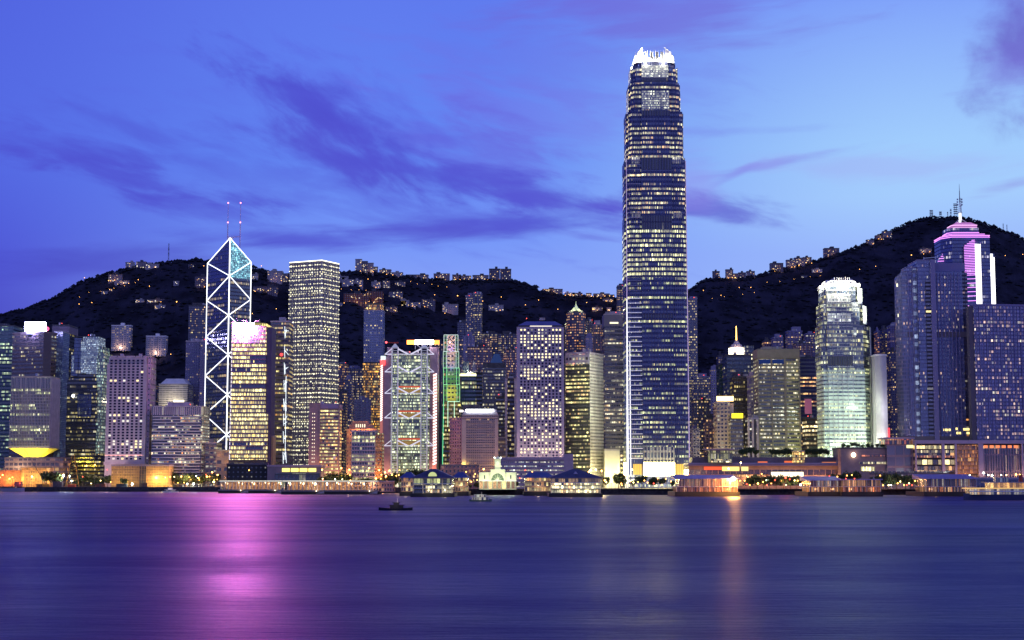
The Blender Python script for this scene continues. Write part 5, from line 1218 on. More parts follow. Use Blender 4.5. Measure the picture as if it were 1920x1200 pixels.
def curved():
    Y = 1390; mb = MB(); x0, x1 = Xp(1642, Y, 760), Xp(1664, Y, 760); n = 8
    P = [(x0 + (x1 - x0) * i / n, Y - 3.5 * math.sin(math.pi * i / n)) for i in range(n + 1)] + [(x1, Y + 24), (x0, Y + 24)]
    T_ = Tower('hotel_wing', 'blank curved white slab beside the toothed tower', P, 667, principled("white_render", (.46, .44, .46), .6, nz=.05), plant=0, roof=WHITEP)
    lamp('wall_washer', (0, T_.fy(10), T_.lz(836)), 26000, (1, .95, .8), 1, T_.root); lamp('wall_washer', (8, T_.fy(14), T_.lz(770)), 12000, (.9, .9, .95), 1, T_.root)
    T_.part('red_light', MB().box(T_.P[n][0] + .2, T_.P[n][0] + 1.2, T_.fy(-2), T_.fy(-4), T_.lz(820), T_.lz(802)), glow((1, .03, .06), 1.6))
curved()

# tower with violet light stripes
def violet():
    Y = 1760; X0 = lambda px: Xp(px, Y, 500)
    P = [(X0(1786), Y), (X0(1857), Y), (X0(1857), Y + 40), (X0(1771), Y + 40), (X0(1771), Y + 14)]
    gl = fm(wall=(.07, .08, .22), cw=2, fh=4.1, wf=.9, hf=.7, lit=.16, c1=(.9, .85, 1, 1), c2=WHT, st=.8, runs=.8, fvar=.7, run=3, glass=(.03, .05, .20), grough=.12)
    T_ = Tower('skyscraper', 'blue glass tower striped with violet light, stepped pyramid top and white lattice spire', P, 444, gl, parapet=0, plant=0)
    X_ = lambda px: X0(px) - T_.cx; Z, yf = T_.lz, T_.fy()
    vi = glow((.85, .30, 1), 1.8, False); pk = glow((1, .55, 1), 1.4, False); wh = glow((.97, .96, 1), 2.4)
    def ring(P_, z, r=.5, m=vi):
        mb = MB()
        for i in range(len(P_)): mb.bar((*P_[i], z), (*P_[(i + 1) % len(P_)], z), r)
        T_.part('light_ring', mb, m)
    def sh(a, b, c, d): return [(X_(b), yf + d), (X_(c), yf + d), (X_(c), yf + 40 - d), (X_(a), yf + 40 - d), (X_(a), yf + 14)]
    s1 = sh(1771, 1786, 1857, 0); s2 = sh(1779, 1790, 1850, 4); s3 = sh(1784, 1793, 1841, 8); s4 = sh(1792, 1797, 1839, 10); s5 = sh(1803, 1806, 1830, 15)
    T_.part('setback', MB().prism(s1, T_.H, Z(438), top=s2), gl); T_.part('setback', MB().prism(s3, Z(438), Z(425)), gl); T_.part('setback', MB().prism(s4, Z(425), Z(419), top=s4), principled("rose_glow_cladding", (.5, .25, .45), .5, emit=(1, .35, .75), st=.35, sample=False)); T_.part('setback', MB().prism(s4, Z(419), Z(413), top=s5), principled("rose_glow_cladding", (.5, .25, .45), .5))  # pink light put into the cladding itself as weak emission
    for s_, py in ((s1, 444.5), (s1, 441.5), (s2, 438), (s3, 434)): ring(s_, Z(py))
    ring(s4, Z(424.5), .5, pk); ring(s4, Z(419.5), .5, pk); ring(s5, Z(414), .4, pk)
    cx, cy = X_(1812.5), yf + 20
    # spire: splayed legs, lit cone, drums, needle
    mb = MB()
    for dx, dy in ((-7, -4), (7, -4), (-3, 6), (3, 6), (0, -6)): mb.bar((cx + dx, cy + dy, Z(414)), (cx, cy, Z(404)), .4)
    T_.part('spire_legs', mb, WHITEP)
    T_.part('spire_cone', MB().cyl(cx, cy, Z(414), Z(394), 1.8, 1.5, 8), glow((.95, .95, 1), 1.6, False))
    T_.part('spire_gallery', MB().cyl(cx, cy, Z(394), Z(393), 2.6, 2.6, 10), STEEL)
    mb = MB()
    for dx in (-1.5, 1.5): mb.bar((cx + dx, cy, Z(393)), (cx + dx * .25, cy, Z(374)), .3)
    for q in range(5): z = Z(391 - 4 * q); mb.bar((cx - 1.3 + q * .2, cy, z), (cx + 1.1 - q * .2, cy, Z(387 - 4 * q)), .2)
    T_.part('spire_lattice', mb, WHITEP)
    mb = MB()
    for dx, dz in ((-2.6, 0), (2.6, 0), (-2.4, 3), (2.4, 3), (-2.5, -3), (2.5, -3)): mb.cyl(cx + dx, cy, Z(373) + dz - .8, Z(373) + dz + .8, .9, n=6)
    T_.part('antenna_drums', mb, STEEL)
    T_.part('needle', MB().cyl(cx, cy, Z(374), Z(352), .55, .4, 6).cyl(cx, cy, Z(352), Z(339), .3, .15, 6), principled("needle_paint", (.15, .12, .22), .5))
    # projecting lit bay: violet stripes left, white panel right
    b0, b1, b2 = X_(1807), X_(1825.5), X_(1838)
    T_.part('front_bay', MB().prism([(b0, yf + .2), (b0, yf - 3), (b1, yf - 7), (b2, yf - 3), (b2, yf + .2)][::1], 0, Z(462)), gl)
    T_.part('bay_roof', MB().prism([(b0, yf), (b0, yf - 3), (b1, yf - 7), (b2, yf - 3), (b2, yf)], Z(462), Z(450), top=[(b1 - 2, yf), (b1 - 2, yf - 1), (b1, yf - 2), (b1 + 2, yf - 1), (b1 + 2, yf)]), gl)
    first = None
    pys = [452, 455] + [458 + 3.1 * i for i in range(20)] + [524, 532, 540, 548, 556, 565, 574]
    for py in pys:
        z = Z(py); k = min(1, max(0.25, (py - 448) / 14))
        mb = MB().bar((b1 + (b0 - b1) * k, yf - 3.2 - (1 - k) * 3.6, 0), (b1, yf - 7.3, 0), .42)
        T_.part('violet_stripe', mb, vi, loc=(0, 0, z))
    for py in [457 + 4.4 * i for i in range(20)]: T_.part('violet_stripe', MB().bar((b1 + 7, yf - 5.0, 0), (b2, yf - 3.2, 0), .32), glow((.8, .45, 1), 1.1, False), loc=(0, 0, Z(py)))
    T_.part('white_panel', MB().prism([(b1 + .1, yf - 7.4), (b1 + 7, yf - 5.0), (b1 + 7, yf - 4.7), (b1 + .1, yf - 7.0)], Z(574), Z(459)), wh)
    c0, c1 = X_(1859), X_(1868)
    T_.part('side_bay', MB().prism([(X_(1857) + .1, yf + 3), (c1, yf + 6), (c1, yf + 30), (X_(1857) + .1, yf + 34)], 0, Z(474)), gl)
    T_.part('white_panel', MB().prism([(c0, yf + 3.3), (c1, yf + 5.6), (c1, yf + 5.9), (c0, yf + 3.6)], Z(574), Z(481)), wh); T_.part('white_panel', MB().prism([(c0, yf + 3.3), (c0 + 3, yf + 4), (c0 + 3, yf + 4.4), (c0, yf + 3.6)], Z(481), Z(475)), wh)
    for i, py in enumerate((470, 474, 478, 482, 487)): T_.part('violet_stripe', MB().bar((X_(1776 - i * 3), yf + 12, 0), (X_(1786), yf + 9, 0), .42), vi, loc=(0, 0, Z(py)))
    T_.part('corner_bay', MB().prism([(X_(1764), yf + 13), (X_(1786), yf + 10), (X_(1786), yf + 20), (X_(1764), yf + 20)], 0, Z(490), top=None).prism([(X_(1764), yf + 13), (X_(1786), yf + 10), (X_(1786), yf + 20), (X_(1764), yf + 20)], Z(490), Z(469), top=[(X_(1777), yf + 13), (X_(1780), yf + 12), (X_(1780), yf + 16), (X_(1777), yf + 16)]), gl)
violet()

# big curved residential tower (three stepped blocks) and the wide hotel
def residence():
    Y = 1430; X0 = lambda px: Xp(px, Y, 660)
    w1 = dict(cw=2.0, fh=3.5, wf=.75, hf=.62, c1=(1, .62, .35, 1), c2=WHT, st=1.25, runs=.15, fvar=.2, glass=(.08, .10, .26), grough=.2)
    a = fm(wall=(.13, .13, .27), lit=.05, **w1); b = fm(wall=(.11, .13, .30), lit=.08, **w1)
    st = fm(wall=(.16, .18, .30), lit=.72, **{**w1, 'c1': (.65, .8, 1, 1), 'c2': COOL, 'st': .75, 'fh': 7, 'hf': .5, 'cw': 4})
    P = [(X0(1686), Y + 10), (X0(1691), Y + 4), (X0(1702), Y), (X0(1818), Y), (X0(1818), Y + 20), (X0(1690), Y + 20)]
    T_ = Tower('residential_tower', 'huge dim violet residential tower with stepped curved left side, right of the white slab', P, 506, a, parapet=0, plant=0)
    for c in list(T_.root.children): bpy.data.objects.remove(c)
    X_ = lambda px: X0(px) - T_.cx; Z, yf = T_.lz, T_.fy()
    T_.part('curved_wing', MB().prism([(X_(1686), yf + 12), (X_(1688), yf + 7), (X_(1694), yf + 3), (X_(1703), yf + 1), (X_(1703), yf + 20), (X_(1690), yf + 20)], 0, [Z(520), Z(516), Z(510), Z(505), Z(505), Z(520)]), a)
    T_.part('left_block', MB().box(X_(1703), X_(1723), yf, yf + 20, 0, Z(500)), a)
    T_.part('lit_stair_bay', MB().box(X_(1714), X_(1722), yf - .8, yf, Z(830), Z(504)), st)
    T_.part('center_block', MB().box(X_(1723) + .1, X_(1754), yf - 1, yf + 34, 0, Z(489)), b)
    T_.part('recess', MB().box(X_(1737), X_(1747), yf - 1.6, yf - 1, 0, Z(525)), fm(wall=(.03, .03, .06), cw=6, fh=3.5, wf=.9, hf=.5, lit=.02, glass=(.08, .08, .16)))
    T_.part('pier', MB().box(X_(1747), X_(1756), yf - 3, yf, 0, Z(487)), principled("violet_pier", (.17, .16, .33), .6))
    T_.part('right_block', MB().box(X_(1756) + .1, X_(1808), yf, yf + 34, 0, Z(508)), b)
    T_.part('recess', MB().box(X_(1803), X_(1818), yf + 1, yf + 34, 0, Z(510)), fm(wall=(.04, .04, .08), cw=5, fh=3.5, wf=.9, hf=.45, lit=.04, c1=ORG, c2=WHT, glass=(.06, .06, .14)))
    T_.part('penthouse', MB().box(X_(1757), X_(1816), yf + 4, yf + 30, Z(508), Z(492)), principled("violet_pier", (.17, .16, .33), .6))
    T_.part('roof', MB().box(X_(1723), X_(1756), yf - 1.4, yf + 34, Z(489), Z(487)), principled("violet_pier", (.17, .16, .33), .6))
    T_.part('belt', MB().box(X_(1703), X_(1818), yf - .6, yf + 6, Z(632), Z(622)), principled("dim_belt", (.10, .09, .13), .7))
    T_.part('roof_davit', MB().bar((X_(1741), yf + 8, Z(482)), (X_(1765), yf + 8, Z(480)), .5).bar((X_(1741), yf + 8, Z(489)), (X_(1741), yf + 8, Z(480)), .5), STEEL)
    for x0, x1, py in ((1765, 1779, 806), (1786, 1792, 804), (1802, 1820, 805), (1789, 1798, 812), (1808, 1820, 812)): T_.part('lit_window', MB().box(X_(x0), X_(x1) - .4, yf - .5, yf - .1, Z(py + 2), Z(py - 2)), glow((1, .78, .25), 2.0, False))
    for px, py in ((1689, 533), (1690, 590), (1691, 602)): T_.part('lit_window', MB().box(X_(px) - .8, X_(px) + .8, yf + 6, yf + 7, Z(py + 3), Z(py - 3)), glow((1, .95, .6), 1.8, False))
    first = None
    for px in frange(1706, 1734, 5) + frange(1760, 1800, 7):
        mb = MB().box(-.35, .35, -.8, 0, 0, Z(512))
        if first is None: first = T_.part('pilaster', mb, principled("violet_pier", (.17, .16, .33), .6), loc=(X_(px), yf, 0))
        else: same(first, (X_(px), yf, 0))
    T_.part('base_band', MB().box(X_(1684), X_(1920), yf - 2, yf - .2, Z(830), Z(818)), principled("dim_belt", (.10, .09, .13), .7))
residence()
def bighotel():
    Y = 1400; X0 = lambda px: Xp(px, Y, 700)
    f1 = fm(wall=(.12, .13, .28), cw=3.0, fh=3.3, wf=.74, hf=.62, lit=.30, c1=(1, .62, .42, 1), c2=WHT, st=1.15, runs=.35, fvar=.5, run=2, glass=(.13, .13, .34), grough=.25)
    n = 8; a, b = X0(1829), X0(1990)
    P = [(a + (b - a) * i / n, Y + 14 * (i / n) ** 2) for i in range(n + 1)] + [(b, Y + 40), (a, Y + 12)]
    T_ = Tower('hotel', 'wide violet hotel slab at the right edge with a grid of small lit rooms', P, 573, f1, parapet=1.5, plant=0, roof=principled("violet_pier", (.17, .16, .33), .6))
    T_.part('end_wall', MB().box(T_.P[0][0] - 4.2, T_.P[0][0] - .1, T_.fy(-1), T_.fy(-9), 0, T_.lz(574)), principled("dark_violet_end_wall", (.085, .075, .12), .7))
    first = None
    for i in range(24):
        s_ = (i + .5) / 24; x = T_.P[0][0] + (b - a) * s_; y = T_.fy() + 14 * s_ ** 2
        mb = MB().box(-.28, .28, -.6, .3, 0, T_.H)
        if first is None: first = T_.part('pilaster', mb, principled("violet_pier", (.17, .16, .33), .6), loc=(x, y, 0))
        else: same(first, (x, y, 0))
bighotel()

def clutter(n_root, seed):
    """tanks, masts and rails on a flat roof"""
    rn = random.Random(seed); rf = [c for c in n_root.children if c.name.startswith('roof') and c.type == 'MESH' and not c.name.startswith('roof_')]
    if not rf: return
    v = [q.co for q in rf[0].data.vertices]; xs_ = [q.x for q in v]; ys_ = [q.y for q in v]; z = max(q.z for q in v) + rf[0].location.z
    w = max(xs_) - min(xs_); y0 = min(ys_) + 1.5; xm = (max(xs_) + min(xs_)) / 2
    if w < 10 or min(q.z for q in v) < z - 6 - rf[0].location.z: return
    for i in range(rn.choice((1, 2, 3))):
        x = xm + rn.uniform(-.36, .36) * w; k = rn.random()
        if k < .4: MB().cyl(x, y0 + rn.uniform(1, 5), z, z + rn.uniform(5, 12), .16, .08, 6).obj('aerial', DARK, n_root)
        elif k < .75: MB().cyl(x, y0 + 3, z, z + rn.uniform(2, 3.2), rn.uniform(1, 1.7), n=10).obj('water_tank', STEEL, n_root)
        else: MB().box(x - 2.4, x + 2.4, y0 + 1, y0 + 4, z, z + 2.2).obj('chiller', CONC, n_root)
    if rn.random() < .5: MB().ball(xm + rn.uniform(-.4, .4) * w, y0, z + 1.4, .45, 6).obj('beacon', glow((1, .08, .05), 4, False), n_root)
for i, o in enumerate([o for o in COL.objects if o.type == 'EMPTY' and o.name.split('.')[0] in ('office_tower', 'office_block', 'apartment_tower', 'bank_tower', 'office_block')]): clutter(o, i)
# ================================================================ labels that single out one of many by what stands near it
LAND = [(10, 'the dark teal tower at the left edge'), (62, 'the inverted-base block'), (160, 'the blue faceted tower'), (238, 'the square-windowed lilac block'), (330, 'the thick-ledged office block'), (428, 'the braced twin-mast tower'), (468, 'the pink-sign tower'),
        (587, 'the grid-lit square tower'), (618, 'the pink granite block'), (684, 'the yellow-lit club block'), (768, 'the trussed bank'), (846, 'the green outlined tower'), (895, 'the rounded pale hotel'), (1015, 'the porthole tower'), (1095, 'the white-cornered block'),
        (1150, 'the blue-black tower'), (1231, 'the tallest tower'), (1300, 'the thin gold-dotted tower'), (1385, 'the golden needle tower'), (1460, 'the olive slab'), (1580, 'the toothed-crown tower'), (1653, 'the curved white slab'), (1745, 'the big residential tower'), (1815, 'the violet-striped spire'), (1890, 'the wide right-edge hotel')]
ORD = ['leftmost', 'second from left', 'third from left', 'fourth from left', 'fifth from left', 'sixth from left', 'seventh from left', 'eighth from left', 'ninth from left', 'tenth from left', 'eleventh from left', 'twelfth from left', 'thirteenth from left', 'fourteenth from left', 'fifteenth from left', 'sixteenth from left', 'seventeenth from left', 'eighteenth from left']
def autolabel(items, fmt):
    """items: (object, px, noun phrase); adds the ordinal only where several stand by the same landmark"""
    by = {}
    for o, px, ph in items:
        l = min(LAND, key=lambda q: abs(q[0] - px))[1]; by.setdefault((l, ph), []).append((px, o))
    for (l, ph), L in by.items():
        L.sort(key=lambda q: q[0])
        for i, (px, o) in enumerate(L):
            o['label'] = fmt.format(ph=ph, l=l) if len(L) == 1 else (ORD[i] + ' ' + fmt.format(ph=ph, l=l))

# ---------------------------------------------------------------- houses on the hills
hm = {'pale': fm(wall=(.30, .29, .36), cw=4, fh=3.3, wf=.5, hf=.45, lit=.10, c1=WARM, c2=WHT, st=1.2, runs=.2, glass=(.04, .04, .07)),
      'dark': fm(wall=(.09, .08, .13), cw=4, fh=3.3, wf=.5, hf=.45, lit=.14, c1=WARM, c2=ORG, st=1.3, runs=.2, glass=(.03, .03, .05)),
      'mid': fm(wall=(.17, .15, .20), cw=4, fh=3.3, wf=.55, hf=.5, lit=.25, c1=WARM, c2=WHT, st=1.3, runs=.3, glass=(.03, .03, .05)),
      'brick': fm(wall=(.16, .06, .05), cw=4, fh=3.3, wf=.45, hf=.45, lit=.20, c1=WARM, c2=ORG, st=1.2, runs=.3, glass=(.03, .03, .05))}
WINW = glow((1, .66, .28), 1.7, False); WINC = glow((1, .9, .7), 1.5, False); LAMPO = glow((1, .45, .10), 6, False)
PHR = {'pale': 'pale', 'dark': 'dark', 'mid': 'grey-mauve', 'brick': 'brick red'}
HH = [ # px, base py, width px, height px, style, windows, warm yard light
 (216, 529, 26, 14, 'mid', 6, 3), (228, 536, 28, 6, 'pale', 6, 2), (196, 552, 12, 4, 'pale', 2, 0), (208, 549, 8, 3, 'mid', 2, 1), (243, 505, 16, 10, 'pale', 3, 0), (264, 504, 18, 12, 'mid', 2, 0), (285, 504, 26, 8, 'pale', 7, 1), (262, 568, 16, 5, 'pale', 4, 0), (292, 570, 34, 6, 'mid', 9, 1),
 (300, 582, 20, 6, 'pale', 5, 0), (378, 542, 26, 22, 'dark', 8, 1), (330, 540, 10, 8, 'pale', 2, 0), (358, 504, 10, 6, 'dark', 1, 0), (477, 527, 13, 10, 'pale', 3, 0), (515, 532, 28, 20, 'pale', 7, 1), (532, 532, 14, 16, 'mid', 6, 1), (497, 550, 46, 12, 'dark', 12, 1), (640, 532, 26, 12, 'pale', 3, 0), (645, 532, 8, 10, 'mid', 1, 0),
 (672, 513, 12, 24, 'pale', 5, 1), (683, 514, 12, 22, 'mid', 6, 0), (694, 515, 12, 19, 'pale', 5, 1), (703, 516, 10, 12, 'mid', 3, 0), (722, 513, 22, 8, 'mid', 5, 0), (743, 514, 24, 7, 'pale', 3, 1), (652, 538, 22, 13, 'pale', 5, 0), (672, 538, 16, 12, 'pale', 4, 1), (705, 543, 18, 12, 'pale', 5, 1), (724, 545, 14, 14, 'mid', 4, 0),
 (750, 538, 20, 7, 'mid', 4, 0), (668, 571, 48, 20, 'brick', 8, 3), (702, 571, 32, 24, 'brick', 8, 3), (742, 558, 26, 10, 'mid', 5, 1), (756, 576, 10, 12, 'pale', 2, 0), (734, 588, 22, 10, 'dark', 5, 1), (636, 576, 12, 6, 'pale', 1, 0), (759, 577, 16, 10, 'pale', 2, 0), (774, 577, 10, 8, 'pale', 3, 1), (784, 577, 10, 8, 'pale', 2, 0),
 (803, 578, 26, 16, 'dark', 7, 1), (844, 590, 30, 18, 'pale', 7, 1), (930, 584, 28, 11, 'pale', 7, 1), (783, 522, 40, 7, 'mid', 4, 0), (828, 523, 30, 9, 'mid', 8, 1), (856, 523, 16, 10, 'dark', 2, 2), (872, 524, 22, 8, 'mid', 4, 0), (901, 524, 30, 10, 'mid', 7, 1), (927, 526, 20, 21, 'dark', 6, 0), (948, 526, 21, 22, 'dark', 5, 0),
 (1036, 546, 38, 8, 'mid', 9, 2), (1068, 549, 18, 6, 'pale', 4, 1), (1083, 551, 18, 6, 'dark', 4, 1), (1104, 553, 10, 7, 'mid', 3, 3), (1128, 551, 30, 7, 'mid', 10, 2), (1146, 553, 12, 5, 'dark', 3, 1), (1140, 567, 20, 6, 'mid', 6, 2), (1120, 586, 20, 6, 'mid', 7, 3), (1142, 586, 8, 6, 'pale', 3, 2),
 (1343, 520, 13, 13, 'dark', 3, 1), (1368, 524, 14, 17, 'mid', 4, 1), (1378, 524, 12, 10, 'dark', 3, 3), (1392, 522, 14, 11, 'dark', 1, 0), (1408, 521, 15, 11, 'mid', 3, 0), (1457, 507, 24, 16, 'dark', 8, 1), (1484, 502, 18, 15, 'mid', 5, 2), (1500, 498, 20, 16, 'mid', 6, 2), (1514, 493, 16, 12, 'dark', 6, 2),
 (1560, 479, 28, 14, 'dark', 5, 1), (1632, 455, 14, 10, 'mid', 2, 1), (1650, 451, 16, 8, 'dark', 2, 2), (1664, 446, 17, 12, 'mid', 3, 1), (1532, 512, 20, 6, 'pale', 4, 1), (1736, 476, 22, 8, 'mid', 1, 2), (1508, 521, 12, 4, 'dark', 2, 0)]
items = []; sm_w = MB().box(-.65, .65, -.35, .1, -.5, .5)
wmesh = {True: sm_w.mesh('window', WINW), False: sm_w.mesh('window', WINC)}
rnd = random.Random(44)
for px, py, w, h, sty, nw, yard in HH:
    x, Y, z = on_hill(px, py); w_ = w * Y / F; h_ = h * Y / F; d = min(16, max(7, w_ * .6))
    r = thing('hillside_house' if h < 12 else 'apartment_block', '', 'house' if h < 12 else 'apartment block', (x, Y, z - 3)); items.append((r, px, '%s %s' % (PHR[sty], 'lit house' if h < 12 else 'apartment block')))
    mb = MB().prism([(-w_ / 2, 0), (w_ / 2, 0), (w_ / 2, d), (-w_ / 2, d)], -8, h_ + 3, cap=False); o_ = rnd.uniform(0, 300)
    mb.uv = [(a + o_, b + int(o_) * 3.3) for a, b in mb.uv]; mb.obj('wall', hm[sty], r)
    MB().box(-w_ / 2 - .4, w_ / 2 + .4, -.5, d + .3, h_ + 3, h_ + 4).obj('roof', CONC if sty == 'pale' else DARK, r)
    if w > 12: a = rnd.uniform(-.25, .25) * w_; MB().box(a - w_ * .12, a + w_ * .12, 1.5, d - 1, h_ + 4, h_ + 6 + h * .1).obj('stair_head', CONC if sty == 'pale' else DARK, r)
    for i in range(nw):
        o = bpy.data.objects.new('window', wmesh[rnd.random() < .65]); COL.objects.link(o); o.parent = r
        o.location = (rnd.uniform(-.46, .46) * w_, 0, 3 + rnd.uniform(.08, .9) * h_); s_ = rnd.uniform(.7, 1.25); o.scale = (s_, 1, s_)
    for i in range(yard):
        ax = rnd.uniform(-.5, .5) * w_; q = MB().ball(ax, -2.5, 4 + rnd.uniform(0, 2), .6, 6).obj('yard_lamp', LAMPO, r)
    if yard >= 2 or (yard and rnd.random() < .4): lamp('yard_light', (0, -7, 7), 350 + 220 * yard, (1, .45, .15), .5, r)
autolabel(items, '{ph} on the hill above {l}')
# two pale apartment slabs lower on the left slope
for px, w, top, base, lab in ((226, 36, 611, 655, 'white apartment slab with warm lit stair bays, alone on the left slope'), (292, 38, 631, 665, 'shorter white apartment slab right of its twin on the left slope')):
    x, Y, z = on_hill(px, base); Y -= 14; x = Xp(px, Y, base); z = Zp(base + 3, Y) + 3; T_ = Tower('apartment_block', lab, [(x - w / 2 * Y / F, Y), (x + w / 2 * Y / F, Y), (x + w / 2 * Y / F, Y + 14), (x - w / 2 * Y / F, Y + 14)], top, fm(wall=(.42, .40, .46), cw=4.2, fh=3.3, wf=.6, hf=.5, lit=.22, c1=WARM, c2=YEL, st=1.2, runs=.1, glass=(.05, .05, .10)), z0=z - 3, plant=0, roof=WHITEP)
    MB().box(-3, 3, 2, 9, T_.H, T_.H + 6).obj('stair_head', WHITEP, T_.root)
    for q in (-.32, 0, .32): T_.part('balcony_stack', MB().box(q * w * 1 - 2, q * w * 1 + 2, T_.fy(1.2), T_.fy(), 2, T_.H), T_.mat)
    lamp('yard_light', (0, -12, 6), 5000, (1, .6, .35), 1, T_.root)
# lone lamps on the slopes
hl = []
for px, py in [(331, 575), (359, 504), (382, 506), (259, 534), (280, 547), (172, 574), (148, 580), (158, 529), (518, 586), (473, 596), (490, 500), (725, 524), (858, 562), (940, 565), (1010, 570), (1046, 588), (1060, 560), (1160, 600), (1319, 554), (1386, 548), (1408, 546), (1709, 486), (1732, 484), (1885, 485), (1918, 485), (1642, 508), (1612, 511), (985, 580), (1352, 560), (320, 672), (905, 572), (815, 560), (1100, 575), (690, 530)]:
    x, Y, z = on_hill(px, py); r = thing('street_lamp', '', 'street lamp', (x, Y, z), 'lamps on the dark hillside'); hl.append((r, px, 'orange lamp glowing in the dark wood'))
    MB().cyl(0, 0, -1, 6, .15, .1, 6).obj('pole', DARK, r); MB().ball(0, 0, 6.3, .95 if px in (331, 858, 1709) else .62, 6).obj('lamp_head', LAMPO, r)
for (xa, ya), (xb, yb), n in [((642, 549), (700, 553), 5), ((770, 536), (835, 545), 6), ((1020, 549), (1165, 571), 9), ((150, 560), (250, 540), 6), ((1300, 566), (1420, 556), 5), ((1440, 536), (1540, 524), 5)]:
    for i in range(n):
        s_ = (i + rnd.uniform(-.2, .2)) / (n - 1); x, Y, z = on_hill(xa + (xb - xa) * s_, ya + (yb - ya) * s_ + rnd.uniform(-2, 2)); r = thing('street_lamp', '', 'street lamp', (x, Y, z), 'lamps on the dark hillside'); hl.append((r, xa + (xb - xa) * s_, 'small amber road lamp'))
        MB().cyl(0, 0, -1, 5, .12, .1, 6).obj('pole', DARK, r); MB().ball(0, 0, 5.2, .38, 6).obj('lamp_head', LAMPO, r)
autolabel(hl, '{ph} above {l}')

# ---------------------------------------------------------------- masts on the ridge
def ridge_mast(px, py0, pytop, w, lab, drums):
    ry, rY = ridge(px); x = Xp(px, rY, py0); z0 = hill_z(x, rY) - 1; z1 = Zp(pytop, rY)
    r = thing('radio_mast', lab, 'radio mast', (x, rY, z0)); h = z1 - z0; st = principled("mast_steel", (.10, .10, .16), .6)
    mb = MB()
    for dx in (-w / 2, w / 2): mb.bar((dx, 0, 0), (dx * .8, 0, h), .3)
    MB.obj(mb, 'legs', st, r); mb = MB(); k = max(3, int(h / 5))
    for i in range(k): a, b = h * i / k, h * (i + 1) / k; mb.bar((-w / 2, 0, a), (w / 2, 0, b), .18).bar((w / 2, 0, a), (-w / 2, 0, b), .18)
    mb.obj('lattice', st, r)
    for q in drums: MB().box(-w * .7, w * .7, -1, 1, h * q - .8, h * q + .8).obj('antenna_tier', st, r)
ridge_mast(316, 489, 456, 1.6, 'tall thin radio mast on the left hilltop', (.45, .7)); ridge_mast(1746.5, 410, 394, 5, 'leftmost squat lattice mast on the right peak', (.35, .55, .75, .95))
ridge_mast(1763.5, 408, 397, 3.5, 'small banded mast second from left on the right peak', (.5, .75, .95)); ridge_mast(1777, 408, 397, 1.5, 'cross-topped thin mast on the right peak', (.8,)); ridge_mast(1783, 408, 391, 2.2, 'pointed mast beside the large drum-laden mast on the right peak', (.5, .8))
ridge_mast(1792, 407, 382, 6, 'large mast crowded with antenna drums on the right peak', (.25, .4, .55, .7, .85, .98)); ridge_mast(1802, 406, 371, 2.4, 'tallest thin lattice mast on the right peak beside the spire', (.6,))
ridge_mast(1881, 424, 419, 1.6, 'tiny mast on the right shoulder of the peak', ()); ridge_mast(1888, 428, 421, 1.2, 'tiniest mast, rightmost on the shoulder of the peak', ())

# ---------------------------------------------------------------- trees: three kinds of crown, copied
def make_tree(seed, R_, H, lab):
    rn = random.Random(seed); r = thing('broadleaf_tree', lab, 'tree', (0, 0, 0), 'trees along the waterfront')
    tb = MB().bar((0, 0, 0), (.3, 0, H * .45), .35, r2=.22, n=6)
    for i in range(5):
        a = rn.uniform(0, 6.28); tb.bar((.3, 0, H * .4), (math.cos(a) * R_ * .6, math.sin(a) * R_ * .6, H * rn.uniform(.6, .85)), .18, r2=.06)
    tb.obj('trunk', TRUNK, r)
    mb = MB(); cl = [(rn.uniform(-1, 1) * R_ * .62, rn.uniform(-1, 1) * R_ * .62, H * rn.uniform(.5, .88), rn.uniform(.28, .5) * R_) for _ in range(13)]
    for cx, cy, cz, cr in cl:
        for i in range(62):
            d = Vector((rn.gauss(0, 1), rn.gauss(0, 1), rn.gauss(0, .8))).normalized() * cr * rn.uniform(.5, 1.08); p = Vector((cx, cy, cz)) + d
            s_ = rn.uniform(.3, .7); u = Vector((rn.gauss(0, 1), rn.gauss(0, 1), rn.gauss(0, 1))).normalized() * s_; v = u.cross(Vector((rn.gauss(0, 1), rn.gauss(0, 1), rn.gauss(0, 1)))).normalized() * s_ * .7
            mb.face([p - u - v, p + u - v, p + u + v, p - u + v], None, 0 if rn.random() < .6 else 1)
    mb.obj('crown', [principled("leaf_dark", (.035, .06, .025), .8), principled("leaf_light", (.06, .10, .035), .8)], r)
    return r
kinds = [make_tree(1, 5.2, 10, ''), make_tree(2, 4.0, 9, ''), make_tree(3, 6.2, 11, '')]
used = [False] * 3; ti = []
def tree(px, Y, z, k, s_):
    loc = (Xp(px, Y, 890), Y, z)
    if not used[k]: used[k] = True; o = kinds[k]; o.location = loc; o.scale = (s_, s_, s_)
    else: o = dup(kinds[k], loc, rz=rnd.uniform(0, 6.28), sc=s_)
    ti.append((o, px, ['dark leafy tree', 'small leafy tree', 'broad leafy tree'][k])); return o
TR = []
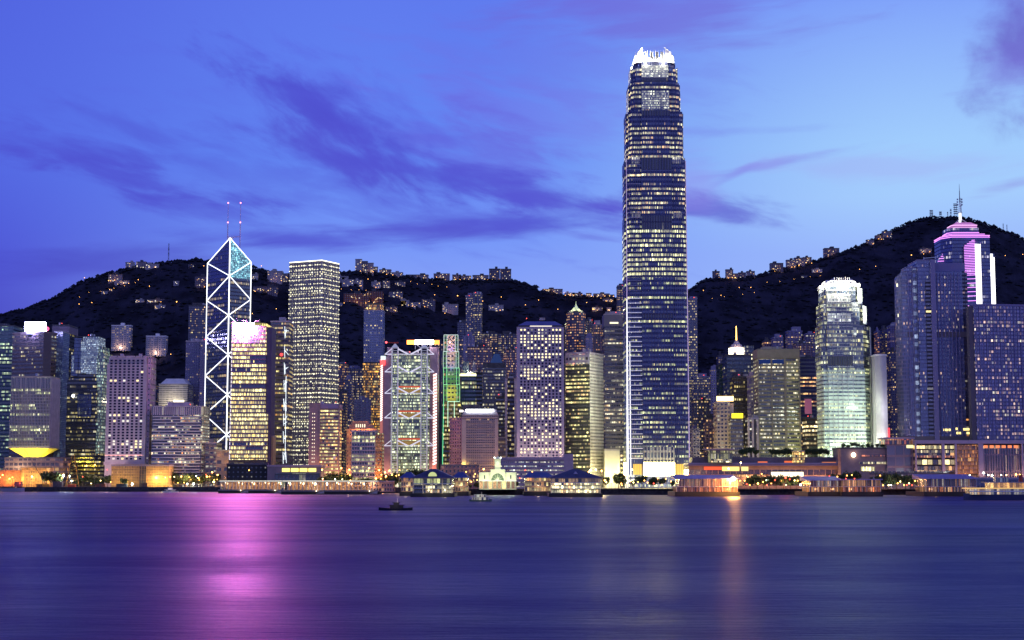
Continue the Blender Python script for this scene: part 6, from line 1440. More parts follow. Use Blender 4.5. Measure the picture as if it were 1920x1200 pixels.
for a, b, n, Y, z, s_ in [(146, 204, 6, 1530, GZ, 1.0), (322, 402, 8, 1540, GZ, 1.05), (603, 648, 5, 1375, GZ, 1.0), (652, 716, 7, 1380, GZ, .75), (722, 762, 4, 1440, GZ, 1.2), (778, 812, 4, 1440, GZ, 1.25), (741, 757, 2, 1262, GZ, .8), (872, 965, 9, 1215, GZ, .45), (1138, 1158, 2, 1235, GZ, 1.1), (1186, 1262, 5, 1300, GZ, .8),
                         (1408, 1505, 9, 1232, GZ, 1.0), (1558, 1600, 4, 1300, GZ, 1.1), (1600, 1640, 3, 1285, GZ, .9), (1655, 1722, 6, 1240, GZ, 1.05), (88, 104, 2, 1512, GZ, 1.3), (234, 243, 1, 1515, GZ, .9)]:
    for i, px in enumerate(frange(a, b, n)): tree(px + rnd.uniform(-2, 2), Y + rnd.uniform(-4, 6), z, rnd.randrange(3), s_ * rnd.uniform(.85, 1.15))

# ---------------------------------------------------------------- podiums and low buildings behind the shore
lil = principled("lilac_band", (.30, .26, .36), .7, nz=.1); brn = principled("brown_panel", (.22, .17, .16), .75, nz=.2)
def low(name, label, x0, x1, top, Y, d, mat, **k): return Tower(name, label, fp(x0, x1, Y, d, 890), top, mat, **{**dict(plant=0, roof=lil), **k})
l1 = low('post_office', 'long low lilac podium with bands of small white windows under the porthole tower', 938, 1074, 861, 1340, 30, fm(wall=(.28, .25, .36), cw=2.2, fh=3.4, wf=.8, hf=.32, lit=.5, c1=WHT, c2=COOL, st=1.2, runs=.6, fvar=.6, run=6, glass=(.03, .03, .07)))
l1.part('stair_wing', MB().box(l1.lx(1057, py=890), l1.lx(1075, py=890), l1.fy(.6), l1.fy(-20), 0, l1.lz(851)), lil); l1.part('upper_roof', MB().box(l1.lx(948, py=890), l1.lx(1074, py=890), l1.fy(.8), l1.fy(-28), l1.lz(862), l1.lz(857)), lil)
l2 = low('colonial_block', 'low warm stone block with arches right of the trussed bank foot', 826, 898, 874, 1375, 26, fm(wall=(.42, .25, .2), cw=3.4, fh=4.2, wf=.45, hf=.6, lit=.4, c1=WARM, c2=ORG, st=1.2, glass=(.05, .03, .03)), roof=brn)
l3 = low('dark_pavilion', 'black boxy pavilion sprinkled with small lights below the pink-sign tower', 425, 501, 872, 1400, 22, fm(wall=(.03, .035, .04), cw=4, fh=4, wf=.3, hf=.3, lit=.25, c1=WHT, c2=COOL, st=1.6, runs=0, glass=(.02, .03, .03)), roof=DARK)
l4 = low('hall', 'grey flat-roofed hall with a glowing yellow upper window band', 501, 602, 875, 1395, 24, principled("hall_grey", (.16, .15, .19), .6, nz=.1), roof=lil)
for i in range(4): l4.part('lit_window', MB().box(l4.lx(529 + 16.5 * i, py=890), l4.lx(543 + 16.5 * i, py=890), l4.fy(.5), l4.fy(.1), l4.lz(884.5), l4.lz(878)), glow((1, .8, .16), 2.4, False))
l4.part('glass_wall', MB().box(l4.lx(516, py=890), l4.lx(600, py=890), l4.fy(.4), l4.fy(), 0, l4.lz(887)), fm(wall=(.05, .06, .06), cw=3, fh=6, wf=.9, hf=.9, lit=.3, c1=(1, .95, .6, 1), c2=LIME, st=.8, glass=(.02, .04, .05)))
l5 = low('works_block', 'pinkish block clad in scaffold nets below the inverted-base block', 8, 118, 860, 1570, 24, fm(wall=(.36, .24, .20), cw=4.5, fh=5, wf=.8, hf=.6, lit=.3, c1=ORG, c2=WARM, st=.9, glass=(.10, .07, .06)), roof=brn)
l6 = low('works_hoarding', 'gold-lit canvas hoarding on the left shore below the inverted-base block', 40, 94, 877, 1525, 10, fm(wall=(.62, .40, .16), cw=3.1, fh=3.2, wf=.8, hf=.75, lit=.08, c1=(1, .8, .3, 1), c2=ORG, st=.8, runs=0, glass=(.32, .17, .05), grough=.7), parapet=.4, roof=brn)
l6b = low('works_hoarding', 'red-orange netted hoarding at the left edge of the shore', -20, 39, 882, 1528, 8, principled("net_red", (.5, .22, .12), .8, nz=.3, nscale=.6), parapet=.4, roof=brn)
for x in (-14, 0, 14): lamp('work_lamp', (x, l6.fy(7), 9), 4500, (1, .62, .12), 1, l6.root)
for x in (-20, 0, 16): lamp('work_lamp', (x, l6b.fy(7), 7), 2600, (1, .3, .08), 1, l6b.root)
for q_, n_ in ((l6, 9), (l6b, 12)):
    a_, b_x = q_.P[0][0], q_.P[1][0]; y_ = q_.fy(.8)
    for i, x in enumerate(frange(a_, b_x, n_)): q_.part('scaffold_pole', MB().bar((x, y_, 0), (x, y_, q_.H + 1.5 + (i % 3)), .16), principled("scaffold", (.3, .2, .12), .6))
    for z in (3.2, 6.4): q_.part('scaffold_rail', MB().bar((a_, y_, z), (b_x, y_, z), .12), principled("scaffold", (.3, .2, .12), .6))
for px, w_, h_, c_, lab in ((34, 7, 5, (.10, .09, .12), 'dark site container before the red-orange hoarding'), (74, 6, 3, (.16, .12, .08), 'low brown site container before the gold hoarding'), (108, 9, 5.5, (.06, .06, .09), 'black site cabin between the gold hoarding and the derrick crane'), (228, 10, 3.2, (.05, .06, .07), 'low dark site cabin before the left end of the gold scaffolded hall'), (270, 6, 4, (.12, .07, .05), 'rusty site container before the middle of the gold scaffolded hall'), (188, 9, 3.4, (.20, .08, .05), 'red site container between the trees and the gold scaffolded hall')):
    r = thing('site_container', lab, 'site container', (Xp(px, 1508, 900), 1508, GZ)); m_ = principled('container_' + str(px), c_, .6, nz=.3, nscale=.6)
    MB().box(-w_ / 2, w_ / 2, 0, 3, 0, h_).obj('body', m_, r); MB().box(-w_ / 2 - .2, w_ / 2 + .2, -.2, 3.2, h_, h_ + .2).obj('roof', DARK, r)
    for x in frange(-w_ / 2 + .6, w_ / 2 - .6, 6): MB().box(x - .1, x + .1, -.12, 0, .1, h_ - .1).obj('corrugation', m_, r)
    MB().box(-.5, .5, -.16, -.02, .1, 2.1).obj('door', DARK, r)
def scaffold_hall():
    T_ = low('works_hall', 'gold-lit scaffolded hall under construction at the foot of the square-windowed block', 209, 317, 874, 1528, 20, fm(wall=(.62, .40, .16), cw=2.3, fh=2.6, wf=.75, hf=.7, lit=.10, c1=(1, .8, .3, 1), c2=ORG, st=.8, runs=0, glass=(.30, .16, .05), grough=.7), roof=lil, parapet=1.5)
    mb = MB(); H = T_.H + 1.5; a, b = T_.P[0][0], T_.P[1][0]; y = T_.fy(1.2)
    for x in frange(a, b, 22): T_.part('scaffold_pole', MB().bar((x, y, 0), (x, y, H), .16), principled("scaffold", (.3, .2, .12), .6))
    for z in frange(3, H, 5): T_.part('scaffold_rail', MB().bar((a, y, z), (b, y, z), .13), principled("scaffold", (.3, .2, .12), .6))
    T_.part('dark_bay', MB().box(T_.lx(262, py=890), T_.lx(274, py=890), T_.fy(.7), T_.fy(), 0, T_.H), DARK)
    for px, p_ in ((222, 3000), (245, 1200), (285, 4500), (303, 12000)): lamp('work_lamp', (T_.lx(px, py=890), T_.fy(8), 6), p_, (1, .66, .12), 1, T_.root)
scaffold_hall()
mall_ = low('shopping_podium', 'long brown panelled podium right of the tallest tower, planted roof deck', 1291, 1578, 871, 1335, 34, fm(wall=(.22, .17, .17), cw=5, fh=9, wf=.9, hf=.5, lit=.25, c1=ORG, c2=WARM, st=.8, runs=.8, run=5, glass=(.04, .03, .04)), roof=lil)
dk_z = mall_.lz(871) + GZ + 1.5
mall_.part('deck_edge', MB().box(mall_.lx(1282, py=890), mall_.lx(1602, py=890), mall_.fy(2.5), mall_.fy(-2), mall_.lz(873.5), mall_.lz(871.5)), principled("deck_edge", (.20, .17, .26), .6))
mall_.part('upper_deck', MB().box(mall_.lx(1300, py=890), mall_.lx(1575, py=890), mall_.fy(-8), mall_.fy(-30), mall_.H, mall_.lz(857)), principled("dim_deck", (.11, .10, .14), .7, nz=.2))
for x0, x1, a, b, c_, st_ in ((1320, 1353, 881, 875, (1, .10, .03), 1.3), (1354, 1386, 883, 875, (1, .72, .2), 1.6), (1390, 1403, 883, 875, (1, .8, .3), 1.3), (1446, 1506, 894, 885, (1, .85, .55), 2.6), (1424, 1442, 870, 865, (1, .2, .06), .9), (1474, 1508, 870, 864, (1, .18, .05), .9), (1545, 1575, 870, 866, (1, .3, .1), .7)):
    mall_.part('lit_shopfront', MB().box(mall_.lx(x0, py=890), mall_.lx(x1, py=890), mall_.fy(1 if a > 873 else -7.5), mall_.fy(.1 if a > 873 else -7.9), max(.3, mall_.lz(a)), mall_.lz(b)), glow(c_, st_, False))
mall_.part('colonnade_lights', MB().box(mall_.lx(1312, py=890), mall_.lx(1440, py=890), mall_.fy(.6), mall_.fy(.1), mall_.lz(894), mall_.lz(889)), fm(wall=(.1, .05, .03), cw=2.2, fh=2.4, wf=.7, hf=.7, lit=.75, c1=(1, .7, .3, 1), c2=(1, .35, .08, 1), st=1.8, runs=0, glass=(.1, .05, .03)))
for px in frange(1300, 1570, 9): mall_.part('podium_front_lamp', MB().ball(mall_.lx(px, py=890), mall_.fy(3), 9.5, .5, 6), glow((1, .5, .15), 9, False)); lamp('podium_front_light', (mall_.lx(px, py=890), mall_.fy(4), 8.5), 6500, (1, .42, .14), .5, mall_.root)  # orange lamps added along the podium front for a warmer shore
at = low('glass_pavilion', 'yellow-green lit glass pavilion with sloping canopy on the podium right of the tallest tower', 1331, 1374, 845, 1330, 12, fm(wall=(.2, .22, .12), cw=1.3, fh=8, wf=.65, hf=.9, lit=.9, c1=(.95, .9, .3, 1), c2=WHT, st=.7, runs=.2, glass=(.06, .08, .05)), z0=dk_z, roof=lil, parapet=.8)
at.part('canopy', MB().prism([(at.lx(1320, py=890), at.fy(3)), (at.lx(1376, py=890), at.fy(3)), (at.lx(1376, py=890), at.fy(-10)), (at.lx(1320, py=890), at.fy(-10))], at.H + .8, at.H + 1.6), lil)
at.part('interior_lights', MB().box(at.lx(1334, py=890), at.lx(1372, py=890), at.fy(.5), at.fy(.1), 0.3, 3.2), fm(wall=(.1, .08, .03), cw=1.6, fh=1.6, wf=.8, hf=.8, lit=.8, c1=(1, .9, .5, 1), c2=WARM, st=2.4, runs=0))
ks = low('kiosk', 'small glowing orange glass kiosk on the podium below the olive slab', 1489, 1509, 846, 1332, 8, fm(wall=(.3, .2, .08), cw=2, fh=2.2, wf=.8, hf=.8, lit=.85, c1=(1, .6, .15, 1), c2=YEL, st=1.3, runs=.2, glass=(.1, .06, .03)), z0=dk_z, roof=lil, parapet=.5)
for a, b, n in ((1392, 1418, 4), (1448, 1485, 6), (1515, 1552, 6), (1572, 1584, 2)):
    for px in frange(a, b, n): tree(px, 1352, mall_.lz(857) + GZ, rnd.randrange(3), rnd.uniform(.62, .8))
bk = low('plant_block', 'grey slab-sided podium wing carrying one round glaring lamp', 1577, 1664, 842, 1322, 34, principled("grey_render", (.20, .17, .20), .75, nz=.12), roof=DARK)
bk.part('round_lamp', MB().ball(bk.lx(1600.5, py=890), bk.fy(1.5), bk.lz(853), 1.9, 12), glow((1, .62, .38), 9)); 
for x0, x1, a, b, c_, st_ in ((1616, 1662, 856, 853, (1, .3, .12), .8), (1612, 1661, 870, 866, (1, .85, .45), 2.4), (1614, 1640, 883, 875, (1, .9, .4), 1.6)): bk.part('window_band', MB().box(bk.lx(x0, py=890), bk.lx(x1, py=890), bk.fy(.5), bk.fy(.1), bk.lz(a), bk.lz(b)), fm(wall=(.1, .08, .06), cw=1.4, fh=30, wf=.8, hf=1, lit=.8, c1=c_ + (1,), c2=c_ + (1,), st=st_, runs=.3))
for px in frange(1582, 1655, 9): tree(px, 1326, bk.lz(842) + GZ, rnd.randrange(3), rnd.uniform(.35, .5))
sc = low('screen_block', 'grey podium block with big dim glass screen left of the columned podium', 1664, 1716, 833, 1318, 34, fm(wall=(.22, .19, .26), cw=7, fh=9, wf=.9, hf=.8, lit=.12, c1=COOL, c2=WARM, st=.4, glass=(.10, .09, .14)), roof=DARK)
sc.part('terrace_storey', MB().box(sc.lx(1660, py=890), sc.lx(1714, py=890), sc.fy(.5), sc.fy(-20), sc.H, sc.lz(823)), fm(wall=(.10, .05, .05), cw=2, fh=20, wf=.8, hf=1, lit=.5, c1=ORG, c2=(1, .2, .06, 1), st=1.3, runs=.3)); sc.part('terrace_roof', MB().box(sc.lx(1658, py=890), sc.lx(1716, py=890), sc.fy(1.5), sc.fy(-21), sc.lz(823), sc.lz(820)), lil)
sc.part('lit_window', MB().box(sc.lx(1701, py=890), sc.lx(1714, py=890), sc.fy(.5), sc.fy(.1), sc.lz(840), sc.lz(834.5)), glow((1, .9, .4), 1.6, False))
def columned():
    T_ = low('columned_podium', 'broad podium framed by giant lilac columns with amber glass hall, right shore', 1717, 1990, 832, 1312, 44, fm(wall=(.05, .04, .05), cw=3.6, fh=6.2, wf=.86, hf=.5, lit=.5, c1=WARM, c2=ORG, st=.9, runs=.7, run=4, glass=(.03, .03, .05)), parapet=0)
    X_ = lambda px: T_.lx(px, py=890); yf, Z = T_.fy(), T_.lz
    fr_ = principled("lilac_frame", (.34, .30, .44), .6, nz=.08)
    T_.part('frame_beam', MB().box(X_(1716), X_(1992), yf - 3, yf + 44, Z(832), Z(825.5)), fr_)
    for a, b in ((1716, 1718.5), (1766, 1771), (1790.5, 1793.5), (1834.5, 1843.5), (1915.5, 1918.5), (1960, 1966)): T_.part('column', MB().box(X_(a), X_(b), yf - 2.6, yf, 0, Z(832)), fr_)
    def lit(x0, x1, a, b, c_, st_, cw=1.7, l=.85): T_.part('window_band', MB().box(X_(x0), X_(x1), yf - .6, yf - .1, max(.3, Z(a)), Z(b)), fm(wall=(.08, .05, .04), cw=cw, fh=40, wf=.86, hf=1, lit=l, c1=c_ + (1,), c2=WARM, st=st_, runs=.4, glass=(.05, .04, .04)))
    for x0, x1 in ((1719, 1765), (1771.5, 1790)):
        lit(x0, x1, 841.5, 835.5, (1, .85, .35), 2.0, 2.4); lit(x0, x1, 849, 844, (1, .8, .4), 1.0, 1.2); lit(x0, x1, 858, 854, (1, .35, .15), .9, 1.2, .6); lit(x0, x1, 871, 862, (1, .82, .35), 1.8, 4.4, .8); lit(x0, x1, 882, 874, (1, .4, .12), .7, 3.0, .5)
    T_.part('amber_hall_glazing', MB().box(X_(1794), X_(1834), yf - .6, yf - .1, Z(889), Z(834)), fm(wall=(.32, .14, .04), cw=1.2, fh=3.2, wf=.8, hf=.9, lit=.9, c1=(1, .36, .06, 1), c2=(1, .5, .14, 1), st=.42, runs=.2, glass=(.12, .06, .02)))
    for i in range(6): T_.part('ceiling_light', MB().box(X_(1846 + 11.3 * i), X_(1853 + 11.3 * i), yf - .5, yf - .1, Z(840), Z(835)), glow((1, .26, .10), 1.3, False))
    T_.part('ribbed_glazing', MB().box(X_(1844), X_(1915), yf - .4, yf - .1, 0.3, Z(841)), fm(wall=(.22, .19, .30), cw=1.5, fh=14, wf=.7, hf=.9, lit=.12, c1=ORG, c2=WHT, st=1.0, runs=0, glass=(.02, .02, .05)))
    for i in range(15): T_.part('mullion', MB().box(X_(1845 + i * 5), X_(1845 + i * 5) + .4, yf - 1.2, yf - .6, 0, Z(841)), lil)
columned()
for px in frange(1672, 1900, 6): lamp('terrace_or_fill_light', (sc.lx(px, py=890), sc.fy(14), 7), 5000, (1, .5, .22), .5, sc.root)  # unseen warm lamps added before the podiums to brighten the right shore
fb = low('footbridge', 'long pale lit footbridge in front of the screen block', 1632, 1780, 886, 1255, 5, principled("dim_deck", (.11, .10, .14), .7, nz=.2), z0=Zp(890, 1255), parapet=0)
fb.part('rail', MB().box(fb.P[0][0], fb.P[1][0], fb.fy(.4), fb.fy(.2), fb.H, fb.H + 1.0), fm(wall=(.5, .5, .35), cw=3.4, fh=40, wf=.85, hf=1, lit=.3, c1=(.8, .8, .5, 1), c2=WHT, st=.5, runs=0, glass=(.06, .06, .06)))
for x in frange(fb.P[0][0] + 3, fb.P[1][0] - 3, 8): fb.part('pier', MB().box(x - .5, x + .5, fb.fy(-1), fb.fy(-3), GZ - Zp(890, 1255), 0), CONC)

# ---------------------------------------------------------------- piers
pile = principled("wet_pile", (.02, .02, .024), .7)
def arcade(lab, x0, x1, Y, wl, z_top=4.6, n=16, rising=0):
    T_ = Tower('arcade_pier', lab, fp(x0, x1, Y, 22, 915), 903, principled("pier_inner", (.30, .18, .12), .7, nz=.3, nscale=.3), parapet=0, plant=0, z0=0)
    for c in list(T_.root.children): bpy.data.objects.remove(c)
    a, b = T_.P[0][0], T_.P[1][0]; yf = T_.fy(); H = Zp(901, Y); st = principled("pier_cream", (.62, .52, .38), .6)
    T_.part('pile_deck', MB().box(a - 1, b + 1, yf - 1, yf + 22, -2, 3.0), pile)
    T_.part('deck_fender', MB().box(a - 1.2, b + 1.2, yf - 1.3, yf - .9, 2.2, 3.4), principled("grey_fender", (.16, .15, .18), .7))
    T_.part('inner_wall', MB().box(a + 3, b - 3, yf + 12, yf + 13, 3, H - 1), fm(wall=(.36, .24, .16), cw=3.2, fh=3.2, wf=.5, hf=.6, lit=.6, c1=WARM, c2=YEL, st=1.1, runs=.3, glass=(.08, .05, .04)))
    T_.part('roof', MB().box(a - .5, b + .5, yf - 1.2, yf + 22, H - 1.2, H - .2), principled("pier_roof", (.42, .42, .40), .6))
    T_.part('roof_light_line', MB().box(a, b, yf - 1.5, yf - 1.25, H - .55, H - .15), glow((1, .95, .78), 1.4, False))
    first = None
    for x in frange(a + 1, b - 1, n):
        mb = MB().box(-.42, .42, -.4, .4, 3.0, H - 1.2)
        if first is None: first = T_.part('column', mb, st, loc=(x, yf, 0))
        else: same(first, (x, yf, 0))
    first = None
    for x in frange(a + 4, b - 4, max(3, n // 3)):
        mb = MB().ball(0, 0, H - 1.8, .4, 6)
        if first is None: first = T_.part('ceiling_lamp', mb, glow((1, .75, .45), 8), loc=(x, yf + 4, 0))
        else: same(first, (x, yf + 4, 0))
        lamp('ceiling_light', (x, yf + 4, H - 2.6), 2300, (1, .62, .34), .5, T_.root)
    for x in frange(a + (b - a) * .4, b - 3, 2): T_.part('landing_steps', MB().prism([(x - 3, yf - 3.5), (x + 3, yf - 3.5), (x + 3, yf - 1.4), (x - 3, yf - 1.4)], .6, [.9, 2.6, 2.6, .9]), CONC); lamp('landing_light', (x - 3, yf - 3, 3.2), 260, (1, .7, .4), .3, T_.root); T_.part('landing_lamp', MB().ball(x - 3, yf - 3, 2.6, .35, 6), glow((1, .8, .5), 8, False))
arcade('arcaded public pier on dark piles, left one with closely spaced cream columns', 412, 530, 1325, 925, n=17)
arcade('longer arcaded pier in front, orange-lit columns, right of its twin', 530, 708, 1240, 928, n=26)
wg = Tower('pier_wing', 'low violet-roofed wing at the right end of the arcaded piers', fp(690, 738, 1246, 18, 915), 903, fm(wall=(.42, .24, .2), cw=3, fh=3.4, wf=.6, hf=.6, lit=.55, c1=ORG, c2=WARM, st=1.2, glass=(.05, .03, .03)), parapet=.6, plant=0, z0=2, roof=lil)
def clubpier(lab, x0, x1, lunette, warm, lit_):
    Y = 1060; T_ = Tower('ferry_pier', lab, fp(x0, x1, Y, 40, 915), 897, DARK, parapet=0, plant=0, z0=0)
    for c in list(T_.root.children): bpy.data.objects.remove(c)
    X_ = lambda px: T_.lx(px, py=915); yf, Z = T_.fy(), (lambda py: Zp(py, Y)); a, b = T_.P[0][0], T_.P[1][0]
    T_.part('pile_deck', MB().box(a - 1.5, b + 1.5, yf - 1.5, yf + 60, -2, Z(925)), pile)
    up = fm(wall=(.25, .25, .16), cw=2.2, fh=40, wf=.86, hf=1, lit=.95, c1=(.9, .95, .35, 1) if not warm else (1, .6, .3, 1), c2=(.8, .9, .4, 1) if not warm else WARM, st=.7 if not warm else .4, runs=0, glass=(.05, .06, .05))
    dn = fm(wall=(.12, .12, .10), cw=2.2, fh=2.6, wf=.88, hf=.8, lit=lit_, c1=(1, .92, .5, 1), c2=WARM, st=1.6, runs=.6, run=4, glass=(.03, .04, .07))
    mid = (Z(907) if not warm else Z(905))
    T_.part('lower_glazing', MB().box(a + .8, b - .8, yf + .6, yf + 38, Z(925), mid), dn); T_.part('upper_glazing', MB().box(a + .6, b - .6, yf + .5, yf + 38, mid, Z(897)), up)
    T_.part('floor_edge', MB().box(a, b, yf - .2, yf + 38.2, mid - .25, mid + .25), STEEL)
    T_.part('floor_edge', MB().box(a, b, yf - .2, yf + 38.2, Z(916) - .15, Z(916) + .15), STEEL)
    for x in frange(a + .3, b - .3, 5): T_.part('column', MB().cyl(x, yf - .1, Z(926), Z(896), .3, n=8), principled("pier_cream", (.62, .52, .38), .6))
    e = 1.6; z0, z1 = Z(896), Z(879)
    T_.part('eaves', MB().box(a - e, b + e, yf - e, yf + 40 + e, z0 - .5, z0), principled("brown_fascia", (.25, .18, .14), .6))
    xm = (a + b) / 2
    T_.part('hip_roof', MB().prism([(a - e, yf - e), (b + e, yf - e), (b + e, yf + 40 + e), (a - e, yf + 40 + e)], z0, z1, top=[(xm - 1.5, yf + 6), (xm + 1.5, yf + 6), (xm + 1.5, yf + 34), (xm - 1.5, yf + 34)]), principled("slate_blue_roof", (.05, .055, .12), .5, nz=.2, nscale=.4))
    if lunette:
        g_ = MB(); r = (b - a) * .11; n_ = 12; zz = Z(893)
        g_.face([(xm + r * math.cos(math.pi * i / n_), yf - .6, zz + r * math.sin(math.pi * i / n_)) for i in range(n_ + 1)]); T_.part('lunette_window', g_, glow((.75, .85, .35), .8, False))
        g2 = MB(); g2.prism([(xm - r * 1.2, yf - .5), (xm + r * 1.2, yf - .5), (xm + r * 1.2, yf + 6), (xm - r * 1.2, yf + 6)], z0, zz + r * 1.1); T_.part('gable', g2, principled("slate_blue_roof", (.05, .055, .12), .5))
    else: T_.part('gable_ornament', MB().cyl(xm, yf + 2, Z(889), Z(884), 1.6, .4, 8), lil)
    lamp('apron_light', (xm - 3, yf - 4, 4.5), 400, (1, .9, .5) if not warm else (1, .6, .3), .5, T_.root); lamp('apron_light', (xm + 8, yf - 4, 4.5), 700, (1, .85, .4), .5, T_.root)
    T_.part('rear_roof', MB().prism([(b + 1.8, yf + 14), (b + 14 if lunette else b + 2.4, yf + 14), (b + 14 if lunette else b + 2.4, yf + 60), (b + 1.8, yf + 60)], Z(893), Z(886), top=None), ROOFB) if False else None
    return T_
p1 = clubpier('hip-roofed ferry pier with green-yellow glazing and a half-round gable window', 774, 848, True, False, .35)
p2 = clubpier('hip-roofed ferry pier with blazing cream lower windows below the white-cornered block', 1033, 1126, False, True, .95)
for lab, x0, x1 in (('long blue-roofed pier shed right of the green-yellow ferry pier', 850, 876), ('long blue-roofed pier shed left of the cream-lit ferry pier', 984, 1036), ('blue-roofed shed stub left of the green-yellow ferry pier', 752, 776)):
    T_ = Tower('pier_shed', lab, fp(x0, x1, 1135, 30, 905), 896, fm(wall=(.3, .2, .15), cw=2.4, fh=3.6, wf=.8, hf=.7, lit=.6, c1=YEL, c2=ORG, st=1.2, glass=(.05, .04, .04)), parapet=0, plant=0, z0=3)
    P = T_.P; a, b = P[0][0], P[1][0]
    T_.part('roof', MB().prism(grown(P, 1.5), T_.H, Zp(885, 1135) - 3, top=[(a + 3, P[0][1] + 12), (b - 3, P[0][1] + 12), (b - 3, P[0][1] + 18), (a + 3, P[0][1] + 18)]), ROOFB); T_.part('pile_deck', MB().box(a - 1, b + 1, P[0][1] - 1, P[2][1] + 60, -5, 0), pile)
    lamp('shed_light', (0, T_.fy(4), 4), 1200, (1, .75, .4), .5, T_.root)
def clockhall():
    Y = 1190; T_ = Tower('clock_hall', 'small white floodlit waterfront hall with a round-faced clock turret and arched window', fp(898, 968, Y, 20, 900), 903, DARK, parapet=0, plant=0, z0=GZ)
    for c in list(T_.root.children): bpy.data.objects.remove(c)
    X_ = lambda px: T_.lx(px, py=900); Z, yf = T_.lz, T_.fy(); cr = principled("cream_wall", (.72, .74, .52), .6, nz=.04)
    T_.part('ground_arcade', MB().box(X_(898), X_(968), yf, yf + 18, 0, Z(902)), fm(wall=(.42, .42, .30), cw=3.4, fh=8, wf=.7, hf=.8, lit=.9, c1=(1, .55, .2, 1), c2=WARM, st=.9, runs=.2, glass=(.1, .06, .04)))
    T_.part('wing_wall', MB().box(X_(898), X_(919.5), yf + 1, yf + 16, Z(902), Z(885.5)), cr); T_.part('wing_wall', MB().box(X_(947), X_(968), yf + 1, yf + 16, Z(902), Z(885.5)), cr)
    T_.part('center_wall', MB().box(X_(919.6), X_(946.9), yf, yf + 16, Z(902), Z(880)), cr)
    T_.part('cornice', MB().box(X_(897.3), X_(968.7), yf - .5, yf + 1, Z(902.3), Z(901.3)), WHITEP)
    r = (X_(945) - X_(921)) / 2; xm = X_(933); zz = Z(901); n_ = 16
    g_ = MB(); g_.face([(xm + r * math.cos(math.pi * i / n_), yf - .15, zz + r * 1.1 * math.sin(math.pi * i / n_)) for i in range(n_ + 1)]); T_.part('arched_window', g_, principled("arch_glass", (.04, .07, .05), .3, emit=(.5, .6, .3), st=.25, sample=False))
    for k in range(1, 6): a = math.pi * k / 6; T_.part('arch_mullion', MB().bar((xm, yf - .25, zz), (xm + r * math.cos(a), yf - .25, zz + r * 1.1 * math.sin(a)), .1), cr)
    for px in (908.5, 957.5): T_.part('slit_window', MB().box(X_(px) - .5, X_(px) + .5, yf + .85, yf + 1, Z(898), Z(891)), DARK)
    T_.part('turret', MB().box(X_(927.5), X_(938.5), yf + 2, yf + 7, Z(880), Z(861)), cr); T_.part('turret_cap', MB().prism([(X_(926.5), yf + 1.5), (X_(939.5), yf + 1.5), (X_(939.5), yf + 7.5), (X_(926.5), yf + 7.5)], Z(861), Z(856), top=[(X_(931), yf + 3), (X_(935), yf + 3), (X_(935), yf + 6), (X_(931), yf + 6)]), cr)
    T_.part('clock_face', MB().bar((X_(933), yf + 1.9, Z(868)), (X_(933), yf + 1.75, Z(868)), 1.35, n=16), glow((.9, 1, .7), 1.0, False))
    for px, py in ((908, 904), (957, 904), (933, 905)): lamp('wall_floodlight', (X_(px), yf - 7, Z(899)), 3000, (.95, 1, .6), .6, T_.root)
    lamp('turret_floodlight', (X_(933), yf - 3, Z(873)), 900, (.9, 1, .6), .4, T_.root); 
    for px in (927, 939): T_.part('turret_lamp', MB().ball(X_(px), yf + 1.5, Z(858), .55, 6), glow((.9, 1, .85), 6, False))
clockhall()
def shedpier(lab, x0, x1, Y, roofy, wall_rows, slope=0):
    T_ = Tower('ferry_shed', lab, fp(x0, x1, Y, 30, 915), roofy + 5, DARK, parapet=0, plant=0, z0=0)
    for c in list(T_.root.children): bpy.data.objects.remove(c)
    a, b = T_.P[0][0], T_.P[1][0]; yf = T_.fy(); Z = lambda py: Zp(py, Y); w = b - a
    T_.part('pile_deck', MB().box(a - 1, b + 1, yf - 1, yf + 50, -2, Z(922)), pile)
    T_.part('upper_deck_wall', MB().box(a + w * .05, b - .6, yf + 1, yf + 28, Z(912), Z(roofy + 5)), fm(wall=(.30, .18, .16), cw=1.3, fh=40, wf=.75, hf=1, lit=.55, c1=wall_rows[0] + (1,), c2=ORG, st=.5, runs=.4, run=6, glass=(.06, .04, .05)))
    T_.part('lower_deck_wall', MB().box(a + .6, b - .6, yf + .6, yf + 28, Z(922), Z(912) - .4), fm(wall=(.25, .12, .08), cw=1.1, fh=40, wf=.6, hf=1, lit=.6, c1=wall_rows[1] + (1,), c2=(1, .30, .06, 1), st=.75, runs=.3, glass=(.06, .03, .03)))
    T_.part('deck_edge', MB().box(a, b, yf - .3, yf + 28.4, Z(912) - .4, Z(912)), lil)
    if slope: T_.part('roof', MB().prism([(a - 1, yf - 1.5), (b + 1, yf - 1.5), (b + 1, yf + 30), (a - 1, yf + 30)], Z(roofy + 5), [Z(roofy + 4.5), Z(roofy + 4.5), Z(roofy - slope), Z(roofy - slope)]), principled("violet_deck_roof", (.22, .20, .42), .5, nz=.1))
    else: T_.part('roof', MB().box(a - 1, b + 1, yf - 1.5, yf + 30, Z(roofy + 5), Z(roofy + 3)), principled("violet_deck_roof", (.22, .20, .42), .5, nz=.1))
    for x in frange(a + .4, b - .4, 9): T_.part('post', MB().cyl(x, yf - .1, Z(922), Z(roofy + 5), .22, n=6), STEEL)
    for x in frange(a + 6, b - 6, 2): lamp('apron_light', (x, yf - 5, 5), 500, (1, .5, .2), .5, T_.root)
shedpier('ferry shed with violet roof and orange lower deck right below the tallest tower', 1268, 1384, 1090, 893, ((1, .75, .4), (1, .3, .08)), 3)
shedpier('sloping violet-roofed ferry shed with amber slits, left part of the middle right pier', 1517, 1580, 1100, 896, ((.8, .75, .7), (1, .5, .15)), 3)
shedpier('flat-roofed glass ferry shed glowing orange, joined to the sloping violet one', 1581, 1652, 1092, 895, ((1, .5, .2), (1, .25, .1)))
